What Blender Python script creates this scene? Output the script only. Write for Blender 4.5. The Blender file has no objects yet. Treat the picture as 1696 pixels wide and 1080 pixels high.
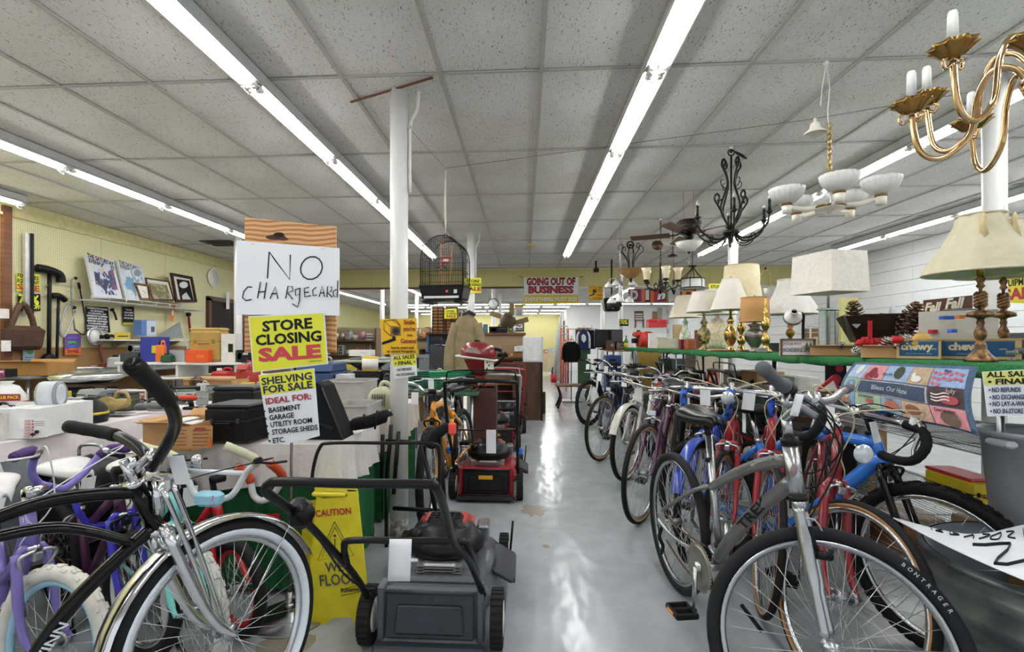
import bpy, math, random
from math import sin, cos, pi, radians, sqrt, atan2
from mathutils import Vector as V, Matrix
random.seed(7)
SC = bpy.context.scene
COL = SC.collection
# ---------------------------------------------------------------- camera
F, PX, PY, CZ, YAW = 820.0, 818.0, 568.0, 1.234, radians(3.52)
cd = bpy.data.cameras.new('camera'); cam = bpy.data.objects.new('camera', cd); COL.objects.link(cam)
cd.sensor_width = 36; cd.lens = F*36/1696; cd.shift_x = (848-PX)/1696; cd.shift_y = (PY-540)/1696
cd.clip_start = .05; cd.clip_end = 100
cam.location = (0, 0, CZ); cam.rotation_euler = (pi/2, 0, YAW); SC.camera = cam
# ---------------------------------------------------------------- world: daylight that comes in through the open glazed front behind the camera
w = bpy.data.worlds.new('daylight'); SC.world = w; w.use_nodes = True
w.node_tree.nodes['Background'].inputs[0].default_value = (.93, .96, 1, 1)
w.node_tree.nodes['Background'].inputs[1].default_value = .6
vs = SC.view_settings; vs.view_transform = 'Standard'; vs.look = 'None'; vs.gamma = 1; vs.use_curve_mapping = False
vs.exposure = 0.62
TUBE_E = 20.0
try:
    SC.cycles.max_bounces = 7; SC.cycles.diffuse_bounces = 5; SC.cycles.glossy_bounces = 3; SC.cycles.transmission_bounces = 5
    SC.cycles.transparent_max_bounces = 8; SC.cycles.sample_clamp_indirect = 5; SC.cycles.caustics_reflective = False; SC.cycles.caustics_refractive = False
except Exception: pass

def at(px, py, z=None, y=None, x=None):
    u = (px-PX)/F; v = (PY-py)/F
    d = V((-sin(YAW)+u*cos(YAW), cos(YAW)+u*sin(YAW), v))
    t = (z-CZ)/d.z if z is not None else y/d.y if y is not None else x/d.x
    return V((0, 0, CZ)) + d*t
def px2m(n, px, y):                      # n pixels at column px and room depth y, in metres
    u = (px-PX)/F
    return n*y/(cos(YAW)+u*sin(YAW))/F

# ---------------------------------------------------------------- materials
def lin(h):
    if isinstance(h, str):
        h = h.lstrip('#'); c = [int(h[i:i+2], 16)/255 for i in (0, 2, 4)]
    else: c = h
    return [(x/12.92 if x <= .04045 else ((x+.055)/1.055)**2.4) for x in c] + [1]
_m = {}
def mt(col='#808080', rough=.5, metal=0, var=.1, sc=14, bump=0, spec=.5, trans=0, emit=0, alpha=1, kind=None, col2=None, ior=1.45, coat=0):
    key = (str(col), rough, metal, var, sc, bump, spec, trans, emit, alpha, kind, str(col2), coat)
    if key in _m: return _m[key]
    m = bpy.data.materials.new((kind or 'mat')+'_'+str(col).strip('#')); m.use_nodes = True
    nt = m.node_tree; N = nt.nodes; L = nt.links; b = N['Principled BSDF']
    b.inputs['Roughness'].default_value = rough; b.inputs['Metallic'].default_value = metal
    b.inputs['Specular IOR Level'].default_value = spec; b.inputs['IOR'].default_value = ior
    b.inputs['Transmission Weight'].default_value = trans; b.inputs['Alpha'].default_value = alpha
    b.inputs['Coat Weight'].default_value = coat
    c = lin(col)
    if max(c[:3]) < .035 and not metal: c = [x*.6 for x in c[:3]]+[1]; b.inputs['Specular IOR Level'].default_value = spec*.55
    b.inputs['Base Color'].default_value = c
    if emit:
        b.inputs['Emission Color'].default_value = c; b.inputs['Emission Strength'].default_value = emit
        _m[key] = m; return m
    def node(t, **k):
        n = N.new(t)
        for a, v in k.items():
            if a.startswith('i_'): n.inputs[a[2:].replace('_', ' ')].default_value = v
            else: setattr(n, a, v)
        return n
    tc = N.new('ShaderNodeTexCoord')
    def ramp(f, p0, c0, p1, c1, mode='LINEAR'):
        r = N.new('ShaderNodeValToRGB'); r.color_ramp.interpolation = mode
        e = r.color_ramp.elements; e[0].position = p0; e[0].color = c0; e[1].position = p1; e[1].color = c1
        L.new(f, r.inputs[0]); return r.outputs[0]
    def mul(k): return [min(1, x*k) for x in c[:3]] + [1]
    def setc(o): L.new(o, b.inputs['Base Color'])
    def addbump(h, s, d=.002):
        bp = N.new('ShaderNodeBump'); bp.inputs['Strength'].default_value = s; bp.inputs['Distance'].default_value = d
        L.new(h, bp.inputs['Height']); L.new(bp.outputs[0], b.inputs['Normal'])
    def noise(scale, detail=2, vec=None, dist=0):
        n = N.new('ShaderNodeTexNoise'); n.inputs['Scale'].default_value = scale; n.inputs['Detail'].default_value = detail
        n.inputs['Distortion'].default_value = dist
        L.new(vec or tc.outputs['Object'], n.inputs['Vector']); return n.outputs['Fac']
    def mapping(s, rot=(0, 0, 0)):
        mp = N.new('ShaderNodeMapping'); mp.inputs['Scale'].default_value = s; mp.inputs['Rotation'].default_value = rot
        L.new(tc.outputs['Object'], mp.inputs['Vector']); return mp.outputs[0]
    if kind == 'tile':                   # fissured mineral fibre
        f = noise(1, 2, mapping((120, 42, 40), (0, 0, .5)), 1.2); r = ramp(f, .335, lin(col2), .365, c, 'LINEAR')
        mx = N.new('ShaderNodeMix'); mx.data_type = 'RGBA'; mx.blend_type = 'MULTIPLY'; mx.inputs[0].default_value = 1
        L.new(r, mx.inputs[6]); L.new(ramp(noise(1.5), .3, (.86, .85, .83, 1), .7, (1, 1, 1, 1)), mx.inputs[7])
        setc(mx.outputs[2]); addbump(f, .15)
    elif kind in ('peg_x', 'peg_y'):     # perforated hardboard
        sp = N.new('ShaderNodeSeparateXYZ'); L.new(tc.outputs['Object'], sp.inputs[0])
        def fr(o):
            a = node('ShaderNodeMath', operation='MULTIPLY'); a.inputs[1].default_value = 1/.0254; L.new(o, a.inputs[0])
            g = node('ShaderNodeMath', operation='FRACT'); L.new(a.outputs[0], g.inputs[0])
            s = node('ShaderNodeMath', operation='SUBTRACT'); s.inputs[1].default_value = .5; L.new(g.outputs[0], s.inputs[0])
            q = node('ShaderNodeMath', operation='MULTIPLY'); L.new(s.outputs[0], q.inputs[0]); L.new(s.outputs[0], q.inputs[1]); return q.outputs[0]
        ad = node('ShaderNodeMath', operation='ADD'); L.new(fr(sp.outputs[0 if kind == 'peg_x' else 1]), ad.inputs[0]); L.new(fr(sp.outputs[2]), ad.inputs[1])
        setc(ramp(ad.outputs[0], .022, lin(col2), .034, c))
    elif kind == 'wood':
        f = noise(1, 3, mapping((2, 2, 28) if sc == 14 else (28, 2, 2) if sc == 1 else (2, 28, 28), (0, .1, 0)), 1.2)
        setc(ramp(f, .35, lin(col2), .65, c)); addbump(f, .1)
    elif kind == 'ply':                  # wild grain like a sawn face
        wv = N.new('ShaderNodeTexWave'); wv.bands_direction = 'Z'; wv.inputs['Scale'].default_value = 15; wv.inputs['Distortion'].default_value = 12
        wv.inputs['Detail'].default_value = 1.5; wv.inputs['Detail Scale'].default_value = .22
        L.new(mapping((1.1, 1, 1)), wv.inputs['Vector']); setc(ramp(wv.outputs['Fac'], .15, lin(col2), .7, c))
    elif kind == 'floor':
        f = noise(.9, 4); f2 = noise(7, 3)
        r = ramp(f, .35, lin(col2), .65, c)
        mx = N.new('ShaderNodeMix'); mx.data_type = 'RGBA'; mx.blend_type = 'MULTIPLY'; mx.inputs[0].default_value = .5
        L.new(r, mx.inputs[6]); L.new(ramp(f2, .4, (.82, .83, .82, 1), .6, (1, 1, 1, 1)), mx.inputs[7])
        f4 = noise(16, 5); mx2 = N.new('ShaderNodeMix'); mx2.data_type = 'RGBA'; mx2.blend_type = 'MULTIPLY'; mx2.inputs[0].default_value = 1
        L.new(mx.outputs[2], mx2.inputs[6]); L.new(ramp(f4, .20, (.6, .57, .52, 1), .24, (1, 1, 1, 1)), mx2.inputs[7])
        setc(mx2.outputs[2])
        f3 = noise(1, 2, mapping((5, 2.2, 1)))
        addbump(f3, .9, .01); rr = ramp(f2, .35, (.17, .17, .17, 1), .7, (.24, .24, .24, 1)); L.new(rr, b.inputs['Roughness'])
    elif kind == 'fuzz':
        f = noise(160, 2); setc(ramp(f, .35, lin(col2), .65, c)); addbump(f, .8, .006)
    elif kind == 'fabric':
        f = noise(sc, 3); setc(ramp(f, .35, mul(1-var), .65, mul(1+var))); addbump(noise(9, 3), .6, .03)
    elif kind == 'mottle':
        f = noise(sc, 4, dist=.5); setc(ramp(f, .42, lin(col2), .58, c)); addbump(f, .4, .01)
    elif kind == 'art':
        f = noise(sc, 3, dist=1.5); setc(ramp(f, .44, lin(col2), .54, c, 'EASE'))
    else:
        f = noise(sc, 3); setc(ramp(f, .3, mul(1-var), .7, mul(1+var)))
        if bump: addbump(noise(60, 2), bump)
    _m[key] = m; return m
BLACK = lambda: mt('#17181a', .38)
def chrome(): return mt('#dcdcde', .14, 1, .04)
def steel(): return mt('#a9abae', .32, 1, .08)
def rubber(): return mt('#1f2022', .75, 0, .15)

# ---------------------------------------------------------------- mesh builder
I4 = Matrix.Identity(4)
def Tr(x, y=None, z=None):
    return Matrix.Translation(V(x) if y is None else V((x, y, z)))
def Rz(a): return Matrix.Rotation(a, 4, 'Z')
def Rx(a): return Matrix.Rotation(a, 4, 'X')
def Ry(a): return Matrix.Rotation(a, 4, 'Y')
def Sc(x, y, z): return Matrix.Diagonal((x, y, z, 1))
class M:
    def __init__(s, T=I4): s.v = []; s.f = []; s.sm = []; s.T = T
    def add(s, vs, fs, smooth=False, T=None):
        n = len(s.v); X = s.T @ T if T is not None else s.T
        s.v += [X @ V(p) for p in vs]; s.f += [tuple(n+i for i in f) for f in fs]; s.sm += [smooth]*len(fs); return s
    def box(s, c, d, T=None, tx=1, ty=1, bev=0):    # centre, size; tx/ty taper of the top
        x, y, z = [k/2 for k in d]; cx, cy, cz = c
        if bev:
            b = min(bev, x*.9, y*.9, z*.9); vs = []
            for (zz, q) in ((-z, b), (-z+b, 0), (z-b, 0), (z, b)):
                kx, ky = (tx, ty) if zz > 0 else (1, 1); X, Y = (x-q)*kx, (y-q)*ky
                e = b if q == 0 else b*.5
                for sx, sy in ((1, 1), (-1, 1), (-1, -1), (1, -1)):
                    p = [(sx*X, sy*(Y-e)), (sx*(X-e), sy*Y)]
                    if sx*sy < 0: p.reverse()
                    vs += [(cx+a, cy+b_, cz+zz) for a, b_ in p]
            fs = [tuple(range(7, -1, -1)), tuple(range(24, 32))]
            for r in range(3):
                for i in range(8): fs.append((r*8+i, r*8+(i+1) % 8, r*8+8+(i+1) % 8, r*8+8+i))
            return s.add(vs, fs, False, T)
        vs = [(cx-x, cy-y, cz-z), (cx+x, cy-y, cz-z), (cx+x, cy+y, cz-z), (cx-x, cy+y, cz-z),
              (cx-x*tx, cy-y*ty, cz+z), (cx+x*tx, cy-y*ty, cz+z), (cx+x*tx, cy+y*ty, cz+z), (cx-x*tx, cy+y*ty, cz+z)]
        return s.add(vs, [(3, 2, 1, 0), (4, 5, 6, 7), (0, 1, 5, 4), (1, 2, 6, 5), (2, 3, 7, 6), (3, 0, 4, 7)], False, T)
    def tube(s, pts, r, n=8, closed=False, T=None, caps=True, flat=1):
        pts = [V(p) for p in pts]; k = len(pts)
        if k < 2: return s
        rs = r if isinstance(r, (list, tuple)) else [r]*k
        vs = []; up = None
        for i, p in enumerate(pts):
            a = pts[i-1] if (i or closed) else p; b = pts[(i+1) % k] if (i < k-1 or closed) else p
            t = (b-a); t = t.normalized() if t.length > 1e-9 else V((0, 0, 1))
            if up is None: up = V((0, 0, 1)) if abs(t.z) < .9 else V((1, 0, 0))
            u = up - t*up.dot(t); u = u.normalized() if u.length > 1e-6 else t.orthogonal().normalized()
            up = u; w_ = t.cross(u)
            for j in range(n):
                q = 2*pi*j/n; vs.append(p + (u*cos(q) + w_*sin(q)*flat)*rs[i])
        fs = []
        for i in range(k if closed else k-1):
            for j in range(n):
                fs.append((i*n+j, i*n+(j+1) % n, ((i+1) % k)*n+(j+1) % n, ((i+1) % k)*n+j))
        if caps and not closed:
            fs += [tuple(range(n-1, -1, -1)), tuple(range((k-1)*n, k*n))]
        return s.add(vs, fs, True, T)
    def lathe(s, prof, n=20, T=None, smooth=True, flute=None):   # prof [(r, z)]
        vs = []
        for r, z in prof:
            for j in range(n):
                q = 2*pi*j/n; rr = r*(1 + (flute[1]*cos(flute[0]*q) if flute else 0)); vs.append((rr*cos(q), rr*sin(q), z))
        fs = [(i*n+j, i*n+(j+1) % n, (i+1)*n+(j+1) % n, (i+1)*n+j) for i in range(len(prof)-1) for j in range(n)]
        if prof[0][0] > 1e-6: fs.append(tuple(range(n-1, -1, -1)))
        if prof[-1][0] > 1e-6: fs.append(tuple(range((len(prof)-1)*n, len(prof)*n)))
        return s.add(vs, fs, smooth, T)
    def shell(s, prof, n=24, th=.002, T=None, flute=None):       # open lathe with thickness
        p = list(prof) + [(max(r-th, 0), z) for r, z in reversed(prof)] + [prof[0]]
        vs = []
        for r, z in p:
            for j in range(n):
                q = 2*pi*j/n; rr = r*(1 + (flute[1]*cos(flute[0]*q) if flute else 0)); vs.append((rr*cos(q), rr*sin(q), z))
        fs = [(i*n+j, i*n+(j+1) % n, (i+1)*n+(j+1) % n, (i+1)*n+j) for i in range(len(p)-1) for j in range(n)]
        return s.add(vs, fs, True, T)
    def ring(s, R, r, n=32, m=8, T=None, sq=1, a0=0, a1=2*pi):   # torus in XZ plane about Y
        full = a1-a0 > 6.28; k = n if full else n+1
        pts = [(R*cos(a0+(a1-a0)*i/n), 0, R*sin(a0+(a1-a0)*i/n)) for i in range(k)]
        vs = []
        for p in pts:
            d = V(p).normalized()
            for j in range(m):
                q = 2*pi*j/m; vs.append(V(p)+d*r*cos(q)+V((0, 1, 0))*r*sq*sin(q))
        fs = [(i*m+j, ((i+1) % k)*m+j, ((i+1) % k)*m+(j+1) % m, i*m+(j+1) % m) for i in range(n if full else n) for j in range(m)]
        return s.add(vs, fs, True, T)
    def cyl(s, a, b, r, n=12, r2=None, T=None): return s.tube([a, b], [r, r if r2 is None else r2], n, T=T)
    def ell(s, c, d, n=12, m=8, T=None):
        X = Tr(c) @ Sc(d[0]/2, d[1]/2, d[2]/2)
        return s.lathe([(sin(pi*i/m) if 0 < i < m else 0, -cos(pi*i/m)) for i in range(m+1)], n, X if T is None else T @ X)
    def prism(s, poly, h, T=None, smooth=False):                # xz polygon extruded along y, centred
        n = len(poly); vs = [(x, -h/2, z) for x, z in poly] + [(x, h/2, z) for x, z in poly]
        return s.add(vs, [tuple(range(n)), tuple(range(2*n-1, n-1, -1))] + [(i, n+i, n+(i+1) % n, (i+1) % n) for i in range(n)], smooth, T)
    def grid(s, fn, nu, nv, th=0, T=None, smooth=True):         # sheet fn(u, v) with optional thickness along -normal z
        vs = [V(fn(i/nu, j/nv)) for j in range(nv+1) for i in range(nu+1)]
        fs = [(j*(nu+1)+i, j*(nu+1)+i+1, (j+1)*(nu+1)+i+1, (j+1)*(nu+1)+i) for j in range(nv) for i in range(nu)]
        if th:
            k = len(vs); dv = V(th) if not isinstance(th, (int, float)) else V((0, 0, -th))
            vs += [p+dv for p in vs]; fs += [tuple(k+i for i in reversed(f)) for f in list(fs)]
            rim = [i for i in range(nu)] + [j*(nu+1)+nu for j in range(nv)] + [nv*(nu+1)+i for i in range(nu, 0, -1)] + [j*(nu+1) for j in range(nv, 0, -1)]
            fs += [(rim[(i+1) % len(rim)], rim[i], k+rim[i], k+rim[(i+1) % len(rim)]) for i in range(len(rim))]
        return s.add(vs, fs, smooth, T)
    def mesh(s, name, m):
        me = bpy.data.meshes.new(name); me.from_pydata([tuple(p) for p in s.v], [], s.f)
        me.polygons.foreach_set('use_smooth', s.sm); me.materials.append(m); me.update(); return me

def link(name, data, parent=None, mtx=None, kind=None, label=None):
    o = bpy.data.objects.new(name, data); COL.objects.link(o); o.parent = parent
    if mtx is not None: o.matrix_local = mtx
    if kind: o['kind'] = kind
    if label: o['label'] = label
    return o
def P(name, m, material, parent=None, mtx=None, kind=None, label=None):
    return link(name, m.mesh(name, material), parent, mtx, kind, label)
MTX = {}
def rootm(o): return MTX[o.name] if MTX.get(o.name) is not None else Tr(o.location) @ Rz(o.rotation_euler[2])
def tag(o, label, cat, group=None):
    o['label'] = label; o['category'] = cat
    if group: o['group'] = group
    return o
def thing(name, label, cat, loc=(0, 0, 0), rz=0, group=None, T=None):
    o = bpy.data.objects.new(name, None); COL.objects.link(o); o.empty_display_size = .1
    MTX[o.name] = T.copy() if T is not None else None
    if T is not None: o.matrix_local = T
    else: o.location = V(loc); o.rotation_euler = (0, 0, rz)
    return tag(o, label, cat, group)
def single(name, m, material, label, cat, loc=(0, 0, 0), rz=0, group=None):
    o = link(name, m.mesh(name, material)); o.location = V(loc); o.rotation_euler = (0, 0, rz); return tag(o, label, cat, group)
def struct(name, m, material, parent=None): return P(name, m, material, parent, kind='structure')
def copy_tree(o, parent=None):
    c = o.copy(); COL.objects.link(c); c.parent = parent
    for ch in o.children: copy_tree(ch, c)
    return c
# text as thin mesh; local frame: x right, z up, faces -y, centred at (0,0,0)
_tc = {}
def text(s, h, material, parent, loc=(0, 0, 0), rz=0, bold=0, sx=1, mtx=None, name='lettering', al='CENTER', th=.0006, shear=0, sp=1, res=2):
    key = (s, bold, al, shear, sp, res)
    if key not in _tc:
        cu = bpy.data.curves.new('t', 'FONT'); cu.body = s; cu.size = 1; cu.align_x = al; cu.align_y = 'CENTER'
        cu.offset = bold; cu.extrude = .5; cu.resolution_u = res; cu.shear = shear; cu.space_character = sp
        ob = bpy.data.objects.new('t', cu); COL.objects.link(ob); me = bpy.data.meshes.new_from_object(ob)
        bpy.data.objects.remove(ob); _tc[key] = me
    me = _tc[key].copy(); me.transform(Rx(pi/2) @ Sc(h*sx/.72, h/.72, th)); me.materials.clear(); me.materials.append(material)
    o = link(name, me, parent, mtx if mtx is not None else Tr(loc) @ Rz(rz)); return o
def strokes(m, lines, r, T=None):
    for l in lines: m.tube(l, r, 5, T=T)
    return m
def arc(cx, cz, rx, rz_, a0, a1, n=10, y=0): return [(cx+rx*cos(radians(a0+(a1-a0)*i/n)), y, cz+rz_*sin(radians(a0+(a1-a0)*i/n))) for i in range(n+1)]
def bez(pts, n=8):                       # smooth path through points
    pts = [V(p) for p in pts]; out = []
    for i in range(len(pts)-1):
        p0 = pts[max(i-1, 0)]; p1 = pts[i]; p2 = pts[i+1]; p3 = pts[min(i+2, len(pts)-1)]
        for k in range(n):
            t = k/n; out.append(.5*((2*p1)+(p2-p0)*t+(2*p0-5*p1+4*p2-p3)*t*t+(3*p1-p0-3*p2+p3)*t**3))
    return out+[pts[-1]]
# ================================================================ the setting
H = 2.861; LX, RX = -5.85, 6.22; YB = 10.8; Y2 = 27.0; LX2 = -7.6
floor_m = mt('#adb2b5', .25, kind='floor', col2='#a1a5a8')
flo = struct('floor', M().box((-.7, 12.2, -.05), (15, 30.6, .1)), floor_m)
ceil = link('ceiling', M().box((0, 5, H+.12), (13, 16, .04)).mesh('ceiling', mt('#b9b6b0', .9)), kind='structure')
tile_m = mt('#e8e7e5', .9, kind='tile', col2='#7a7772', spec=.2)
GX0, GY0 = .101, 2.965-1.222*4
tme = M().box((0, 0, .006), (.596, 1.208, .012)).mesh('ceiling_tile', tile_m)
random.seed(3)
for i in range(-10, 10):
    for j in range(11):
        o = link('ceiling_tile', tme, ceil); o.location = (GX0+.608*(i+.5), GY0+1.222*(j+.5), H+.004+random.uniform(0, .003))
        o.rotation_euler = (random.uniform(-.002, .002), random.uniform(-.003, .003), pi*random.randint(0, 1))
bar_m = mt('#b5b4af', .5, var=.05)
b1 = M().box((0, 4.7, .004), (.024, 12.6, .008)).box((0, 4.7, .02), (.006, 12.6, .03)).mesh('ceiling_runner', bar_m)
b2 = M().box((0, 0, .004), (12.4, .022, .007)).mesh('ceiling_cross_bar', bar_m)
for i in range(-10, 11):
    o = link('ceiling_runner', b1, ceil); o.location = (GX0+.608*i, 0, H-.006)
for j in range(12):
    if GY0+1.222*j < YB-.05:
        o = link('ceiling_cross_bar', b2, ceil); o.location = (.2, GY0+1.222*j, H-.0055)
# rusty bars beside the first column and an open slot with a vent far left
P('rusty_bar', M().box((0, 0, 0), (.66, .012, .01), Rz(-.42)), mt('#6a4430', .8), ceil, Tr(-.86, 3.12, H-.012))
for k in range(3): P('ceiling_vent', M().box((0, 0, 0), (.5, .1, .012)), mt('#3a3835', .7), ceil, Tr(-4.9, 7.6+.16*k, H-.008))
# back-room ceiling, tiles too far off to tell apart are joined
cb = M().box((-.7, (YB+Y2)/2+.1, H+.02), (14, Y2-YB+.4, .04)); c2 = struct('ceiling_back_room', cb, mt('#c4c2bd', .9, kind='tile', col2='#8b8883', spec=.2))
mm = M()
for i in range(-13, 11): mm.box((GX0+.608*i, 18.9, H-.003), (.02, 16.2, .006))
for j in range(1, 14): mm.box((-.7, YB+1.222*j, H-.0035), (13.8, .02, .006))
P('ceiling_grid', mm, bar_m, c2, kind='stuff')
# left wall: painted pegboard panels with a dado of raw pegboard
cream = '#d9d3a0'
wl = struct('wall_left', M().box((LX-.06, 5.0, 1.43), (.06, 13.6, 2.861)), mt('#c9c08c', .8))
peg_l = mt('#e4dfb4', .7, kind='peg_y', col2='#8d8656', spec=.25)
for k in range(6):
    y0 = 5.30+1.222*k
    P('panel', M().box((LX-.02, y0+.611, 1.93), (.02, 1.216, 1.5)), peg_l, wl)
    P('panel', M().box((LX-.02, y0+.611, .59), (.02, 1.216, 1.16)), mt('#9b774c', .8, kind='peg_y', col2='#60462a'), wl)
for k in range(4): P('panel', M().box((LX-.02, 5.2-.611-1.222*k, 1.43), (.02, 1.216, 2.5)), mt('#e0dba0', .7, kind='peg_y', col2='#98914e'), wl)
P('cornice', M().box((LX-.015, 5, 2.77), (.03, 13.6, .18)), mt('#d6cf9a', .6), wl)
P('cornice', M().box((LX+.01, 5, 2.69), (.025, 13.6, .03)), mt('#cfc892', .6), wl)
P('batten', M().box((LX+.012, 5.24, 1.43), (.05, .09, 2.7)), mt('#7b4f35', .5, kind='wood', col2='#5f3a26'), wl)
dr = struct('door_1', M().box((LX+.005, 9.35, 1.0), (.06, .98, 2.02)), mt('#2a1c15', .6))
P('door_frame', M().box((LX+.02, 9.9, 1.03), (.07, .1, 2.08)).box((LX+.02, 8.82, 1.03), (.07, .08, 2.08)).box((LX+.02, 9.36, 2.06), (.07, 1.16, .08)), mt('#4a2f20', .5), dr)
P('panel', M().box((LX+.02, 10.35, 1.0), (.04, .8, 2.0)), mt('#9c6f40', .6, kind='wood', col2='#84592f'), wl)
# header beam
hd = struct('wall_header', M().box((.2, YB+.08, 2.66), (12.2, .12, .46)), mt('#c9c08c', .8))
for k in range(10):
    P('panel', M().box((LX+.63+1.222*k, YB+.012, 2.645), (1.214, .012, .36)), mt('#cfc78e', .7, kind='peg_x', col2='#908a58', spec=.25), hd)
P('cornice', M().box((.2, YB+.0, 2.835), (12.2, .035, .05)), mt('#cfc892', .6), hd)
P('trim_strip', M().box((-2.9, YB+.01, 2.442), (5.9, .03, .035)), mt('#5c2a22', .5), hd)
P('trim_strip', M().box((3.1, YB+.01, 2.442), (6.1, .03, .03)), mt('#d9d9d6', .4), hd)
# right wall of painted block courses
wr = struct('wall_right', M().box((RX+.08, 10.2, 1.43), (.1, 24, 2.861)), mt('#bdbfc0', .7))
for k in range(14):
    for j in range(10):
        P('block', M().box((RX+.015, -1.4+2.44*j+(1.2 if k % 2 else 0), .205*k+.102), (.035, 2.434, .200), bev=.003), mt('#e4e6e6', .55, var=.03), wr)
# far white partition facing the aisle, its return, and the far yellow wall
wp = struct('wall_partition', M().box((4.15, 22.3, 1.43), (4.5, .2, 2.861)).box((2.0, 24.6, 1.43), (.15, 4.6, 2.861)), mt('#e6e7e6', .6, var=.03))
P('door_opening', M().box((1.915, 24.2, 1.25), (.02, .9, 2.1)), mt('#4a3426', .6), wp)
struct('wall_far', M().box((-2.8, 27.05, 1.43), (9.8, .1, 2.861)), mt('#d6cf93', .7, var=.04))
struct('wall_far_left', M().box((LX2-.05, 19, 1.43), (.1, 16.4, 2.861)), mt('#cdc794', .6, var=.05))
struct('wall_return', M().box(((LX+LX2)/2-.1, YB+.08, 1.43), (1.9, .12, 2.861)), mt('#cfc892', .7))
d2 = struct('door_2', M().box((-4.5, 26.98, 1.05), (1.9, .04, 2.1)), mt('#3c2d22', .6))
P('door_panel', M().box((-4.45, 26.95, .98), (1.5, .03, 1.8)), mt('#7d5d40', .6, kind='wood', col2='#6a4c32'), d2)
struct('trim_1', M().box((LX+.01, 5, .06), (.03, 13, .12)), mt('#55483a', .6))
# old stains on the floor paint
def stain(px, py, r, s_, c='#8f877a'):
    p = at(px, py, z=.0006); rnd = random.Random(s_); P('stain', M().add([(p.x+r*cos(2*pi*i/22)*(1+rnd.uniform(-.3, .3)), p.y+r*sin(2*pi*i/22)*(1+rnd.uniform(-.3, .3))*1.3, .0006) for i in range(22)], [tuple(range(22))]), mt(c, .22, var=.05), flo)
for a in ((838, 808, .05, 1), (882, 845, .09, 2), (838, 822, .04, 3), (905, 905, .02, 4), (470, 1072, .1, 5)): stain(*a)
# columns
def column(x, y, h=H, r=.0575, lab='', pipe=False):
    t = thing('column', lab, 'column', (x, y, 0))
    P('shaft', M().lathe([(r, 0), (r, h-.004)], 28), mt('#dedfdc', .32, var=.03, sc=5), t)
    P('scuffed_foot', M().lathe([(r+.001, 0), (r+.001, .11)], 28), mt('#d7d6d1', .6, kind='mottle', col2='#8c8983', sc=30), t)
    if pipe:
        P('conduit', M().tube(bez([(r+.012, 0, 2.2), (r+.012, 0, 2.56), (r+.02, 0, 2.66), (r+.06, 0, 2.74), (r+.07, 0, h-.01)], 5), .011, 8), mt('#d9dad7', .35), t)
        P('bracket', M().box((r+.01, 0, 2.62), (.03, .03, .02)), mt('#bdbdb8', .4), t)
    return t
column(-.806, 3.15, lab='white round column in front of the mower row with yellow notices taped to it', pipe=True)
column(-.79, 7.3, lab='white round column with a khaki coat hung on it', pipe=True)
column(-4.36, 7.3, lab='white round column behind the plywood sign board')
column(2.86, 3.2, lab='white round column beside the tasselled lamps on the green shelf')
column(3.0, 7.35, lab='white round column rising behind the cream drum lampshade', pipe=True)
for i, (px, y, l) in enumerate([(633, 12.6, 'slim white column behind the yellow camera notice, nearest of the back room'), (690, 15.5, 'slim white column partly hidden behind the first column'), (817, 14.2, 'slim white column carrying the round wall clock'), (828, 15.6, 'slim white column just right of the clock column'),
        (716, 17, 'slim white column left of the cardboard shelf rack'), (1028, 12.4, 'slim white column beside the wall television'), (998, 14, 'slim white column at the white partition wall')]):
    column(at(px, 500, y=y).x, y, lab=l)
# ---------------------------------------------------------------- fluorescent strips
FIX = {}
ORD = ['first', 'second', 'third', 'fourth', 'fifth', 'sixth', 'seventh', 'eighth', 'ninth']
def fixture_meshes():
    h = M(); h.prism([(-.055, .118), (.055, .118), (.055, .06), (.075, .035), (.066, .03), (.036, .052), (-.036, .052), (-.066, .03), (-.075, .035), (-.055, .06)], 1.196, Rz(0))
    FIX['h'] = h.mesh('housing', mt('#c9cbcb', .35, .2, var=.04))
    FIX['t'] = M().tube([(0, -.545, 0), (0, .545, 0)], .017, 10).mesh('tube_lamp', mt('#ffffff', emit=TUBE_E))
    FIX['s'] = M().box((0, 0, 0), (.03, .03, .056), bev=.004).cyl((0, -.034, -.002), (0, .034, -.002), .0185, 10).mesh('socket', mt('#e2e2de', .4))
    FIX['w'] = M().tube(bez([(0, -.02, 0), (.02, -.01, -.03), (.03, .02, -.045), (.01, .03, -.02)], 5), .003, 5).mesh('wire', mt('#e8e8e2', .4))
fixture_meshes()
def fixture(x, y, rz, lab, grp, parts=True):
    t = thing('fluorescent_light', lab, 'ceiling light', (x, y, H-.12), rz, grp)
    link('housing', FIX['h'], t)
    for dx in (-.03, .03):
        link('tube_lamp', FIX['t'], t, Tr(dx, 0, .025))
        if parts:
            for dy in (-.572, .572): link('socket', FIX['s'], t, Tr(dx, dy, .027))
    if parts: link('wire', FIX['w'], t, Tr(-.045, .575, .02))
rows = [(-1.625, 2.86, 9.5, 'the row left of the first column'), (.742, 2.85, 9.6, 'the row above the open aisle'), (-4.03, 4.12, 9.5, 'the row above the left tables'),
        (3.05, 4.055, 9.6, 'the row behind the chandeliers'), (5.2, 6.27, 9.4, 'the row along the white block wall')]
for x, y0, y1, nm in rows:
    ys = [y for y in [y0+1.197*k for k in range(-5, 9)] if -1.6 < y and y+1.197 < y1]; nv = 0
    for y in ys:
        vis = y+1.1 > max(1.6, abs(x)*.93-.2)
        nv += vis; far = sum(1 for q in ys if q > y)
        fixture(x, y+.598, 0, 'fluorescent strip light'+(', '+ORD[nv-1]+' from the near end of ' if vis else ' out of view, near end of ')+nm, 'fluorescent strips in '+nm)
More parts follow.
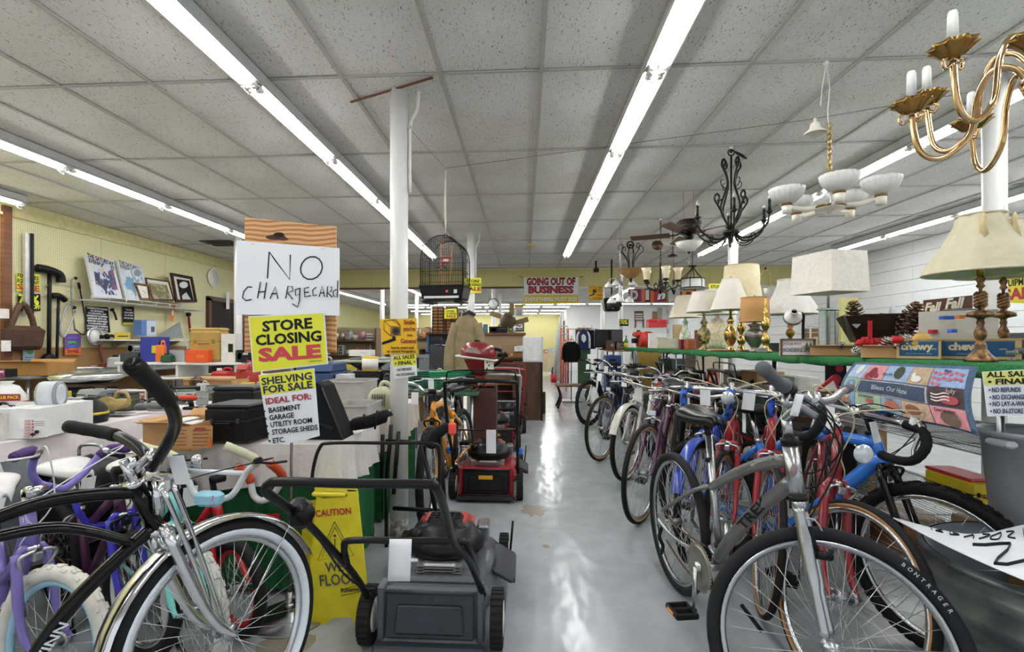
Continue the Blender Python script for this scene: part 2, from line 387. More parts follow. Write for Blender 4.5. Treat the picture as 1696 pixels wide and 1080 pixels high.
for k in range(3): fixture(-5.55, 5.157-.598-1.197*k, 0, 'fluorescent strip light, '+['last', 'second', 'unseen third'][k]+' in the short row by the left pegboard wall', 'fluorescent strips in the short row by the left pegboard wall')
# cross rows in the back room
for j, (y, xs, xe) in enumerate([(19.7, -5, 5.2), (21.2, -5.5, 1.4), (23.6, -5.5, 1.4), (26, -5.5, 1.4)]):
    x = xs
    while x < xe:
        fixture(x+.6, y, pi/2, 'far strip light, '+ORD[int((x-xs)/1.25+.5)]+' along the back room cross row %s' % ['nearest the header', 'second from the header', 'third from the header', 'against the yellow far wall'][j], 'back room cross row %d' % (j+1), False); x += 1.25
for x, y0, n, l in [(-1.6, 11.6, 3, 'running back beside the khaki coat'), (-5.6, 13, 6, 'running back along the far left wall'), (-3.3, 11.4, 5, 'running back behind the first column'), (.75, 12.5, 5, 'running back behind the hanging banner'), (3.0, 12, 6, 'running back behind the painted letter board')]:
    for k in range(n): fixture(x, y0+1.2*k, 0, 'far strip light, '+ORD[k]+' in the line '+l, 'strip lights '+l, False)
# ================================================================ bicycles
def Pw(name, m, material, root, kind=None, label=None, parent=None):      # geometry given in world space, stored in the thing's own frame
    W = rootm(root).inverted()
    m.v = [W @ p for p in m.v]; return P(name, m, material, root, None, kind, label)
def pp(px, py, y): return at(px, py, y=y)
def path(*a): return [pp(*p) for p in a]
_wc = {}
def wheel_meshes(r, tw, tyre, side, rim, knobs, spk, nsp):
    key = (r, tw, tyre, side, rim, knobs, spk, nsp)
    if key in _wc: return _wc[key]
    R = r-tw/2; d = {}
    t = M().ring(R, tw/2, 56, 10)
    if knobs:
        n = knobs
        for i in range(n):
            X = Ry(2*pi*i/n)
            for j in ((-.62, .62) if i % 2 else (-.2, .2)) if tw > .035 else (0,):
                a = j*1.0; X2 = X @ Tr(R, 0, 0) @ Rz(-a*1.1)
                t.box((tw/2*1.0, 0, 0), (.006, tw*.2, 2*pi*r/n*.62), X2 @ Rz(a*2.0) if 0 else X2 @ Rz(a*2.2))
    d['tyre'] = t.mesh('tyre', mt(tyre, .7, var=.15))
    if side: d['side'] = M().ring(R-tw*.16, tw*.38, 56, 8, sq=1.36).mesh('sidewall', mt(side, .6, var=.06))
    rr = R-tw/2-.004
    prof = M()
    vs = []
    pr = [(rr+.006, -.011), (rr+.006, .011), (rr-.004, .0115), (rr-.013, .004), (rr-.013, -.004), (rr-.004, -.0115)]
    n = 56
    for i in range(n):
        a = 2*pi*i/n
        for q, y in pr: vs.append((q*cos(a), y, q*sin(a)))
    prof.add(vs, [(i*6+j, ((i+1) % n)*6+j, ((i+1) % n)*6+(j+1) % 6, i*6+(j+1) % 6) for i in range(n) for j in range(6)], True)
    d['rim'] = prof.mesh('rim', mt(rim, .25, 1 if rim in ('#c9cacc', '#a9abae', '#d8d8da') else 0, .04))
    d['hub'] = M().cyl((0, -.03, 0), (0, .03, 0), .014, 12).cyl((0, -.032, 0), (0, -.028, 0), .024, 14).cyl((0, .028, 0), (0, .032, 0), .024, 14).cyl((0, -.055, 0), (0, .055, 0), .005, 8).cyl((0, -.052, 0), (0, -.044, 0), .009, 6).cyl((0, .044, 0), (0, .052, 0), .009, 6).mesh('hub', steel())
    sm = mt(spk, .3, 1, .03); q = M()
    def sp(m_, i):
        sd = 1 if i % 2 else -1; a = 2*pi*i/nsp; off = .42*(1 if (i//2) % 2 else -1)*(36/nsp)**.3
        m_.cyl((.022*cos(a+off), sd*.03, .022*sin(a+off)), ((rr-.01)*cos(a), 0, (rr-.01)*sin(a)), .0011, 4)
    for i in range(nsp): sp(q, i)
    d['spokes'] = q.mesh('spokes', sm)
    d['s4'] = [M() for _ in range(4)]
    for i in range(4): sp(d['s4'][i], i)
    d['s4'] = [x.mesh('spoke', sm) for x in d['s4']]
    _wc[key] = d; return d
def wheel(root, X, r=.34, tw=.045, tyre='#222325', side=None, rim='#c9cacc', knobs=0, spk='#c8c9cb', nsp=32, fine=False):
    d = wheel_meshes(r, tw, tyre, side, rim, knobs, spk, nsp)
    wl_ = link('wheel', d['tyre'], root, X)
    if side: link('sidewall', d['side'], wl_)
    link('rim', d['rim'], wl_); link('hub', d['hub'], wl_)
    if fine:
        for i in range(nsp): link('spoke', d['s4'][i % 4], wl_, Ry(-2*pi*(i-i % 4)/nsp))
    else: link('spokes', d['spokes'], wl_, kind='stuff')
    return wl_
BAR = {  # half bar as (forward, side, up) from the clamp
 'flat': [(0, 0, 0), (.01, .1, .0), (0, .2, .01), (-.03, .30, .01)], 'riser': [(0, 0, 0), (.0, .06, 0), (.0, .12, .05), (-.02, .2, .06), (-.06, .32, .065)],
 'drop': [(0, 0, 0), (0, .17, 0), (.03, .205, 0), (.09, .21, -.01), (.115, .21, -.06), (.085, .21, -.12), (.02, .21, -.14), (-.05, .21, -.14)],
 'bmx': [(0, 0, 0), (0, .08, 0), (0, .16, .14), (-.01, .22, .17), (-.05, .35, .18)], 'cruiser': [(0, 0, 0), (.04, .1, .03), (.05, .22, .09), (-.05, .29, .11), (-.24, .30, .10)],
 'upright': [(0, 0, 0), (.06, .08, .02), (.05, .2, .04), (-.06, .26, .04), (-.2, .27, .02)]}
def bike(label, front, rear=None, hd=None, r=.34, wb=1.05, tw=.04, steer=0, lean=0, col='#a02028', style='road', bars='flat', tyre='#222325', side=None,
         rim='#c9cacc', grip='#1d1e20', bar='#b9bbbd', seat='#1c1c1e', forkc=None, knobs=0, fine=False, fender=None, tag_=True, cat='bicycle', ft=.016, seath=.0, basket=False,
         grp=None, name='bicycle', barw=None, bare=False, levers=True,  lights=False, headh=.0, tagtxt='', cables='#1a1a1c', bell=False, tape=None, spk='#c8c9cb', nsp=32, nobars=False, nofork=False, steer_back=0):
    front = V(front); front.z = 0
    if rear is not None: d = (front-V((rear[0], rear[1], 0))).normalized()
    else: d = V((hd[0], hd[1], 0)).normalized()
    rr = front-d*wb
    root = thing(name, label, cat, rr, atan2(d.y, d.x), grp)
    Lm = Rx(radians(lean)); s = wb/1.05*min(1, (r/.34)**.4 if r < .3 else 1)
    dk = max(lin(col)[:3]) < .02; fcol = mt('#050506', .2, 0, .05, spec=.6) if dk else mt(col, .28, 0, .05, coat=.4); fk = mt(forkc, .25, 1 if forkc in ('#dcdcde', '#b8babd') else 0, .05, coat=.3) if forkc else fcol
    ch = chrome(); blk = BLACK()
    ax = V((-.342, 0, .94)); pf = V((wb, 0, r)) - V((.94, 0, .342))*.045
    crown = pf+ax*(r+tw*.5+.035); hl = crown+ax*.015; hu = hl+ax*(.13*s+headh); top = hu+ax*.06
    BB = V((.44*wb/1.05, 0, r-.055)); stt = BB+V((-.29, 0, .956))*(.46*s+headh*.6); sad = stt+V((-.29, 0, .956))*(.14+seath)
    S = Lm @ Tr(pf) @ Matrix.Rotation(radians(steer), 4, ax) @ Tr(-pf)
    def A(nm, m, mat_, par=root, **k): return P(nm, m, mat_, par, **k)
    if bare:
        wheel(root, Lm @ Tr(0, 0, r), r, tw, tyre, side, rim, knobs, spk, nsp, fine); wheel(root, S @ Tr(wb, 0, r), r, tw, tyre, side, rim, knobs, spk, nsp, fine)
        root['x'] = 0; del root['x']; MTX[root.name+'S'] = S; return root
    # frame
    f = M(Lm)
    f.cyl(hl, hu, ft*1.25, 14)
    if style == 'cruiser':
        f.tube(bez([hu-ax*.02, hu.lerp(stt, .35)+V((0, 0, .03)), hu.lerp(stt, .75)+V((0, 0, .0)), stt-V((0, 0, .03))], 6), ft, 10)
        f.tube(bez([hl+ax*.01, hl.lerp(BB, .3)+V((-.05, 0, -.02)), hl.lerp(BB, .7)+V((-.0, 0, -.05)), BB], 6), ft*1.1, 10)
        for y in (-.018, .018): f.tube(bez([hl+V((-.06, y, -.02)), hl.lerp(stt, .4)+V((0, y, .05)), hl.lerp(stt, .8)+V((0, y, -.02)), (.1, y*2, r+.1), (0, y*3, r)], 6), ft*.6, 8)
    elif style == 'step':
        f.tube(bez([hu-ax*.03, hu.lerp(BB, .45)+V((.02, 0, .03)), stt.lerp(BB, .55)], 6), ft, 10); f.cyl(hl, BB, ft, 10)
    elif style == 'bmx':
        f.cyl(hu-ax*.02, stt-V((0, 0, .12)), ft, 10); f.cyl(hl+ax*.02, BB, ft*1.15, 10)
    elif style == 'fat':
        f.tube(bez([hu-ax*.04, hu.lerp(stt, .5)+V((0, 0, .012)), stt-V((0, 0, .08))], 5), [ft*1.35]*5+[ft*1.2]*5+[ft], 12); f.tube(bez([hl+ax*.03, hl.lerp(BB, .5)+V((0, 0, .01)), BB], 5), ft*1.75, 12)
    else:
        f.cyl(hu-ax*.03, stt-V((0, 0, .01)), ft*.85, 10); f.cyl(hl+ax*.02, BB, ft, 10)
    f.cyl(BB, stt, ft, 10); f.cyl(BB-V((0, .035, 0)), BB+V((0, .035, 0)), .021, 12)
    for y in (-1, 1):
        f.tube([BB+V((-.03, .02*y, 0)), (BB.x*.55, .045*y, r-.02), (0, .062*y, r)], ft*.55, 8)
        f.tube([stt+V((0, .015*y, -.03)), (stt.x*.5, .042*y, (stt.z+r)/2), (0, .062*y, r)], ft*.48, 8)
    A('frame', f, fcol)
    A('headset', M(Lm).cyl(hl-ax*.012, hl, ft*1.6, 14).cyl(hu, hu+ax*.015, ft*1.55, 14), ch if style != 'fat' else blk)
    # saddle and post
    A('seat_post', M(Lm).cyl(stt-V((0, 0, .03)), sad+V((-.005, 0, .01)), .0135, 10).cyl(stt-V((0, 0, .012)), stt+V((0, 0, .008)), .021, 10), mt('#c3c4c6', .25, 1))
    g = M(Lm)
    def sfn(u, v):
        x = sad.x-.13+u*.27; wd = .075*(1-u)**.8+.016+.05*max(0, .35-u); a = (v-.5)*pi
        return (x, wd*sin(a), sad.z+.06-.034*(1-cos(a))+.012*(1-u)-.012*sin(u*pi)-.02*max(0, u-.85)*6)
    g.grid(sfn, 12, 10, .014); A('saddle', g, mt(seat, .35, var=.06))
    # wheels
    rw = wheel(root, Lm @ Tr(0, 0, r), r, tw, tyre, side, rim, knobs, spk, nsp, fine)
    wheel(root, S @ Tr(wb, 0, r), r, tw, tyre, side, rim, knobs, spk, nsp, fine)
    # fork
    if not nofork:
        q = M(S); q.cyl(crown-ax*.01, hl, .014, 10); q.tube([crown+V((0, -.045, -.01)), crown+V((0, -.03, .012)), crown+V((0, .03, .012)), crown+V((0, .045, -.01))], .014, 8)
        for y in (-1, 1): q.tube(bez([crown+V((0, .045*y, 0)), crown.lerp(V((wb-.04, 0, r)), .55)+V((-.006, .052*y, 0)), crown.lerp(V((wb-.028, 0, r)), .85)+V((-.004, .056*y, 0)), (wb, .056*y, r)], 4), [.0155]*5+[.0125]*5+[.0085]*3, 10)
        A('fork', q, fk)
    # cockpit
    clamp = top+V((.075 if bars != 'bmx' else .045, 0, .02))
    if not nobars:
        A('stem', M(S).cyl(hu, top+ax*.02, .0125, 10).cyl(top, clamp, .014, 10).cyl(clamp-V((0, .028, 0)), clamp+V((0, .028, 0)), .019, 12), ch if style in ('road', 'cruiser', 'step') else blk)
        B = M(S); G = []
        Wi = (Tr(root.location) @ Rz(root.rotation_euler[2])).inverted()
        for sd in (1, -1):
            if barw:
                pts = [(S.inverted() @ Wi) @ p for p in bez(path(*barw[0 if sd > 0 else 1]), 6)]; B.tube(pts, .0125 if levers else .0155, 10); G.append(pts); continue
            pts = bez([clamp+V((a, b*sd*s**.5, c_)) for a, b, c_ in BAR[bars]], 6); B.tube(pts, .0118, 10); G.append(pts)
        if bars == 'bmx' and not barw: B.cyl(clamp+V((0, -.17*s**.5, .13)), clamp+V((0, .17*s**.5, .13)), .009, 8)
        A('handlebar', B, mt(bar, .25, 1 if bar in ('#b9bbbd', '#dcdcde') else 0))
        for pts in G:
            if bars == 'drop': A('bar_tape', M(S).tube(pts[10:], [.0165+.0012*(i % 2) for i in range(len(pts)-10)], 10), mt(tape or grip, .8, kind='mottle' if tape else None, col2='#16181c', sc=45) if tape else mt(grip, .8))
            else:
                n = max(2, len(pts)-(9 if barw else 6)); A('grip', M(S).tube(pts[n:], [(.0165 if levers else .0185)+.0012*(i % 2) for i in range(len(pts)-n)], 12), mt(grip, .7))
            if not levers: continue
            e = pts[12] if bars == 'drop' else pts[-7]; sd = 1 if e.y > 0 else -1
            lv = M(S)
            if bars == 'drop':
                lv.box(e+V((.018, 0, .018)), (.03, .022, .045), bev=.006).tube(bez([e+V((.03, 0, .03)), e+V((.055, 0, -.01)), e+V((.05, 0, -.08)), e+V((.06, 0, -.105))], 4), .0058, 6, flat=1.6)
            else: lv.box(e+V((.01, 0, 0)), (.03, .035, .024), bev=.006).tube(bez([e+V((.02, 0, -.005)), e+V((.05, .03*sd, -.01)), e+V((.045, .1*sd, -.015))], 4), .005, 6, flat=1.5)
            A('brake_lever', lv, mt('#c0c1c3', .3, 1) if style in ('road', 'step', 'cruiser') else blk)
            cb_ = M(Lm); c0 = S @ (Lm.inverted() @ (Lm @ (e+V((.02, 0, 0)))));  c0 = Lm.inverted() @ c0
            cb_.tube(bez([c0, c0+V((.09, 0, .07 if bars == 'drop' else .02)), clamp+V((.12, -.03*sd, -.02)), hl+V((.03, .02*sd, .05)), hl+V((-.04, .02*sd, 0))], 6), .0024, 5); A('brake_cable', cb_, mt(cables, .4))
    # brakes and drivetrain
    A('front_brake', M(S).box(crown+V((.03, 0, -.012)), (.018, .03, .03), bev=.004).tube(bez([crown+V((.035, .01, .01)), crown+V((.035, .055, -.005)), crown+V((.02, .034, -.06))], 4), .006, 6).tube(bez([crown+V((.035, -.01, .01)), crown+V((.035, -.055, -.005)), crown+V((.02, -.034, -.06))], 4), .006, 6), mt('#c4c5c7', .3, 1) if style in ('road', 'step', 'cruiser') else blk)
    rb = V((.0, 0, r))+ (stt-V((0, 0, r))).normalized()*(r+.01)
    A('rear_brake', M(Lm).tube(bez([rb+V((0, .05, -.05)), rb+V((0, .03, .01)), rb+V((0, -.03, .01)), rb+V((0, -.05, -.05))], 4), .006, 6), steel())
    cr = A('crankset', M(Lm).cyl(BB-V((0, .06, 0)), BB+V((0, .06, 0)), .01, 10).tube([BB+V((0, -.062, 0)), BB+V((.05, -.07, -.16))], [.013, .009], 8, flat=.6).tube([BB+V((0, .062, 0)), BB+V((-.05, .07, .16))], [.013, .009], 8, flat=.6), mt('#b9bbbd', .25, 1))
    ring_ = M(Lm @ Tr(BB-V((0, .048, 0)))).ring(.085*s, .0045, 40, 6, sq=.4)
    for k in range(5): ring_.box((.045*s, 0, 0), (.08*s, .004, .014), Ry(2*pi*k/5))
    A('chainring', ring_, mt('#a9abae', .3, 1), cr)
    for y, x, z in ((-1, .05, -.16), (1, -.05, .16)):
        c_ = BB+V((x, .115*y, z)); A('pedal', M(Lm).box(c_+V((0, 0, .011)), (.09, .07, .005)).box(c_+V((0, 0, -.011)), (.09, .07, .005)).box(c_+V((.042, 0, 0)), (.008, .075, .02)).box(c_+V((-.042, 0, 0)), (.008, .075, .02)).cyl(c_-V((0, .045*y, 0)), c_+V((0, .04*y, 0)), .007, 8), blk, cr)
    A('chain', M(Lm).tube([BB+V((0, -.048, .085*s)), (0, -.04, r+.03), (-.03, -.04, r), (0, -.04, r-.03), BB+V((0, -.048, -.085*s))], .0042, 5), mt('#5a4a3c', .5, .6))
    if style not in ('bmx', 'cruiser'): A('derailleur', M(Lm).box((.01, -.055, r-.06), (.02, .012, .07), bev=.004).cyl((.01, -.055, r-.09), (.01, -.048, r-.09), .014, 10), blk)
    cs = M(Lm @ Tr(0, -.036, r))
    for k in range(5): cs.cyl((0, -.003*k, 0), (0, -.003*k+.0015, 0), .042-.005*k, 20)
    A('sprocket_stack', cs, mt('#6d6256', .4, .8))
    if fender:
        fm = chrome() if fender == 'chrome' else mt(fender, .3, coat=.3)
        for X, a0, a1, nm in ((S @ Tr(wb, 0, r), radians(20), radians(175), 'front_fender'), (Lm @ Tr(0, 0, r), radians(15), radians(190), 'rear_fender')):
            g = M(X); k = 24; rf = r+.014; vs = []
            for i in range(k+1):
                a = a0+(a1-a0)*i/k
                for j in range(7): b = (j/6-.5)*pi; vs.append(((rf+.012*cos(b)-.008)*cos(a), (tw*.5+.012)*sin(b), (rf+.012*cos(b)-.008)*sin(a)))
            g.add(vs, [(i*7+j, i*7+j+1, (i+1)*7+j+1, (i+1)*7+j) for i in range(k) for j in range(6)], True)
            for y in (-1, 1): g.tube([(.0, .05*y, 0), (rf*cos(a0+.5), (tw*.5+.01)*y, rf*sin(a0+.5))], .0025, 5)
            A(nm, g, fm)
    if lights: A('reflector', M(S).box(crown+V((.05, 0, .05)), (.012, .05, .035), bev=.004), mt('#dfe5ea', .15))
    if bell: A('bell', M(S).ell(clamp+V((-.01, .07, .03)), (.05, .05, .045)), chrome())
    if basket: pass
    if tag_:
        c_ = clamp+V((.02, -.12, .0)); X = S @ Tr(c_) @ Rz(pi/2*0+random.uniform(-.3, .3)-pi/2) @ Rx(random.uniform(-.25, .25))
        tg = A('price_tag', M(X).box((0, 0, -.045), (.055, .0008, .085)), mt('#f1f1f2', .6, var=.02))
    return root
def hub(px, py, r=.34): p = at(px, py, z=r); p.z = 0; return p
R1 = bike('grey and silver hybrid bicycle, its front wheel turned across the aisle end', hub(1364, 1078), rear=(.765, 2.50), steer=62, bare=True, tw=.041, tyre='#26282c',
     rim='#a9abae', grip='#55575c', fine=True)
gry = mt('#6f706f', .28, .3, .05, coat=.4); slv = mt('#b4b6b8', .26, .9, .04); bk = BLACK()
def tb(nm, r, c, *p, n=12, k=5, flat=1): return Pw(nm, M().tube(bez(path(*p), k) if len(p) > 2 else path(*p), r, n, flat=flat), c, R1)
def ftext(root, s_, a, b, h, col_, off=.02, bold=.02):
    a, b = V(a), V(b); d = (b-a); L = d.length; d.normalize(); m = (a+b)/2; n = (V((0, 0, CZ))-m); n -= d*n.dot(d); n.normalize(); up = n.cross(d); m += n*off
    o = text(s_, h, mt(col_, .4, var=.02), root, bold=bold); xs = [v.co.x for v in o.data.vertices]; o.data.transform(Sc(L/(max(xs)-min(xs)), 1, 1))
    o.matrix_local = rootm(root).inverted() @ Matrix(((d.x, -n.x, up.x, m.x), (d.y, -n.y, up.y, m.y), (d.z, -n.z, up.z, m.z), (0, 0, 0, 1)))
fr = tb('top_tube', [.019]*5+[.021]*5+[.022]*6, gry, (1180, 806, 2.17), (1212, 788, 2.02), (1252, 771, 1.87), (1302, 762, 1.70), k=5)
tb('down_tube', .0235, gry, (1190, 925, 2.08), (1212, 890, 2.0), (1258, 842, 1.85), (1312, 798, 1.66)); tb('seat_tube', .0165, slv, (1174, 722, 2.27), (1192, 930, 2.09)); tb('head_tube', .0235, slv, (1308, 736, 1.66), (1322, 826, 1.62))
tb('headset', .027, bk, (1306.5, 724, 1.665), (1309, 738, 1.66)); tb('headset', .027, bk, (1321, 820, 1.62), (1322, 827, 1.62)); tb('seat_collar', .02, bk, (1175, 758, 2.24), (1176, 765, 2.235)); tb('seat_collar', .02, bk, (1191, 900, 2.1), (1192, 906, 2.1))
tb('seat_stay', .0095, gry, (1178, 806, 2.2), (1150, 812, 2.26), (1122, 828, 2.36), (1096, 846, 2.47)); tb('seat_stay', .0095, gry, (1180, 806, 2.2), (1160, 808, 2.26), (1150, 828, 2.4), (1146, 858, 2.5))
tb('chain_stay', .009, slv, (1090, 860, 2.46), (1108, 882, 2.36), (1130, 900, 2.25), (1160, 916, 2.12)); tb('chain_stay', .009, slv, (1146, 862, 2.5), (1185, 920, 2.12))
tb('seat_post', .0135, bk, (1168, 700, 2.29), (1174, 724, 2.27)); tb('quill', .0155, slv, (1301, 688, 1.67), (1307, 728, 1.665)); tb('stem', .015, slv, (1301, 694, 1.67), (1322, 676, 1.62), (1346, 664, 1.56)); tb('bar_clamp', .021, slv, (1338, 660, 1.55), (1354, 668, 1.60))
tb('handlebar', .0125, slv, (1282, 626, 1.36), (1304, 642, 1.42), (1322, 655, 1.5), (1346, 665, 1.58), (1376, 662, 1.7), (1392, 650, 1.84), (1400, 646, 1.95))
tb('grip', [.0185, .019, .0175, .018, .0175, .018, .0165, .02, .022, .022, .017], mt('#54565a', .7), (1263, 609, 1.30), (1286, 630, 1.37), (1300, 640, 1.41)); tb('grip', .0165, mt('#54565a', .7), (1400, 646, 1.95), (1408, 642, 2.08))
tb('shifter', .021, bk, (1296, 637, 1.40), (1308, 646, 1.43)); tb('brake_lever', .0055, steel(), (1306, 648, 1.42), (1300, 668, 1.40), (1322, 672, 1.42), (1352, 690, 1.45), flat=1.8)
Pw('price_tag', M().grid(lambda u, v: pp(1318+14*u-10*v, 652+2*u+36*v, 1.40), 2, 3, V((0, .001, 0))), mt('#eef0f4', .6, var=.02), R1)
tb('fork_crown', .021, slv, (1322, 826, 1.62), (1325, 846, 1.60)); tb('fork_leg', [.016]*5+[.0185]*5+[.014]*6, slv, (1322, 842, 1.58), (1332, 890, 1.55), (1350, 980, 1.49), (1366, 1056, 1.44)); tb('fork_leg', [.016]*5+[.0185]*5+[.014]*6, slv, (1328, 842, 1.66), (1342, 900, 1.62), (1358, 980, 1.57), (1374, 1050, 1.52))
tb('brake_arm', .008, bk, (1340, 872, 1.56), (1346, 895, 1.55), (1356, 918, 1.55)); tb('brake_pad', .014, bk, (1352, 918, 1.54), (1374, 922, 1.56)); tb('brake_noodle', .003, slv, (1334, 858, 1.56), (1350, 862, 1.55), (1362, 880, 1.55))
for p in (((1306, 648, 1.42), (1372, 690, 1.45), (1396, 730, 1.5), (1380, 790, 1.55), (1340, 860, 1.56)), ((1352, 660, 1.56), (1382, 700, 1.5), (1368, 760, 1.5), (1340, 850, 1.55)), ((1304, 650, 1.42), (1360, 700, 1.46), (1392, 745, 1.5), (1350, 782, 1.6), (1290, 784, 1.75)), ((1354, 668, 1.6), (1390, 740, 1.6), (1360, 800, 1.6), (1320, 812, 1.68), (1270, 835, 1.84))): tb('cable', .0028, bk, *p, n=6)
g = M(); bb = pp(1178, 938, 2.08); dr = (V((.93, 1.48, 0))-V((.765, 2.5, 0))).normalized(); X = Tr(bb) @ Rz(atan2(dr.y, dr.x)); ks = mt('#8c8b82', .35, .7)
cr = Pw('crankset', M(X).cyl((0, -.07, 0), (0, .06, 0), .02, 12).tube([(0, -.068, 0), (.01, -.08, -.17)], [.015, .010], 8, flat=.6).tube([(0, .062, 0), (-.01, .07, .17)], [.015, .010], 8, flat=.6), slv, R1)
g = M(X @ Tr(0, -.052, 0)).ring(.088, .006, 44, 6, sq=.35).lathe([(.055, -.002), (.086, -.002), (.086, .002), (.055, .002)], 40, Rx(pi/2))
for k in range(5): g.box((.035, 0, 0), (.06, .005, .02), Ry(2*pi*k/5))
for k in range(44): g.box((.095, 0, 0), (.006, .003, .006), Ry(2*pi*k/44))
Pw('chainring', g, ks, R1); pd = M(X @ Tr(.01, -.13, -.17))
for dx in (-.045, 0, .045): pd.box((dx, 0, 0), (.012, .09, .024), bev=.003)
for dy in (-.042, .042): pd.box((0, dy, 0), (.1, .012, .02), bev=.003)
Pw('pedal', pd.cyl((0, -.04, 0), (0, .06, 0), .008, 8), bk, R1); Pw('pedal_reflector', M(X @ Tr(.01, -.13, -.17)).box((0, -.05, 0), (.05, .004, .012)), mt('#e08a2c', .3), R1)
tb('chain', .0045, mt('#5a463a', .5, .6), (1168, 905, 2.1), (1130, 880, 2.3), (1102, 850, 2.47)); tb('chain', .0045, mt('#5a463a', .5, .6), (1168, 978, 2.1), (1130, 935, 2.3), (1104, 895, 2.47)); tb('derailleur', .009, bk, (1098, 868, 2.46), (1092, 888, 2.45), (1098, 905, 2.44), (1094, 918, 2.43)); tb('kickstand', .008, bk, (1228, 1002, 1.98), (1262, 1046, 1.9))
sd = pp(1166, 700, 2.29); Xs = Tr(sd) @ Rz(atan2(dr.y, dr.x)-.12)
def sf(u, v):
    a = (v-.5)*pi; wd = (.082*(1-u)**.85+.02)*(1-.25*max(0, .12-u)*6); return (-.13+.27*u, wd*sin(a), .052-.045*(1-cos(a))*(1-.4*u)+.016*(1-u)-.012*sin(u*pi)-.03*max(0, u-.9)*8)
Pw('saddle', M(Xs).grid(sf, 16, 14, .016), mt('#17181a', .28, var=.06), R1)
for y_ in (-.03, .03): Pw('saddle_stitching', M(Xs).tube([V(sf(u/10, .5+y_*7*(1-u/14)))+V((0, 0, .0005)) for u in range(1, 9)], .0012, 4), mt('#a8a8a8', .6), R1)
Pw('saddle_rail', M(Xs).tube([(-.09, -.022, .01), (.0, -.022, -.005), (.09, -.012, .02)], .0035, 6).tube([(-.09, .022, .01), (.0, .022, -.005), (.09, .012, .02)], .0035, 6), steel(), R1)
ftext(R1, 'TREK', pp(1231, 869, 1.93), pp(1276, 821, 1.79), .034, '#26272a', .0235, .03); ftext(R1, 'NAVIGATOR', pp(1252, 769, 1.87), pp(1276, 763, 1.79), .010, '#d4d6d8', .0225, .01); ftext(R1, '1.0', pp(1282, 762, 1.77), pp(1293, 760, 1.73), .012, '#26272a', .0228, .01)
Pw('head_badge', M().ell(pp(1315, 780, 1.618), (.022, .006, .045)), mt('#a08a90', .3, .6), R1)
SS = MTX[R1.name+'S']; 
for i, ch_ in enumerate('BONTRAGER'):
    a = radians(66-3.1*i); o = text(ch_, .011, mt('#b8babd', .5), R1, bold=.01); o.matrix_local = SS @ Tr(1.05, 0, .34) @ Ry(-a) @ Tr(.322, -.0215, 0) @ Ry(pi/2)
bike('red road bicycle with drop bars beside the grey hybrid bicycle', hub(1375, 985), hd=(-.42, -.9), steer=35, lean=-3, col='#8c2630', bars='drop', forkc='#8c2630', side='#b08050', tw=.03, ft=.0145, fine=True, headh=.08, cables='#c9c29a', lights=False)
bike('red road bicycle with blue camouflage bar tape', hub(1262, 890), hd=(-.42, -.9), steer=8, lean=-3, col='#9c1f2a', bars='drop', side='#b08a52', tw=.03, ft=.0145, tape='#2f62c4', headh=.08, cables='#c9c29a')
bike('slim red road bicycle with blue taped bars and a white price paper', hub(1190, 860), hd=(-.42, -.9), steer=-8, lean=-3, col='#a3232c', bars='drop', side='#b08a52', tw=.03, ft=.0145, tape='#2f62c4', headh=.08, cables='#c9c29a')
bike('blue bicycle with blue mudguards behind the grey hybrid bicycle', hub(1150, 830), hd=(-.42, -.9), steer=-12, lean=-4, col='#2c49a8', style='step', bars='upright', fender='#2c49a8', tw=.038)
bike('purple step-through bicycle with tan sidewall tyres by the aisle', hub(1058, 783), hd=(-.42, -.9), steer=-10, lean=-6, col='#4e2140', style='step', bars='upright', side='#b8935a', tw=.034, lights=True, fine=True, grip='#d8c79c')
bike('white bicycle with whitewall tyres and a pale mudguard', hub(1035, 733), hd=(-.45, -.88), steer=-8, lean=-5, col='#d8d8d6', style='step', bars='upright', side='#e6e6e0', fender='#c9c6bc', tw=.045, lights=True, fine=True)
bike('dark blue bicycle with tan sidewall tyres behind the whitewall one', hub(993, 709), hd=(-.45, -.88), steer=-10, lean=-5, col='#1c2640', bars='flat', side='#b8935a', tw=.036, lights=True)
bike('farthest aisle bicycle with a white suspension fork and black tyres', hub(975, 667), hd=(-.5, -.85), steer=-12, lean=-3, col='#232428', style='fat', bars='riser', forkc='#e2e2e2', tw=.05, knobs=60, rim='#2a2b2e')
bike('black bicycle with a red rear frame in the middle of the bicycle row', hub(1105, 745), hd=(-.42, -.9), steer=10, lean=-4, col='#1b1b1e', bars='flat', side='#a6764c', tw=.036)
bike('maroon bicycle wedged behind the purple step-through bicycle', hub(1090, 720), hd=(-.42, -.9), steer=0, lean=-4, col='#5d1f2c', bars='riser', tw=.045, knobs=50)
bike('black mountain bicycle second from the far end of the row', hub(1003, 680), hd=(-.5, -.85), steer=5, lean=-4, col='#202226', style='fat', bars='riser', tw=.05, knobs=50)
bike('bright blue mountain bicycle with black knobbly tyres under the woven throw', hub(1552, 945), hd=(.55, -.83), steer=-10, lean=-2, col='#2f74d0', style='fat', bars='riser', forkc='#1c1c1f', tw=.052, knobs=64, ft=.018, tyre='#1a1b1c')
# left side
bike('orange mountain bicycle with black knobbly tyres behind the first column', hub(712, 790, .33), hd=(-.12, -1), r=.33, wb=1.0, steer=8, lean=3, col='#e0982a', style='fat', bars='riser', tw=.052, knobs=60, forkc='#e0982a', fine=True)
bike('silver bicycle with black tyres behind the orange mountain bicycle', hub(738, 730, .33), hd=(.0, -1), r=.33, wb=1.0, steer=0, lean=3, col='#9a9ca0', bars='flat', tw=.05, knobs=50)

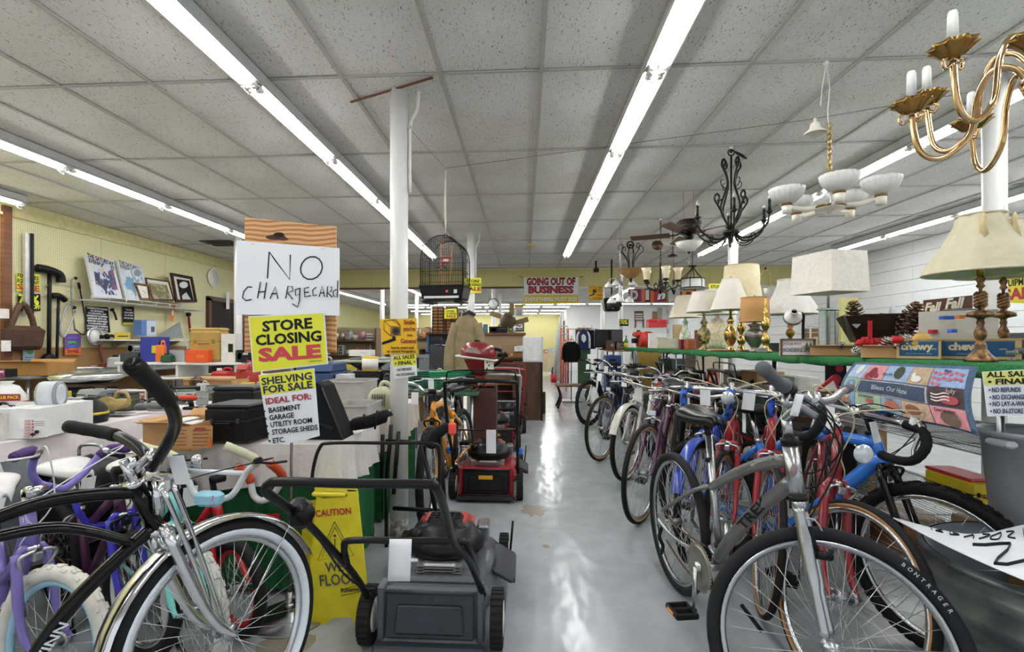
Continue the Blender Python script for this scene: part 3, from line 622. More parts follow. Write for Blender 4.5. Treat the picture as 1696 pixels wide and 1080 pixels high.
for px, py, y_, l in ((1430, 752, 1.62, 'round silver reflector disc hanging under the drop bars of the front red bicycle'), (1205, 659, 2.3, 'round silver reflector disc on the blue taped handlebar')):
    t = thing('reflector_disc', l, 'reflector', pp(px, py, y_)); P('disc', M(Rx(pi/2)).lathe([(0, -.003), (.028, -.003), (.03, 0), (.028, .004), (0, .004)], 24), mt('#c9d0d6', .2, .5), t); P('bracket', M().cyl((0, .004, 0), (0, .04, .02), .004, 6), steel(), t)
# ================================================================ flat boards: notices, posters, pictures
class Pl:
    def __init__(s, p, n, up=V((0, 0, 1))):
        s.p = V(p); s.n = V(n).normalized(); s.u = up.cross(s.n).normalized(); s.v = s.n.cross(s.u)
        s.T = Matrix((( s.u.x, -s.n.x, s.v.x, s.p.x), (s.u.y, -s.n.y, s.v.y, s.p.y), (s.u.z, -s.n.z, s.v.z, s.p.z), (0, 0, 0, 1)))
    def w(s, px, py):
        a = V((0, 0, CZ)); d = at(px, py, y=1.0)-a; return a+d*((s.p-a).dot(s.n)/d.dot(s.n))
    def l(s, px, py): q = s.w(px, py)-s.p; return (q.dot(s.u), q.dot(s.v))
def front(y): return Pl((0, y, 0), (0, -1, 0))
def wallL(x=LX+.03): return Pl((x, 0, 0), (1, 0, 0))
def wallR(x=RX-.03): return Pl((x, 0, 0), (-1, 0, 0))
def board(name, label, cat, pl, c, col, items=(), th=.004, group=None, root=None, base='panel', bend=0):
    """c: outline in photo pixels; lies in plane pl"""
    ctr = (sum(a[0] for a in c)/len(c), sum(a[1] for a in c)/len(c)); o = pl.w(*ctr)
    Q = Pl(o, pl.n, pl.v if abs(pl.n.z) > .5 else V((0, 0, 1)))
    W = I4 if root is None else rootm(root).inverted() @ Q.T
    if root is None: root = thing(name, label, cat, group=group, T=Q.T)
    mcol = col if not isinstance(col, str) else mt(col, .55, var=.03, sc=4)
    def poly(pts, h): return [Q.l(*a) for a in pts], h
    if base:
        p = [Q.l(*a) for a in c]; P(base, M(Tr(0, th/2, 0)).prism(p, th), mcol, root, W)
    k = 1
    for it in items:
        y = -.0006*k-.0004; k += 1
        if it[0] == 't':
            _, s_, cx, cy, h, wpx, cl, bold, rot = it[:9]
            a = Q.w(cx-wpx/2, cy); b = Q.w(cx+wpx/2, cy); ww = (b-a).length; hh = (Q.w(cx, cy-h/2)-Q.w(cx, cy+h/2)).length; x, z = Q.l(cx, cy)
            o_ = text(s_, hh, mt(cl, .55, var=.02), root, bold=bold, name='lettering', shear=it[9] if len(it) > 9 else 0)
            xs = [v.co.x for v in o_.data.vertices]
            if xs:
                k0 = ww/max(1e-6, max(xs)-min(xs)); m0 = (max(xs)+min(xs))/2; o_.data.transform(Sc(k0, 1, 1) @ Tr(-m0, 0, 0))
            o_.matrix_local = W @ Tr(x, y, z) @ Ry(-radians(rot))
        elif it[0] == 'p': P('patch', M(Tr(0, y, 0)).prism([Q.l(*a) for a in it[1]], .0005), it[2] if not isinstance(it[2], str) else mt(it[2], .55, var=.03), root, W)
        elif it[0] == 'l':
            m_ = M(Tr(0, y, 0)); r_ = it[2]/2*px2m(1, it[1][0][0], abs(Q.w(*it[1][0]).y)) if pl.n.y else it[2]/2*(Q.w(it[1][0][0], it[1][0][1])-Q.w(it[1][0][0], it[1][0][1]+1)).length
            for ln in (it[1:2]):
                m_.tube([(Q.l(*a)[0], 0, Q.l(*a)[1]) for a in ln], r_, 6, flat=.12)
            P('stroke', m_, mt(it[3], .6), root, W)
        elif it[0] == 'e':
            _, cx, cy, rx, ry, cl = it; P('patch', M(Tr(0, y, 0)).prism([Q.l(cx+rx*cos(2*pi*i/24), cy+ry*sin(2*pi*i/24)) for i in range(24)], .0005), cl if not isinstance(cl, str) else mt(cl, .5), root, W)
        elif it[0] == 'f':                 # raised frame of width w px, depth d m
            p = [V((*Q.l(*a), 0)) for a in c]; n = len(p); g = V((sum(q.x for q in p)/n, sum(q.y for q in p)/n, 0)); wd = it[1]*(Q.w(*ctr)-Q.w(ctr[0], ctr[1]+1)).length
            for i in range(n):
                a, b = p[i], p[(i+1) % n]; d_ = (b-a).normalized(); nn = V((-d_.y, d_.x, 0));  nn = nn if nn.dot(g-a) > 0 else -nn
                P('frame_rail', M(Tr(0, -it[3]/2, 0)).prism([(a.x, a.y), (b.x, b.y), ((b+nn*wd-d_*wd).x, (b+nn*wd-d_*wd).y), ((a+nn*wd+d_*wd).x, (a+nn*wd+d_*wd).y)], it[3]+.006), it[2], root, W)
    return root
YEL, RED, INK, WHI = '#dfe03a', '#b5303e', '#23262c', '#eceef2'
def quad(x0, y0, x1, y1): return [(x0, y0), (x1, y0), (x1, y1), (x0, y1)]
Y0 = 2.1
# sign stand with plywood board
st = thing('sign_stand', 'thin grey metal pole stand holding the plywood and sale notices', 'sign stand', pp(481, 1058, 2.16).to_3d()*1, 0)
st.location.z = 0
Pw('pole', M().tube(path((484, 370, 2.13), (484, 620, 2.14), (480, 1052, 2.16)), .0065, 10), steel(), st)
Pw('pole_sleeve', M().tube([at(479, 980, y=2.16), at(478, 1040, y=2.16)], .014, 10).tube([at(479, 1000, y=2.155), at(479, 1006, y=2.155)], .02, 8).tube([at(479, 1030, y=2.155), at(479, 1035, y=2.155)], .02, 8), steel(), st)
P('base_plate', M().lathe([(.16, 0), (.16, .008), (.02, .014), (.02, .03)], 28), steel(), st)
board('plywood_board', 'orange-grained plywood board with a dark knot behind the handwritten notice', 'board', front(Y0+.02), [(405, 360), (556, 375), (556, 583), (405, 584)], mt('#d2a676', .6, kind='ply', col2='#ac713f'),
      [('e', 457, 393, 17, 4.2, '#3a2013'), ('e', 462, 389, 9, 4, '#2a160c'), ('e', 470, 396, 8, 2.5, '#4a2a17')], th=.012)
nb = board('handwritten_notice', 'white handwritten no charge card notice pinned to the plywood board', 'notice', front(Y0), [(392, 398), (562, 411), (562, 523), (390, 521)], WHI, [
    ('l', [(443, 461), (446, 417), (455, 430), (480, 463), (481, 422)], 2.2, INK), ('l', [(516-18*cos(a*.45)+2*sin(a*.45), 444-19*sin(a*.45)) for a in range(15)], 2.2, INK),
    ('l', [(418, 476), (411, 475), (404, 483), (402, 493), (408, 498), (417, 496)], 1.9, INK), ('l', [(427, 494), (432, 467)], 1.9, INK), ('l', [(438, 495), (442, 468)], 1.9, INK), ('l', [(428, 484), (440, 483)], 1.9, INK),
    ('l', [(448, 495), (457, 475), (461, 495)], 1.9, INK), ('l', [(450, 487), (460, 486)], 1.9, INK), ('l', [(474, 495), (478, 474), (485, 475), (486, 482), (477, 485), (486, 496)], 1.9, INK),
    ('l', [(497, 478), (490, 480), (491, 490), (497, 488), (498, 477), (497, 498), (494, 509), (485, 503)], 1.9, INK), ('l', [(513, 476), (505, 478), (506, 492), (516, 490)], 1.9, INK), ('l', [(505, 485), (513, 484)], 1.9, INK),
    ('l', [(525, 476), (519, 481), (520, 490), (526, 489)], 1.9, INK), ('l', [(530, 492), (535, 474), (539, 492)], 1.9, INK), ('l', [(531, 486), (539, 485)], 1.9, INK), ('l', [(543, 493), (544, 475), (551, 476), (550, 483), (544, 485), (552, 493)], 1.9, INK), ('l', [(561, 465), (560, 493), (554, 491), (553, 483), (559, 480)], 1.9, INK)], th=.003)
for x, y in ((419, 405), (535, 413)): P('staple', M().tube([(-.006, 0, 0), (-.004, -.004, .003), (.004, -.004, .003), (.006, 0, 0)], .0008, 5), steel(), nb, rootm(nb).inverted() @ Tr(at(x, y, y=Y0-.001)))
sc_ = [(411, 524), (537, 517), (543, 603), (419, 617)]
board('store_closing_sign', 'large yellow store closing sale sign taped under the handwritten notice', 'sign', front(Y0-.012), sc_, '#e9ebe6', [('p', [(413, 526), (535, 519), (541, 601), (421, 615)], YEL),
    ('t', 'STORE', 476, 539, 17, 83, INK, .035, 4), ('t', 'CLOSING', 478, 561, 17, 109, INK, .035, 4), ('t', 'SALE', 480, 586, 21, 104, '#c8434f', .05, 4), ('t', 'CONTINENTAL SIGN CO', 523, 598, 1.6, 22, INK, 0, 4)])
board('shelving_sign', 'yellow and white shelving for sale sign hanging lowest on the pole', 'sign', front(Y0-.02), [(428, 621), (520, 610), (529, 722), (505, 729), (480, 734), (447, 738)], WHI, [
    ('p', [(429, 622), (519, 611), (522, 643), (434, 655)], YEL), ('t', 'SHELVING', 475, 628, 12, 84, '#1f2a4a', .03, 7), ('t', 'FOR SALE', 477, 642, 12, 82, '#1f2a4a', .03, 7), ('t', 'IDEAL FOR:', 478, 661, 10, 76, '#a83a45', .03, 7),
    ('t', 'BASEMENT', 472, 677, 8.5, 53, INK, .02, 7), ('t', 'GARAGE', 467, 690, 8.5, 41, INK, .02, 7), ('t', 'UTILITY ROOM', 483, 700, 8.5, 69, INK, .02, 7), ('t', 'STORAGE SHEDS', 489, 712, 8.5, 76, INK, .02, 7), ('t', 'ETC.', 463, 729, 8.5, 20, INK, .02, 7)] +
    [('e', 439+2.3*i, 681+12.2*i, 1.8, 1.8, INK) for i in range(5)])
# notices on the first column
def camsign(label, y, x0, y0, k, rot=0):
    def q(a, b): return (x0+a*k, y0+b*k)
    L_ = lambda pts, w_=1.2: ('l', [q(*p) for p in pts], w_*k, INK)
    board('camera_notice', label, 'notice', front(y), [q(0, 2), q(61, 0), q(62, 60), q(5, 60)], '#e6b722', [L_([(7, 5), (21, 3), (34, 13), (18, 14), (7, 5), (7, 20), (19, 30)]), L_([(21, 3), (27, 3), (34, 13)]),
        ('p', [q(18, 14), q(35, 14), q(35, 29), q(18, 30)], '#8a6a2a'), ('e', *q(27, 21.5), 6.4*k, 6.4*k, '#3a3530'), ('e', *q(27, 21.5), 2*k, 2*k, '#14130f'), ('p', [q(21, 30), q(26, 30), q(27, 37), q(4, 44), q(4, 40), q(21, 34)], INK),
        ('t', 'Smile', *q(49, 7), 7*k, 18*k, '#8c1f2c', .03, 0), ('t', "you're", *q(49, 18), 7*k, 20*k, '#8c1f2c', .03, 0), ('t', 'on', *q(50, 28), 5*k, 9*k, '#8c1f2c', .03, 0), ('t', 'Camera!', *q(48, 38), 7*k, 26*k, '#8c1f2c', .03, 0),
        ('t', 'Sonria usted está', *q(38, 49), 4.4*k, 38*k, INK, .02, 0), ('t', 'en cámara fotográfica', *q(36, 55), 4.4*k, 47*k, INK, .02, 0)], th=.002)
camsign('yellow smile camera notice taped to the first white column', 3.08, 629, 527, 1)
camsign('small yellow camera notice hanging from the header beam beside the banner', 10.78, 974, 473.5, .4)
board('sales_notice', 'curled all sales final notice taped low on the first white column', 'notice', front(3.085), [(649, 590), (689, 585), (691, 622), (653, 628)], WHI, [('p', [(650, 591), (688, 586), (689, 604), (652, 607)], YEL),
    ('t', 'ALL SALES', 669, 592, 6, 35, INK, .03, 5), ('t', '• FINAL •', 671, 601, 6, 34, INK, .03, 5), ('t', '• NO REFUNDS', 669, 612, 4.5, 26, INK, .02, 5), ('t', '• NO EXCHANGES', 671, 620, 4.5, 32, INK, .02, 5)], th=.002)
board('sales_notice', 'large all sales final notice hanging from the green shelf by the clear tub', 'notice', front(1.7), [(1627, 616), (1730, 610), (1734, 686), (1636, 690)], WHI, [('p', [(1628, 617), (1729, 611), (1731, 636), (1631, 638)], '#e3e27e'),
    ('t', 'ALL SALES', 1674, 620, 9, 82, INK, .03, 2), ('t', '• FINAL •', 1674, 632, 9, 78, INK, .03, 2), ('t', '• NO REFUNDS', 1663, 646, 8, 53, '#22325c', .02, 1), ('t', '• NO EXCHANGES', 1669, 658, 8, 63, '#22325c', .02, 1),
    ('t', '• NO LAY-A-WAYS', 1670, 669, 8, 66, '#22325c', .02, 1), ('t', '• NO IN-STORE CHARGES', 1684, 681, 8, 92, '#22325c', .02, 1)], th=.002)
board('sale_sign', 'yellow store closing sale sign on the coat column behind the birdcage', 'sign', front(7.2), [(769, 461), (797, 460), (797, 485), (771, 486)], YEL, [('t', 'STORE', 783, 466, 4.5, 22, INK, .03, 0), ('t', 'CLOSING', 784, 472, 4.5, 25, INK, .03, 0), ('t', 'SALE', 784, 479, 6, 25, '#9c2233', .04, 0)])
board('sale_sign', 'small yellow sale sign on the cardboard shelf rack', 'sign', front(8.98), [(736, 512), (756, 511), (757, 527), (736, 528)], YEL, [('t', 'STORE', 746, 515.5, 3, 13, INK, .03, 0), ('t', 'CLOSING', 747, 519.5, 3, 17, INK, .03, 0), ('t', 'SALE', 747, 524, 4, 16, '#9c2233', .04, 0)])
board('sale_sign', 'yellow sale sign half hidden by lampshades on the far right column', 'sign', front(7.286), [(1174, 470), (1200, 470), (1200, 487), (1174, 487)], YEL, [('t', 'STORE', 1187, 475, 5, 20, INK, .03, 0), ('t', 'CLOSING', 1187, 482, 5, 24, INK, .03, 0)])
board('discount_sign', 'black seventy percent off sign on the slim column by the television', 'sign', front(12.3), quad(1026, 529, 1041, 540), '#191a16', [('t', '70%', 1033, 534, 7, 13, '#e2e93a', .04, 0)])
bn = board('banner', 'red lettered going out of business banner hung from the header beam', 'banner', front(10.7), [(868, 459.5), (958, 459.5), (958, 503), (867, 504)], '#d9dade', [('p', [(867.5, 488), (958, 488), (958, 503), (867, 504)], '#d6c02c'),
    ('t', 'GOING OUT OF', 912.5, 467, 11.5, 81, '#1e1e22', .06, 0), ('t', 'GOING OUT OF', 912.5, 467, 10, 79, '#b02634', .03, 0), ('t', 'BUSINESS', 912.5, 480.5, 11, 75, '#1e1e22', .06, 0), ('t', 'BUSINESS', 912.5, 480.5, 9.8, 73, '#b02634', .03, 0),
    ('t', 'EVERYTHING MUST GO!', 912.5, 496, 8.6, 87, '#7f8896', .04, 0), ('t', 'EVERYTHING MUST GO!', 912.5, 496, 7.4, 85, '#f2f3f5', .01, 0)], th=.003)
for x in (866, 912, 960): Pw('banner_hook', M().cyl(at(x, 459, y=10.68), at(x+(-6 if x < 900 else 0 if x < 950 else 6), 458, y=10.76), .006, 6), BLACK(), bn, parent=bn)
board('shelving_notice', 'small white shelving notice hanging in the back room below the header', 'notice', front(12.5), quad(852, 504, 867, 524), WHI, [('p', quad(852, 504, 867, 509), YEL), ('t', 'SHELVING', 859.5, 505.3, 1.8, 13, INK, .03, 0), ('t', 'FOR SALE', 859.5, 507.6, 1.8, 12, INK, .03, 0), ('t', 'IDEAL FOR:', 859, 511, 1.6, 10, '#a83a45', .03, 0)] + [('l', [(855, 514+2.6*i), (864, 514+2.6*i)], .8, INK) for i in range(4)])
for px in (854, 865): single('hanging_wire', M().cyl(at(px, 504, y=12.5), at(px, 504, y=12.5)+V((0, 0, H-at(px, 504, y=12.5).z)), .004, 5), steel(), ['left', 'right'][px > 860]+' thin wire holding the small shelving notice', 'wire', group='notice wires')
# left wall posters and panels
wL = wallL(LX+.02)
board('fixtures_sign', 'yellow fixtures equipment sale sign behind the black level on pegboard', 'sign', wL, [(28, 452), (66, 455), (66, 483), (28, 482)], YEL, [('t', 'FIXTURES', 47, 459, 6, 35, INK, .03, -2), ('t', 'EQUIPMENT', 47, 467, 6, 36, INK, .03, -1), ('t', 'SALE', 47, 477, 9, 37, '#b5303e', .04, 0)])
board('percent_sign', 'black and yellow seventy percent off sign below the fixtures sign', 'sign', wL, [(30, 487), (67, 487), (67, 515), (30, 515)], '#16160f', [('t', '70%', 48, 497, 15, 34, '#e6ea3a', .04, 0), ('t', 'OFF', 60, 509, 7, 13, '#e6ea3a', .04, 0)])
board('warning_sign', 'black stop engine warning sign with white capitals on the pegboard', 'sign', wL, [(142, 507), (179, 509), (183, 551), (142, 550)], '#17181a', [('t', l, 161, 511.5+4.15*i, 2.7, w_, WHI, .03, -1) for i, (l, w_) in enumerate([('WARNING STOP ENGINE', 34), ('NO SMOKING.', 22), ('IT IS UNLAWFUL AND', 30), ('DANGEROUS TO DISPENSE', 34), ('GASOLINE INTO UN-', 32), ('APPROVED CONTAINERS', 34), ('IT IS UNLAWFUL AND', 30), ('DANGEROUS TO DISPENSE', 35), ('GASOLINE WITHOUT AN', 35), ('ATTENDANT ON DUTY', 34)])])
board('responsibility_sign', 'small black sign with white italic lines and a yellow foot', 'sign', wL, [(203, 508), (222, 508), (223, 538), (204, 538)], '#17181a', [('p', [(204, 534), (223, 534), (223, 538), (204, 538)], '#c9b92e')] + [('t', l, 213, 513+4.6*i, 3, w_, WHI, .02, 0) for i, (l, w_) in enumerate([('You are', 10), ('responsible', 15), ('for all kids', 14), ('and any items', 16)])])
board('paper_notice', 'white paper taped high on the brown panel beside the left column', 'notice', wallL(LX+.06), quad(375, 484, 380, 512), WHI)
# framed pictures leaning on the wire wall shelf
def lean_pl(px, py, ang): return Pl(at(px, py, x=LX+.28), (cos(ang), 0, sin(ang)))
frm = lambda c: mt(c, .4, kind='wood', col2='#2a1710')
art1 = mt('#3f3f5c', .6, kind='art', col2='#c7cedd', sc=7); lp = lean_pl(160, 493, .26)
board('poster_board', 'tall magazine cover board with a dark seated figure, leftmost on the wire shelf', 'picture', lp, [(142, 422), (188, 431), (203, 494), (157, 494)], '#cfd2d6', [('t', 'THE SATURDAY', 167, 431, 7, 40, INK, .03, -9), ('t', 'EVENING POST', 169, 439, 6, 39, INK, .03, -9), ('p', [(154, 440), (181, 437), (193, 489), (161, 488)], art1), ('p', [(178, 450), (187, 447), (195, 480), (185, 480)], mt('#3c5578', .6, kind='art', col2='#8c5a6a', sc=14)), ('e', 168, 447, 4, 5, '#cdbfb6'), ('e', 152, 465, .8, .9, '#e03020')], th=.03)
board('poster_board', 'pale magazine cover board with a blue figure, second on the wire shelf', 'picture', lp, [(193, 432), (235, 440), (248, 497), (209, 497)], '#cdd1d6', [('t', 'THE SATURDAY', 216, 441, 6, 34, '#4c5566', .03, -9), ('t', 'EVENING POST', 218, 448, 5, 33, '#4c5566', .03, -9), ('p', [(207, 448), (232, 444), (243, 494), (214, 493)], mt('#7d9db6', .6, kind='art', col2='#d8dde2', sc=7)), ('e', 214, 470, 7, 10, '#6f9fc4'), ('e', 227, 452, 6, 6, '#8f97a0'), ('e', 205, 471, .8, .9, '#e03020')], th=.03)
board('framed_picture', 'small brown framed sketch leaning before the blue cover board', 'picture', lean_pl(240, 497, .2), [(221, 468), (246, 472), (254, 498), (232, 497)], '#e8e5dc', [('f', 3.2, frm('#8a5a2c'), .012), ('l', [(236, 481), (242, 487)], .8, INK), ('l', [(237, 487), (241, 492)], .6, '#77705a')], th=.01)
board('framed_picture', 'wide framed autumn landscape print on the wire shelf', 'picture', lean_pl(262, 498, .24), [(240, 460), (279, 466), (288, 498), (247, 497)], '#d8d2bf', [('f', 1.6, frm('#5a2c1c'), .012), ('p', [(245, 468), (276, 472), (284, 496), (253, 495)], mt('#77704a', .6, kind='art', col2='#a09c80', sc=9))], th=.012)
board('framed_picture', 'dark framed black and white print at the far end of the wire shelf', 'picture', lean_pl(310, 501, .24), [(281, 452), (317, 459), (325, 501), (290, 501)], '#d8cfc4', [('f', 4, frm('#3a211a'), .02), ('p', [(292, 462), (313, 465), (321, 500), (299, 499)], mt('#141416', .5)), ('e', 304, 472, 7, 5.5, '#d8d8d4'), ('p', [(301, 490), (308, 484), (318, 499), (303, 499)], '#c9c9c6')], th=.03)
# pictures and boards further back
board('framed_picture', 'black framed monochrome print on the yellow far wall', 'picture', front(26.98), quad(842.5, 534, 868, 549), '#8a8d90', [('f', 2.2, BLACK(), .03), ('p', quad(846, 537, 865, 546), mt('#3c3d40', .6, kind='art', col2='#b9babd', sc=3))])
board('framed_picture', 'black and white snowy print standing above the black cabinet', 'picture', front(9.4), quad(760, 513, 775, 530), '#2a2b2c', [('p', quad(761, 514, 774, 529), mt('#26282a', .6, kind='art', col2='#c9cacd', sc=9))])
ds = board('painted_letter_board', 'row of painted letter panels hanging over the back room television', 'wall decoration', front(10.79), quad(1040, 478.5, 1107, 500.5), '#8c2228', [('p', quad(1040, 479, 1061, 500), '#8c1f2a'), ('p', quad(1061, 479, 1062.5, 500), '#3c4a8c'), ('p', quad(1062.5, 479, 1083, 500), '#d5622c'), ('p', quad(1083, 479, 1104, 500), '#a3282f'), ('p', quad(1104, 479, 1107, 500), '#5c7a34'),
    ('t', 'D', 1051, 490, 18, 15, '#22262c', .06, 0), ('t', 'D', 1050.5, 489.5, 16, 13, '#b9c6cc', .05, 0), ('t', 'I', 1072.5, 490, 18, 9, '#2a2c30', .09, 0), ('t', 'I', 1072, 489.5, 15, 6, '#c9cdcf', .06, 0), ('t', 'n', 1095, 490, 15, 17, '#23262c', .07, 10, .3), ('t', 'n', 1094.6, 489.6, 13, 15, '#cfe0e8', .05, 10, .3)])
board('painted_letter_board', 'red and green painted panel with two yellow blocks behind the drum pendant', 'wall decoration', front(10.79), quad(1126, 475.5, 1153, 491), '#8c2228', [('p', quad(1130, 481, 1149, 490), '#c9a24c'), ('p', quad(1136, 483, 1144, 488), '#5c3a20')])
camx = None
board('menu_sign', 'yellow equipment sale sign fixed to the white block wall', 'sign', wallR(5.2), [(1664, 460), (1740, 455), (1740, 505), (1650, 500)], '#d9cf3c', [('t', 'EQUIPMENT', 1686, 468, 11, 62, INK, .03, 0), ('t', 'SALE', 1690, 487, 18, 56, '#a8323c', .05, 0)])
# ================================================================ left foreground
sw = bike('black cruiser bicycle with a whitewall tyre and chrome mudguard', hub(378, 1050, .335), hd=(.62, .78), r=.335, wb=1.12, steer=14, lean=-2, col='#141416', style='cruiser', bars='bmx', forkc='#dcdcde', tw=.054, side='#e3ebf2', fender='chrome', fine=True, ft=.0175, grip='#1c1d1f', bar='#1c1d1f', levers=False,
          barw=[[(252, 775, 1.30), (238, 750, 1.32), (212, 730, 1.36), (180, 718, 1.40), (112, 706, 1.42)], [(252, 775, 1.30), (284, 722, 1.24), (289, 688, 1.16), (268, 650, 1.06), (220, 604, .93)]], nsp=36)
Wi = None
# truss rods of the sprung fork
for a, b in (((284, 800, 1.36), (372, 1040, 1.49)), ((270, 812, 1.30), (360, 1045, 1.46))):
    Pw('truss_rod', M().tube(bez(path(a, ((a[0]*.6+b[0]*.4+4), (a[1]*.6+b[1]*.4), a[2]*.6+b[2]*.4), b), 4), .0075, 10), chrome(), sw)
Pw('fork_spring_head', M().box(at(268, 800, y=1.36), (.07, .05, .05), bev=.012).cyl(at(262, 795, y=1.33), at(262, 850, y=1.33), .016, 12), chrome(), sw)
Pw('gooseneck', M().tube(bez(path((232, 800, 1.36), (226, 786, 1.35), (236, 772, 1.32), (256, 752, 1.28)), 5), [.022]*6+[.018]*10, 12), chrome(), sw)
bike('lilac girls bicycle with white tyres and purple handlebar grips', hub(78, 1072, .25), hd=(.8, -.45), r=.25, wb=.78, steer=18, lean=0, col='#7568ae', style='step', bars='bmx', tw=.05, tyre='#d9d6cc', rim='#9fc8dc', bar='#7d70bd', grip='#4a2f66', seat='#e2e0e0', knobs=48, headh=.03, cables='#e4e6e8', ft=.018, fine=True, nsp=28,
     barw=[[(85, 806, 1.66), (64, 800, 1.64), (52, 780, 1.6), (56, 748, 1.56), (22, 758, 1.48)], [(85, 806, 1.66), (108, 808, 1.7), (140, 782, 1.76), (176, 746, 1.82), (214, 742, 1.84)]])
bike('dark blue kids bicycle behind the lilac one, with a maroon frame', hub(232, 985, .25), hd=(.88, -.45), r=.25, wb=.78, steer=5, col='#4a1a3c', forkc='#3a2fae', style='bmx', bars='bmx', bar='#3a34b4', tw=.05, tyre='#2a2a2c', seat='#d9d8d6', grip='#a29c8c', headh=.02,
     barw=[[(190, 868, 2.05), (150, 868, 2.03), (128, 845, 2.0), (118, 815, 2.0), (90, 812, 1.9)], [(190, 868, 2.05), (213, 862, 2.07), (226, 835, 2.1), (230, 810, 2.1), (262, 806, 2.1)]])
wb_ = bike('white and turquoise kids bicycle with a blue handlebar bag', hub(318, 1012, .25), hd=(.8, -.6), r=.25, wb=.78, steer=4, col='#7ad0c8', forkc='#7ad0c8', style='bmx', bars='bmx', bar='#eceef0', tw=.048, tyre='#c9c8c4', seat='#dedcd8', grip='#c9c6a8', knobs=48, headh=.04, bell=False,
     barw=[[(345, 826, 1.9), (322, 818, 1.9), (306, 780, 1.9), (290, 757, 1.88), (228, 738, 1.85)], [(345, 826, 1.9), (382, 822, 1.9), (408, 782, 1.9), (424, 762, 1.86), (372, 738, 1.8)]])
Pw('crossbar', M().tube(path((306, 780, 1.9), (408, 784, 1.9)), .010, 10), mt('#eceef0', .3), wb_)
Pw('bell', M().ell(at(326, 762, y=1.86), (.042, .042, .046)).cyl(at(318, 770, y=1.87), at(332, 772, y=1.87), .012, 10), mt('#d6d8dc', .15, .8), wb_)
g = M(); c_ = at(347, 826, y=1.84); g.box(c_, (.1, .05, .055), bev=.012, tx=1.05); Pw('handlebar_bag', g, mt('#9cd3e6', .5), wb_)
for dx, dz in ((.028, .005), (.034, -.012), (.02, -.016), (.03, .016)): Pw('bag_dot', M().ell(c_+V((dx, -.025, dz)), (.009, .003, .009)), mt('#d873a8', .5), wb_)
bike('small red kids bicycle with a red rimmed black tyre and white number', hub(392, 975, .2), hd=(.85, -.5), r=.205, wb=.66, steer=0, col='#c01f28', style='bmx', bars='bmx', bar='#d8d8da', tw=.05, rim='#c8222c', grip='#c8502a', headh=.05, seat='#1c1c1e', levers=False,
     barw=[[(432, 830, 2.25), (420, 820, 2.25), (412, 790, 2.25), (392, 772, 2.2)], [(432, 830, 2.25), (450, 822, 2.25), (468, 790, 2.22), (446, 766, 2.1)]])
n95 = board('number_plate', 'red number plate reading ninety-five above the small red bicycle', 'number plate', front(2.3), quad(434, 852, 462, 880), '#c01f28', [('t', '95', 448, 866, 13, 13, WHI, .04, 25)], base='panel', th=.01)
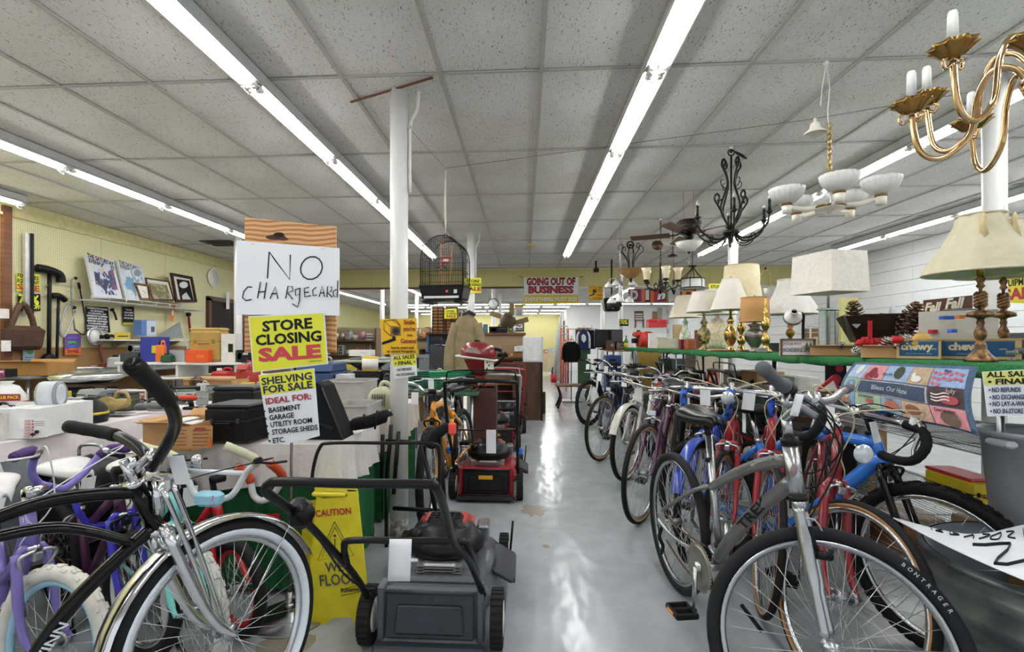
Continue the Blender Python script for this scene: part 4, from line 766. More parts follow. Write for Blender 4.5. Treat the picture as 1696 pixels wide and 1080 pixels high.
# price stickers and brand lettering on bicycles
def on_tube(root, s, a, b, off, h, w_, col_, bold=.02):   # a, b in bike-local coordinates; text reads from a to b on the right side
    a, b = V(a), V(b); ang = atan2(b.z-a.z, b.x-a.x); m = (a+b)/2
    o = text(s, h, mt(col_, .4, var=.02), root, bold=bold); xs = [v.co.x for v in o.data.vertices]; o.data.transform(Sc(w_/(max(xs)-min(xs)), 1, 1)); o.matrix_local = Tr(m+V((0, -off, 0))) @ Ry(-ang); return o
0 and on_tube(R1, 'TREK', (.56, 0, .385), (.74, 0, .60), .031, .034, .16, '#2a2b2e', .03)
0 and on_tube(R1, 'NAVIGATOR 1.0', (.50, 0, .745), (.72, 0, .785), .0245, .014, .12, '#d8dadd', .01)
on_tube(sw, 'SCHWINN', (.625, 0, .385), (.745, 0, .555), .021, .022, .17, '#d4dade', .015)
def mower(label, x, y, rz=0, s=1, body='#3a3b3f', deckc='#4a4b50', eng='#1e1f22', engtop='#a8262c', handle='#1b1c1e', hpts=None, flap='#2c2d30', wr=.1, knob=None, fine=False, hh=.9, tagc=True, bag=True, kd=0, lbl=True):
    """frame: +y forward, rear wheels at y=0; x across"""
    t = thing('lawn_mower', label, 'lawn mower', (x, y, 0), rz); S_ = Sc(s, s, s); bm = mt(deckc, .38); bk = mt(flap, .4)
    d = M(S_); d.box((0, .36, .155), (.50, .64, .09), bev=.03, tx=.92, ty=.92).box((0, .34, .205), (.40, .5, .03), bev=.012); d.lathe([(.25, .12), (.255, .19), (.2, .215), (0, .22)], 28, Tr(0, .36, 0)); P('deck', d, bm, t)
    for sx in (-1, 1):
        for yy in (0, .66):
            rr = wr*(1.12 if yy == 0 else 1); X = S_ @ Tr(sx*.265, yy, rr)
            wv = M(X @ Rz(pi/2)); wv.lathe([(.0, -.02), (rr*.55, -.024), (rr*.62, -.014), (rr*.66, -.025), (rr*.97, -.025), (rr, -.018), (rr, .018), (rr*.97, .025), (rr*.66, .025), (rr*.62, .014), (rr*.55, .024), (0, .02)], 30, Rx(pi/2))
            for i in range(26): wv.box((rr, 0, 0), (.008, .046, 2*pi*rr/26*.55), Ry(2*pi*i/26))
            wh = P('wheel', wv, mt('#2b2b2c', .75), t)
            P('wheel_hub', M(X @ Rz(pi/2)).lathe([(0, -.027), (rr*.2, -.03), (rr*.25, -.026), (rr*.6, -.026), (rr*.6, .026), (rr*.25, .026), (rr*.2, .03), (0, .027)], 20, Rx(pi/2)), mt('#d5d3cb', .45), wh)
    # engine
    EY = .31; EZ = -.035
    e = M(S_ @ Tr(0, EY, EZ)); e.box((0, 0, .26), (.26, .24, .08), bev=.01)
    for k in range(6): e.box((0, -.10, .225+.013*k), (.2, .17, .005))
    e.box((0, -.16, .275), (.15, .05, .05), bev=.01).box((-.12, -.1, .27), (.06, .08, .06), bev=.01)
    P('engine_block', e, mt('#b1b3b2', .35, .7), t)
    c = M(S_ @ Tr(0, EY, EZ)); c.lathe([(.16, .30), (.175, .315), (.175, .355), (.15, .375), (.13, .41), (.09, .425), (0, .43)], 30, Sc(1.05, .95, 1)); P('engine_cover', c, mt(eng, .35), t)
    c = M(S_ @ Tr(0, EY, EZ)); c.box((.0, .05, .405), (.27, .2, .05), bev=.02, tx=.86, ty=.8); P('engine_hood', c, mt(engtop, .3, coat=.3), t); P('hood_cover', M(S_ @ Tr(0, EY, EZ)).box((.0, .01, .425), (.21, .17, .05), bev=.02, tx=.8, ty=.75), mt(eng, .35), t)
    c = M(S_ @ Tr(0, EY, EZ))
    for i in range(3):
        for j in range(5): c.box((-.06+.03*j, -.03+.03*i, .452), (.022, .012, .006))
    P('hood_vents', c, BLACK(), t, kind='stuff'); P('fuel_cap', M(S_ @ Tr(-.12, EY-.08, EZ)).cyl((0, 0, .37), (0, 0, .41), .03, 14), BLACK(), t)
    P('muffler', M(S_ @ Tr(.17, .45, .3)).box((0, 0, 0), (.06, .12, .08), bev=.01), steel(), t)
    # rear chute and door
    r_ = M(S_); r_.box((0, -.035, .145), (.40, .05, .19), bev=.01)
    for sx in (-1, 1): r_.box((sx*.2, -.03, .15), (.03, .08, .215), bev=.006)
    P('rear_frame', r_, bm, t)
    P('rear_door', M(S_ @ Tr(0, -.07, .15) @ Rx(-.12)).box((0, 0, 0), (.36, .02, .18), bev=.008).box((0, -.014, -.012), (.28, .014, .11), bev=.01, tx=.94).cyl((-.18, -.01, .09), (.18, -.01, .09), .009, 8), bk, t)
    P('trailing_shield', M(S_).box((0, -.10, .035), (.44, .07, .03), bev=.008, ty=.6), bk, t)
    P('side_discharge_cover', M(S_ @ Tr(.28, .38, .17) @ Ry(.5)).box((0, 0, 0), (.12, .3, .03), bev=.012), bk, t)
    if lbl: P('warning_label', M(S_ @ Tr(0, -.09, .19) @ Rx(-.12)).box((0, -.002, 0), (.11, .002, .03)), mt('#d9a32a', .5), t)
    P('height_lever', M(S_).tube([(.30, .60, .12), (.31, .56, .24), (.315, .58, .30)], .006, 6), BLACK(), t)
    hm = mt(handle, .35)
    if hpts is None:
        w2 = .25
        hpts = [[(-w2, -.02, .2), (-w2, -.22, .45), (-w2-.0, -.42, .70), (-w2, -.52, hh-.05), (-w2+.05, -.56, hh), (w2-.05, -.56, hh), (w2, -.52, hh-.05), (w2, -.42, .70), (w2, -.22, .45), (w2, -.02, .2)]]
        P('handle', M(S_).tube(bez(hpts[0], 3), .0125, 10), hm, t)
        P('bail_bar', M(S_).tube(bez([(-w2, -.46, hh-.13), (-w2+.01, -.50, hh+.03), (-w2+.06, -.50, hh+.07), (w2-.06, -.50, hh+.07), (w2-.01, -.50, hh+.03), (w2, -.46, hh-.13)], 3), .006, 8), hm, t)
        P('cross_brace', M(S_).cyl((-w2, -.33, .6), (w2, -.33, .6), .006, 8), hm, t)
        for sx in (-1, 1): P('knob', M(S_).box((sx*(w2+.02), -.20, .42), (.035, .03, .05), bev=.01), mt(knob or '#1b1c1e', .4), t)
        P('pull_cord_grip', M(S_).box((w2-.04, -.33, .63), (.06, .02, .025), bev=.008), BLACK(), t)
        if tagc: P('price_tag', M(S_).box((.06, -.345, .52), (.07, .0015, .17)), mt('#f0f1f4', .6, var=.02), t)
    return t
m1 = mower('grey push mower with a black folding handle and white paper tag in front', -.375, 2.02, .0, hpts=1, lbl=False, deckc='#55585d', flap='#33363e', wr=.098)
hb = mt('#1d1e20', .32)
Pw('upper_handle', M().tube(bez(path((612, 992, 1.98), (585, 950, 1.85), (545, 905, 1.72), (510, 868, 1.6), (465, 832, 1.42), (441, 815, 1.36), (446, 801, 1.34), (470, 798, 1.34), (580, 801, 1.35), (700, 802, 1.36), (722, 808, 1.37), (738, 850, 1.5), (752, 900, 1.68), (778, 930, 1.8), (800, 985, 1.98)), 4), .0135, 12), hb, m1)
Pw('lower_handle', M().tube(bez(path((575, 935, 1.80), (570, 905, 1.75), (585, 895, 1.74), (680, 896, 1.75), (755, 897, 1.76), (775, 905, 1.78), (790, 950, 1.9)), 4), .0125, 12), hb, m1)
Pw('bail_bar', M().tube(bez(path((516, 800, 1.5), (520, 770, 1.48), (530, 741, 1.46), (548, 734, 1.46), (640, 734, 1.47), (715, 735, 1.47), (727, 748, 1.48), (728, 800, 1.5), (734, 850, 1.58)), 4), .0055, 8), hb, m1)
Pw('grip_control', M().box(at(497, 850, y=1.52), (.07, .06, .095), T=None, bev=.018).cyl(at(505, 850, y=1.47), at(505, 850, y=1.5), .03, 16), BLACK(), m1)
Pw('cable', M().tube(bez(path((510, 865, 1.5), (540, 910, 1.6), (580, 960, 1.8), (640, 990, 2.0), (700, 1000, 2.1)), 5), .004, 6), BLACK(), m1)
Pw('price_tag', M().grid(lambda u, v: at(645+37*u-3*v, 893+70*v, y=1.735-.012*sin(pi*v)), 2, 6, V((0, .001, 0))), mt('#f0f1f4', .6, var=.02), m1)
mower('red and black push mower facing down the aisle behind the first column', -.30, 3.92, .0, deckc='#8c1f28', flap='#222326', knob='#2a5fc8', hh=.97)
mower('black mower with a chrome handle parked behind the outboard motor', -.34, 5.7, .1, deckc='#7a1c22', engtop='#c4222a', handle='#b0b1b3', tagc=False)
mower('red handled mower farthest along the row by the counter', -.27, 6.8, .05, deckc='#2c2c2e', engtop='#c0222a', handle='#a3242c', tagc=False)
# wet floor sign
wf = thing('wet_floor_sign', 'yellow folding wet floor caution sign beside the grey mower', 'floor sign', at(560, 1060, y=2.2).to_3d(), 0); wf.location.z = 0
Yw = 2.12
def wfp(px, py): return at(px, py, y=Yw)
ym = mt('#d9cb2c', .4)
F1 = M()
out = [(522, 812), (592, 812), (615, 1000), (617, 1018), (540, 1018), (540, 1062), (532, 1070), (503, 1072)]
def slab(m, pts, y, th): 
    n = len(pts); vs = [at(a, b, y=y) for a, b in pts]; vs += [p+V((0, th, 0)) for p in vs]
    m.add(vs, [tuple(range(n)), tuple(range(2*n-1, n-1, -1))]+[(i, n+i, n+(i+1) % n, (i+1) % n) for i in range(n)]); return m
slab(F1, [(524, 826), (592, 822), (612, 1012), (600, 1014), (596, 1035), (612, 1060), (600, 1062), (582, 1022), (552, 1024), (541, 1032), (538, 1064), (530, 1070), (502, 1074)], Yw, .012)
slab(F1, [(521, 812), (533, 812), (532, 828), (524, 828)], Yw, .012); slab(F1, [(575, 811), (591, 812), (593, 824), (575, 824)], Yw, .012); slab(F1, [(521, 808), (590, 808), (591, 814), (521, 814)], Yw, .012)
Pw('front_panel', F1, ym, wf)
Pw('back_panel', slab(M(), [(500, 830), (588, 824), (606, 1000), (500, 1020)], Yw+.22, .012), ym, wf)
Pw('hinge', M().box(at(556, 810, y=Yw+.08), (.15, .18, .02), bev=.006), ym, wf)
board('x', 'x', 'x', front(Yw-.002), quad(524, 830, 600, 1000), ym, [('t', 'CAUTION', 552, 849, 11, 59, '#b02a30', .02, 6), ('l', [(554, 864), (526, 928), (586, 920), (554, 864)], 1.1, INK), ('l', [(555, 873), (534, 921), (577, 915), (555, 873)], .9, INK), ('l', [(555, 892), (555, 905)], 1.6, INK), ('e', 555, 887, 2, 2, INK),
    ('t', 'WET', 560, 939, 17, 42, '#4a4c50', .01, 6), ('t', 'FLOOR', 562, 960, 19, 64, '#4a4c50', .01, 6), ('t', 'Rubbermaid', 583, 976, 7, 34, INK, .02, 7), ('l', [(565, 976), (601, 967), (602, 978), (566, 986), (565, 976)], 1, INK)], base=None, root=wf)
# ================================================================ small goods: every kind is modelled in a unit box (x, y -.5..5, z 0..1)
def _bx(c, d, b=0, **k): return lambda m: m.box(c, d, bev=b, **k)
def _cy(a, b, r, r2=None, n=14): return lambda m: m.cyl(a, b, r, n, r2)
def _ls(*fs):
    def f(m):
        for g in fs: g(m)
    return f
def _la(pr, n=18, c=(0, 0, 0)): return lambda m: m.lathe(pr, n, Tr(c))
def _tb(pts, r, n=7, k=4): return lambda m: m.tube(bez(pts, k), r, n)
def _fl(s): return _ls(*[(lambda m, a=a: m.box(a[0], a[1], T=None)) for a in s])
KIND = {
 'carton': [('body', _bx((0, 0, .5), (1, 1, 1), .01), 0), ('tape', _bx((0, 0, 1.0), (.12, 1.01, .012)), 1), ('label', _bx((.18, -.5, .5), (.34, .012, .3)), 2)],
 'open_carton': [('body', _ls(_bx((0, -.49, .5), (1, .03, 1)), _bx((0, .49, .5), (1, .03, 1)), _bx((-.49, 0, .5), (.03, 1, 1)), _bx((.49, 0, .5), (.03, 1, 1)), _bx((0, 0, .02), (1, 1, .04))), 0),
   ('flap', lambda m: m.box((0, 0, .14), (.96, .02, .28), Tr(0, -.5, 1) @ Rx(.9)), 0), ('flap', lambda m: m.box((0, 0, .14), (.96, .02, .28), Tr(0, .5, 1) @ Rx(-.5)), 0), ('flap', lambda m: m.box((0, 0, .1), (.02, .9, .2), Tr(-.5, 0, 1) @ Ry(-.8)), 0), ('contents', _ls(_bx((-.2, .1, .7), (.3, .5, .6), .05), _bx((.2, -.1, .6), (.35, .5, .7), .05)), 2)],
 'tray': [('body', _ls(_bx((0, -.49, .5), (1, .03, 1)), _bx((0, .49, .5), (1, .03, 1)), _bx((-.49, 0, .5), (.03, 1, 1)), _bx((.49, 0, .5), (.03, 1, 1)), _bx((0, 0, .03), (1, 1, .06))), 0), ('rim', _ls(_bx((0, -.5, .97), (1.06, .06, .06)), _bx((0, .5, .97), (1.06, .06, .06)), _bx((-.5, 0, .97), (.06, 1, .06)), _bx((.5, 0, .97), (.06, 1, .06))), 1)],
 'case': [('lower_shell', _bx((0, 0, .47), (1, 1, .9), .06), 0), ('lid', _bx((0, .02, .95), (1, .98, .1), .04), 1), ('seam', _bx((0, 0, .6), (1.01, 1.01, .02)), 2), ('handle', _tb([(-.15, -.5, .55), (-.13, -.6, .56), (.13, -.6, .56), (.15, -.5, .55)], .025), 1), ('latch', _bx((-.3, -.51, .6), (.08, .04, .12), .01), 2), ('latch', _bx((.3, -.51, .6), (.08, .04, .12), .01), 2)],
 'tool_box': [('body', _bx((0, 0, .35), (1, 1, .7), .03), 0), ('lid', lambda m: m.box((0, 0, .83), (1, 1, .24), bev=.04, ty=.8), 0), ('handle', _tb([(-.25, 0, .92), (-.22, 0, 1.06), (.22, 0, 1.06), (.25, 0, .92)], .03), 1), ('latch', _bx((0, -.51, .68), (.1, .04, .14), .01), 2)],
 'drill': [('motor_body', lambda m: m.lathe([(.0, 0), (.14, .02), (.17, .15), (.17, .5), (.11, .62)], 14, Tr(.5, 0, .78) @ Ry(-pi/2)), 0), ('chuck', lambda m: m.lathe([(.1, 0), (.09, .12), (.03, .22), (.02, .36), (0, .36)], 12, Tr(-.12, 0, .78) @ Ry(-pi/2)), 2), ('handle', lambda m: m.tube([(.25, 0, .68), (.32, 0, .2)], [.1, .09], 8, flat=1.4), 1), ('battery', _bx((.28, 0, .1), (.42, .6, .2), .04), 1)],
 'circular_saw': [('motor_body', lambda m: m.lathe([(0, -.5), (.2, -.46), (.23, -.1), (.23, .3), (0, .34)], 16, Tr(.1, 0, .5) @ Rx(pi/2)), 0), ('blade_guard', lambda m: m.prism([(-.1+.42*cos(radians(a)), .42+.42*sin(radians(a))) for a in range(-10, 200, 15)], .12, Tr(-.02, -.25, 0)), 0), ('blade', lambda m: m.ring(.001, .36, 24, 4, Tr(-.12, -.25, .4), .01), 2), ('base_plate', _bx((0, 0, .1), (1, .8, .03)), 2), ('handle', _tb([(-.05, .1, .75), (.05, .1, 1.0), (.35, .1, .95), (.45, .1, .65), (.38, .1, .45)], .06, 8), 0), ('trigger', _bx((.2, .1, .85), (.12, .08, .06), .01), 1)],
 'blower': [('fan_housing', lambda m: m.lathe([(0, -.3), (.34, -.3), (.42, -.18), (.42, .2), (.34, .34), (0, .36)], 22, Tr(.05, 0, .44) @ Rx(pi/2)), 0), ('nozzle', lambda m: m.tube([(-.1, 0, .3), (-.3, 0, .22), (-.5, 0, .2)], [.22, .16, .13], 14), 0), ('handle', _tb([(.0, 0, .84), (.1, 0, 1.0), (.34, 0, .9), (.46, 0, .5), (.4, 0, .2)], .07, 8), 1), ('air_intake', _ls(*[_bx((.05-.2+.08*i, -.4, .44), (.03, .04, .4)) for i in range(6)]), 2), ('badge', _bx((-.1, -.36, .36), (.26, .03, .16), .01), 3)],
 'chainsaw': [('engine_body', _bx((.2, 0, .4), (.55, .9, .7), .06), 0), ('guide_bar', lambda m: m.prism([(-.05, .35), (-.45, .33), (-.5, .26), (-.45, .19), (-.05, .17)], .06), 2), ('front_handle', _tb([(.05, -.5, .2), (.05, -.5, .9), (.05, .3, 1.0), (.05, .5, .6)], .035), 1), ('rear_handle', _tb([(.45, 0, .7), (.7, 0, .7), (.72, 0, .3), (.45, 0, .2)], .05), 1), ('pull_grip', _bx((.3, -.47, .6), (.14, .06, .06), .01), 1)],
 'radio': [('body', _bx((0, 0, .5), (1, 1, 1), .03), 0), ('front', _bx((0, -.5, .5), (.94, .02, .86)), 1), ('speaker', lambda m: m.lathe([(0, 0), (.3, 0), (.34, .02), (.34, 0)], 20, Tr(-.25, -.51, .5) @ Rx(pi/2) @ Sc(.55, 1, 1)), 2), ('dial', _bx((.22, -.52, .68), (.4, .02, .16)), 3), ('knob', _cy((.12, -.5, .3), (.12, -.56, .3), .06), 2), ('knob', _cy((.32, -.5, .3), (.32, -.56, .3), .06), 2)],
 'monitor': [('housing', lambda m: m.box((0, .1, .55), (1, .35, .88), bev=.04, tx=1), 0), ('screen', _bx((0, -.09, .56), (.88, .02, .76)), 1), ('foot', _bx((0, 0, .03), (.5, .9, .06), .02), 0), ('neck', _bx((0, .1, .12), (.16, .2, .14)), 0)],
 'cash_register': [('drawer', _bx((0, 0, .14), (1, 1, .26), .015), 0), ('housing', lambda m: m.prism([(-.5, .26), (.5, .26), (.5, 1.0), (.2, 1.0), (-.35, .5), (-.5, .45)], .94, Rz(-pi/2)), 0), ('keypad', lambda m: m.box((0, 0, 0), (.7, .42, .03), Tr(-.05, -.12, .69) @ Rx(.72)), 1), ('keys', lambda m: [m.box((-.3+.1*i, -.15+.09*j, .025), (.07, .06, .03), Tr(-.05, -.12, .69) @ Rx(.72)) for i in range(6) for j in range(4)], 3), ('paper_roll', _cy((.2, .3, .99), (.42, .3, .99), .07), 3), ('display', _bx((.0, .36, 1.04), (.5, .1, .12), .02), 1)],
 'bottle': [('glass', lambda m: m.lathe([(0, 0), (.42, 0), (.46, .04), (.46, .55), (.3, .7), (.15, .78), (.14, .95)], 18), 0), ('cap', _cy((0, 0, .93), (0, 0, 1), .17), 1), ('label', lambda m: m.lathe([(.47, .15), (.47, .48)], 18), 2)],
 'can': [('body', _la([(0, 0), (.48, 0), (.5, .03), (.5, .95), (.46, 1), (.42, .97), (0, .97)], 20), 0), ('lid', _la([(.42, .975), (.3, .985), (0, .985)], 18), 1), ('label', _la([(.503, .12), (.503, .85)], 20), 2)],
 'pail': [('body', lambda m: m.shell([(0, .02), (.38, .02), (.5, 1.0)], 22, .02), 0), ('rim', lambda m: m.ring(.5, .02, 24, 6, Tr(0, 0, .98) @ Rx(pi/2)), 0), ('bail', _tb([(-.5, 0, .9), (-.3, -.3, .5), (.3, -.3, .5), (.5, 0, .9)], .012), 1)],
 'drum': [('shell', _la([(0, 0), (.5, 0), (.5, .32), (.515, .33), (.515, .35), (.5, .36), (.5, .64), (.515, .65), (.515, .67), (.5, .68), (.5, 1), (.47, 1), (.46, .96), (0, .96)], 30), 0), ('bung', _cy((.25, 0, .96), (.25, 0, .985), .06), 1)],
 'jug': [('body', lambda m: m.box((0, 0, .42), (1, 1, .84), bev=.1, tx=.92, ty=.92), 0), ('spout', _cy((-.2, 0, .84), (-.2, 0, 1), .14, .12), 1), ('handle', _tb([(.0, 0, .84), (.1, 0, 1.0), (.38, 0, .98), (.42, 0, .8)], .06, 8), 0)],
 'coil': [('coil', lambda m: m.tube([((.42-.03*(i % 3))*cos(i*.42), (.42-.03*(i % 3))*sin(i*.42), .1+.8*((i*.42/(2*pi*9)))) for i in range(135)], .05, 6), 0), ('tie', lambda m: m.ring(.5, .03, 14, 5, Tr(.42, 0, .5) @ Sc(.25, 1, 1)), 1)],
 'book_stack': [('book', lambda m, k=k: m.box((.02*(k % 3), .02*((k*7) % 3), .1+.2*k), (.96-.05*(k % 2), .95, .18), bev=.01), k % 4) for k in range(5)],
 'bundle': [('wrap', lambda m: m.tube([(-.5, 0, .3), (-.3, 0, .42), (0, .05, .5), (.3, 0, .42), (.5, 0, .32)], [.2, .42, .46, .42, .18], 14), 0), ('tie', lambda m: m.ring(.46, .03, 18, 5, Tr(0, .02, .47) @ Rz(pi/2)), 1)],
 'power_tool': [('gear_head', lambda m: m.lathe([(0, 0), (.2, .02), (.26, .1), (.22, .3), (.14, .36)], 14, Tr(-.5, 0, .4) @ Ry(pi/2)), 2), ('motor_body', lambda m: m.tube([(-.15, 0, .45), (.1, 0, .5), (.4, 0, .45)], [.2, .24, .2], 12), 0), ('grip', _tb([(.4, 0, .45), (.5, 0, .6), (.35, 0, .85), (.0, 0, .9), (-.1, 0, .6)], .07, 8), 1), ('cord', _tb([(.48, 0, .4), (.6, .2, .1), (.3, .5, .05), (-.2, .45, .05), (-.4, .55, .05)], .025, 6), 3)],
 'vise': [('base', _bx((0, 0, .1), (.6, .8, .2), .04), 0), ('fixed_jaw', _bx((.12, 0, .55), (.22, .7, .7), .05), 0), ('sliding_jaw', _bx((-.22, 0, .65), (.16, .7, .5), .05), 0), ('screw', _cy((-.6, 0, .5), (.2, 0, .5), .06), 1), ('tommy_bar', _cy((-.56, -.4, .4), (-.56, .4, .6), .03), 1)],
 'clock': [('case', lambda m: m.lathe([(0, 0), (.5, 0), (.5, -.1), (.45, -.13), (.44, -.06)], 30, Tr(0, 0, .5) @ Rx(-pi/2)), 0), ('dial', lambda m: m.lathe([(0, -.02), (.44, -.02), (.44, .01), (0, .01)], 28, Tr(0, -.075, .5) @ Rx(-pi/2)), 1), ('hands', _ls(_bx((0, -.09, .62), (.03, .01, .3)), _bx((.1, -.09, .5), (.24, .01, .03))), 2), ('hour_marks', lambda m: [m.box((0, 0, .38), (.03, .01, .07), Tr(0, -.085, .5) @ Ry(pi/6*i)) for i in range(12)], 2)],
 'chair': [('seat', _bx((0, -.05, .45), (.95, .8, .05), .02), 0)] + [('leg', (lambda x, y: _cy((x, y, 0), (x*.92, y*.9, .45), .04))(x, y), 1) for x in (-.42, .42) for y in (-.42, .38)] + [('backrest', _ls(_cy((-.42, .36, .45), (-.42, .46, 1), .035), _cy((.42, .36, .45), (.42, .46, 1), .035), _bx((0, .44, .92), (.86, .04, .14), .02), _bx((0, .42, .72), (.8, .03, .06)), _bx((0, .4, .6), (.8, .03, .05))), 1)],
 'fan': [('motor_housing', _la([(0, .3), (.16, .32), (.2, .45), (.2, .6), (.12, .75), (0, .78)], 20), 0)] + [('blade', lambda m, k=k: m.box((.33, 0, .4), (.34, .13, .02), Rz(2*pi*k/5+.3) @ Rx(.2)), 1) for k in range(5)] + [('downrod', _cy((0, 0, .75), (0, 0, 1), .02), 0)],
 'basket': [('wires', lambda m: [m.cyl((-.5+.1*i, -.5, 0), (-.5+.1*i, -.5, 1), .012, 5) for i in range(11)] + [m.cyl((-.5+.1*i, .5, 0), (-.5+.1*i, .5, 1), .012, 5) for i in range(11)] + [m.cyl((s, -.5+.1*i, 0), (s, -.5+.1*i, 1), .012, 5) for i in range(11) for s in (-.5, .5)], 0), ('rim', lambda m: m.tube([(-.5, -.5, 1), (.5, -.5, 1), (.5, .5, 1), (-.5, .5, 1)], .02, 6, closed=True), 0), ('floor_panel', _bx((0, 0, .02), (1, 1, .02)), 0)],
 'bag': [('body', lambda m: m.lathe([(0, 0), (.48, .02), (.52, .25), (.45, .6), (.3, .85), (.12, .93), (.2, 1)], 16), 0), ('band', _la([(.51, .32), (.5, .42)], 16), 1)],
 'glass': [('bowl', lambda m: m.shell([(0, .5), (.3, .52), (.45, .7), (.4, 1)], 16, .03), 0), ('stem', _la([(.35, 0), (.3, .03), (.05, .06), (.05, .5)], 14), 0)],
 'trophy': [('base', _bx((0, 0, .08), (.8, .8, .16), .02), 1), ('figure', _la([(.1, .16), (.14, .3), (.3, .5), (.34, .6), (.2, .75), (.22, .85), (.1, 1), (0, 1)], 14), 0)],
 'folded_cloth': [('fold', lambda m, k=k: m.box((.01*k, .0, .17+.33*k), (1-.03*k, .95, .3), bev=.1), k % 2) for k in range(3)],
 'long_tool': [('shaft', _cy((-.5, 0, .3), (.5, 0, .6), .12, n=8), 0), ('head', _bx((-.48, 0, .35), (.12, 1, .6), .05), 1)],
 'engine': [('block', _bx((.1, 0, .4), (.6, .8, .7), .05), 0), ('shroud', lambda m: m.lathe([(0, -.1), (.42, -.08), (.46, .05), (.46, .2), (0, .25)], 22, Tr(.2, -.4, .48) @ Rx(pi/2)), 0), ('recoil_slots', lambda m: [m.box((.2, 0, 0), (.14, .03, .02), Tr(.2, -.51, .48) @ Ry(pi/4*i)) for i in range(8)], 1), ('fuel_tank', _bx((-.2, 0, .78), (.45, .8, .3), .08), 0), ('fuel_cap', _cy((-.2, -.1, .92), (-.2, -.1, 1.02), .1), 1), ('muffler', _bx((-.38, .1, .4), (.2, .5, .3), .04), 1)],
 'mug': [('cup', lambda m: m.shell([(0, .02), (.36, .02), (.44, .3), (.4, .95)], 18, .03), 0), ('handle', _tb([(.38, 0, .8), (.62, 0, .75), (.62, 0, .3), (.38, 0, .2)], .05), 1)],
 'rack': [('upright', _bx((x, y, .5), (.04, .04, 1)), 0) for x in (-.48, .48) for y in (-.45, .45)] + [('shelf', _bx((0, 0, z), (1, .95, .015)), 0) for z in (.08, .3, .52, .74, .96)],
 'speaker': [('cabinet', _bx((0, 0, .5), (1, 1, 1), .02), 0), ('woofer', lambda m: m.lathe([(0, .0), (.1, .06), (.36, .05), (.4, 0.02), (.4, 0), (0, -.01)], 24, Tr(0, -.51, .36) @ Rx(pi/2) @ Sc(.85, 1, 1)), 1), ('tweeter', lambda m: m.lathe([(.16, 0), (.1, -.02), (0, .02)], 18, Tr(0, -.51, .78) @ Rx(pi/2)), 1)],
}
_pc = {}
def prop(kind, label, cat, p, w, d, h, rz=0, cols=('#888888',), name=None, group=None, mats=None, mtx=None):
    t = thing(name or kind, label, cat, p, rz, group)
    if mtx is not None: t.matrix_local = Tr(p) @ mtx; MTX[t.name] = Tr(p) @ mtx
    for i, (nm, fn, ci) in enumerate(KIND[kind]):
        key = (kind, i)
        if key not in _pc:
            m = M(); fn(m); _pc[key] = m
        m = M(Sc(w, d, h)); b = _pc[key]; m.v = [m.T @ v for v in b.v]; m.f = b.f; m.sm = b.sm
        c = cols[min(ci, len(cols)-1)]
        P(nm, m, c if not isinstance(c, str) else mt(c, .45, var=.08), t)
    return t
def sp(px, X=None, Y=None, z=1.157):
    p = at(px, 500, x=X) if X is not None else at(px, 500, y=Y); p.z = z; return p
def kk(px, y): return px2m(1, px, y)
def put(kind, label, cat, px, zs, w, h, d=None, X=None, Y=None, py=None, rz=0, cols=('#888888',), name=None, group=None):
    """w, h in photo pixels at column px; d in metres; standing on height zs; place by X or Y, or by the base row py"""
    p = at(px, py, z=zs) if py is not None else sp(px, X, Y, zs); k = kk(px, p.y)
    if py is not None: p = sp(px, Y=p.y+(d or w*k*.7)/2, z=zs)
    p.z = zs+.001
    return prop(kind, label, cat, p, w*k, d or w*k*.7, h*k, rz, cols, name, group)
# ================================================================ green-covered display shelf on the right
ZS = 1.155
green = mt('#2f7d46', .95, kind='fuzz', col2='#1d5a30')
sh = thing('display_shelf', 'long display shelf covered in green artificial turf with chrome wire shelving under it', 'shelf', (2.25, 5.3, 0))
def shb(m, nm, ma, **k): Pw(nm, m, ma, sh, **k)
for k in range(4):
    y0, y1 = [1.35, 3.35, 5.35, 7.35][k], [3.35, 5.35, 7.35, 9.0][k]
    shb(M().box((2.25, (y0+y1)/2, ZS-.02), (.9, y1-y0-.006, .036), bev=.01), 'turf_top', green)
    shb(M().grid(lambda u, v: (1.797-.01*sin(u*40)*v, y0+(y1-y0)*u, ZS-.005-.05*v-.006*sin(u*23)*v), 30, 2, V((.008, 0, 0))), 'turf_edge', green)
for y in (2.1, 3.9, 5.4, 6.9, 8.85):
    for x in (1.9, 2.65): shb(M().cyl((x, y, 0), (x, y, ZS-.04), .0125, 10), 'post', steel())
for z in (.35, .78):
    for k in range(1):
        y0 = 2.1; g = M()
        for j in range(26): g.cyl((1.9+.03*j, y0, z), (1.9+.03*j, y0+1.8, z), .0022, 4)
        g.cyl((1.9, y0, z-.01), (1.9, y0+1.8, z-.01), .005, 6).cyl((2.65, y0, z-.01), (2.65, y0+1.8, z-.01), .005, 6).cyl((1.9, y0, z+.02), (1.9, y0+1.8, z+.02), .004, 6)
        for j in range(7): g.cyl((1.9, y0+.3*j, z-.008), (2.65, y0+.31*j, z-.008), .004, 5)
        shb(g, 'wire_shelf', steel(), kind='stuff')
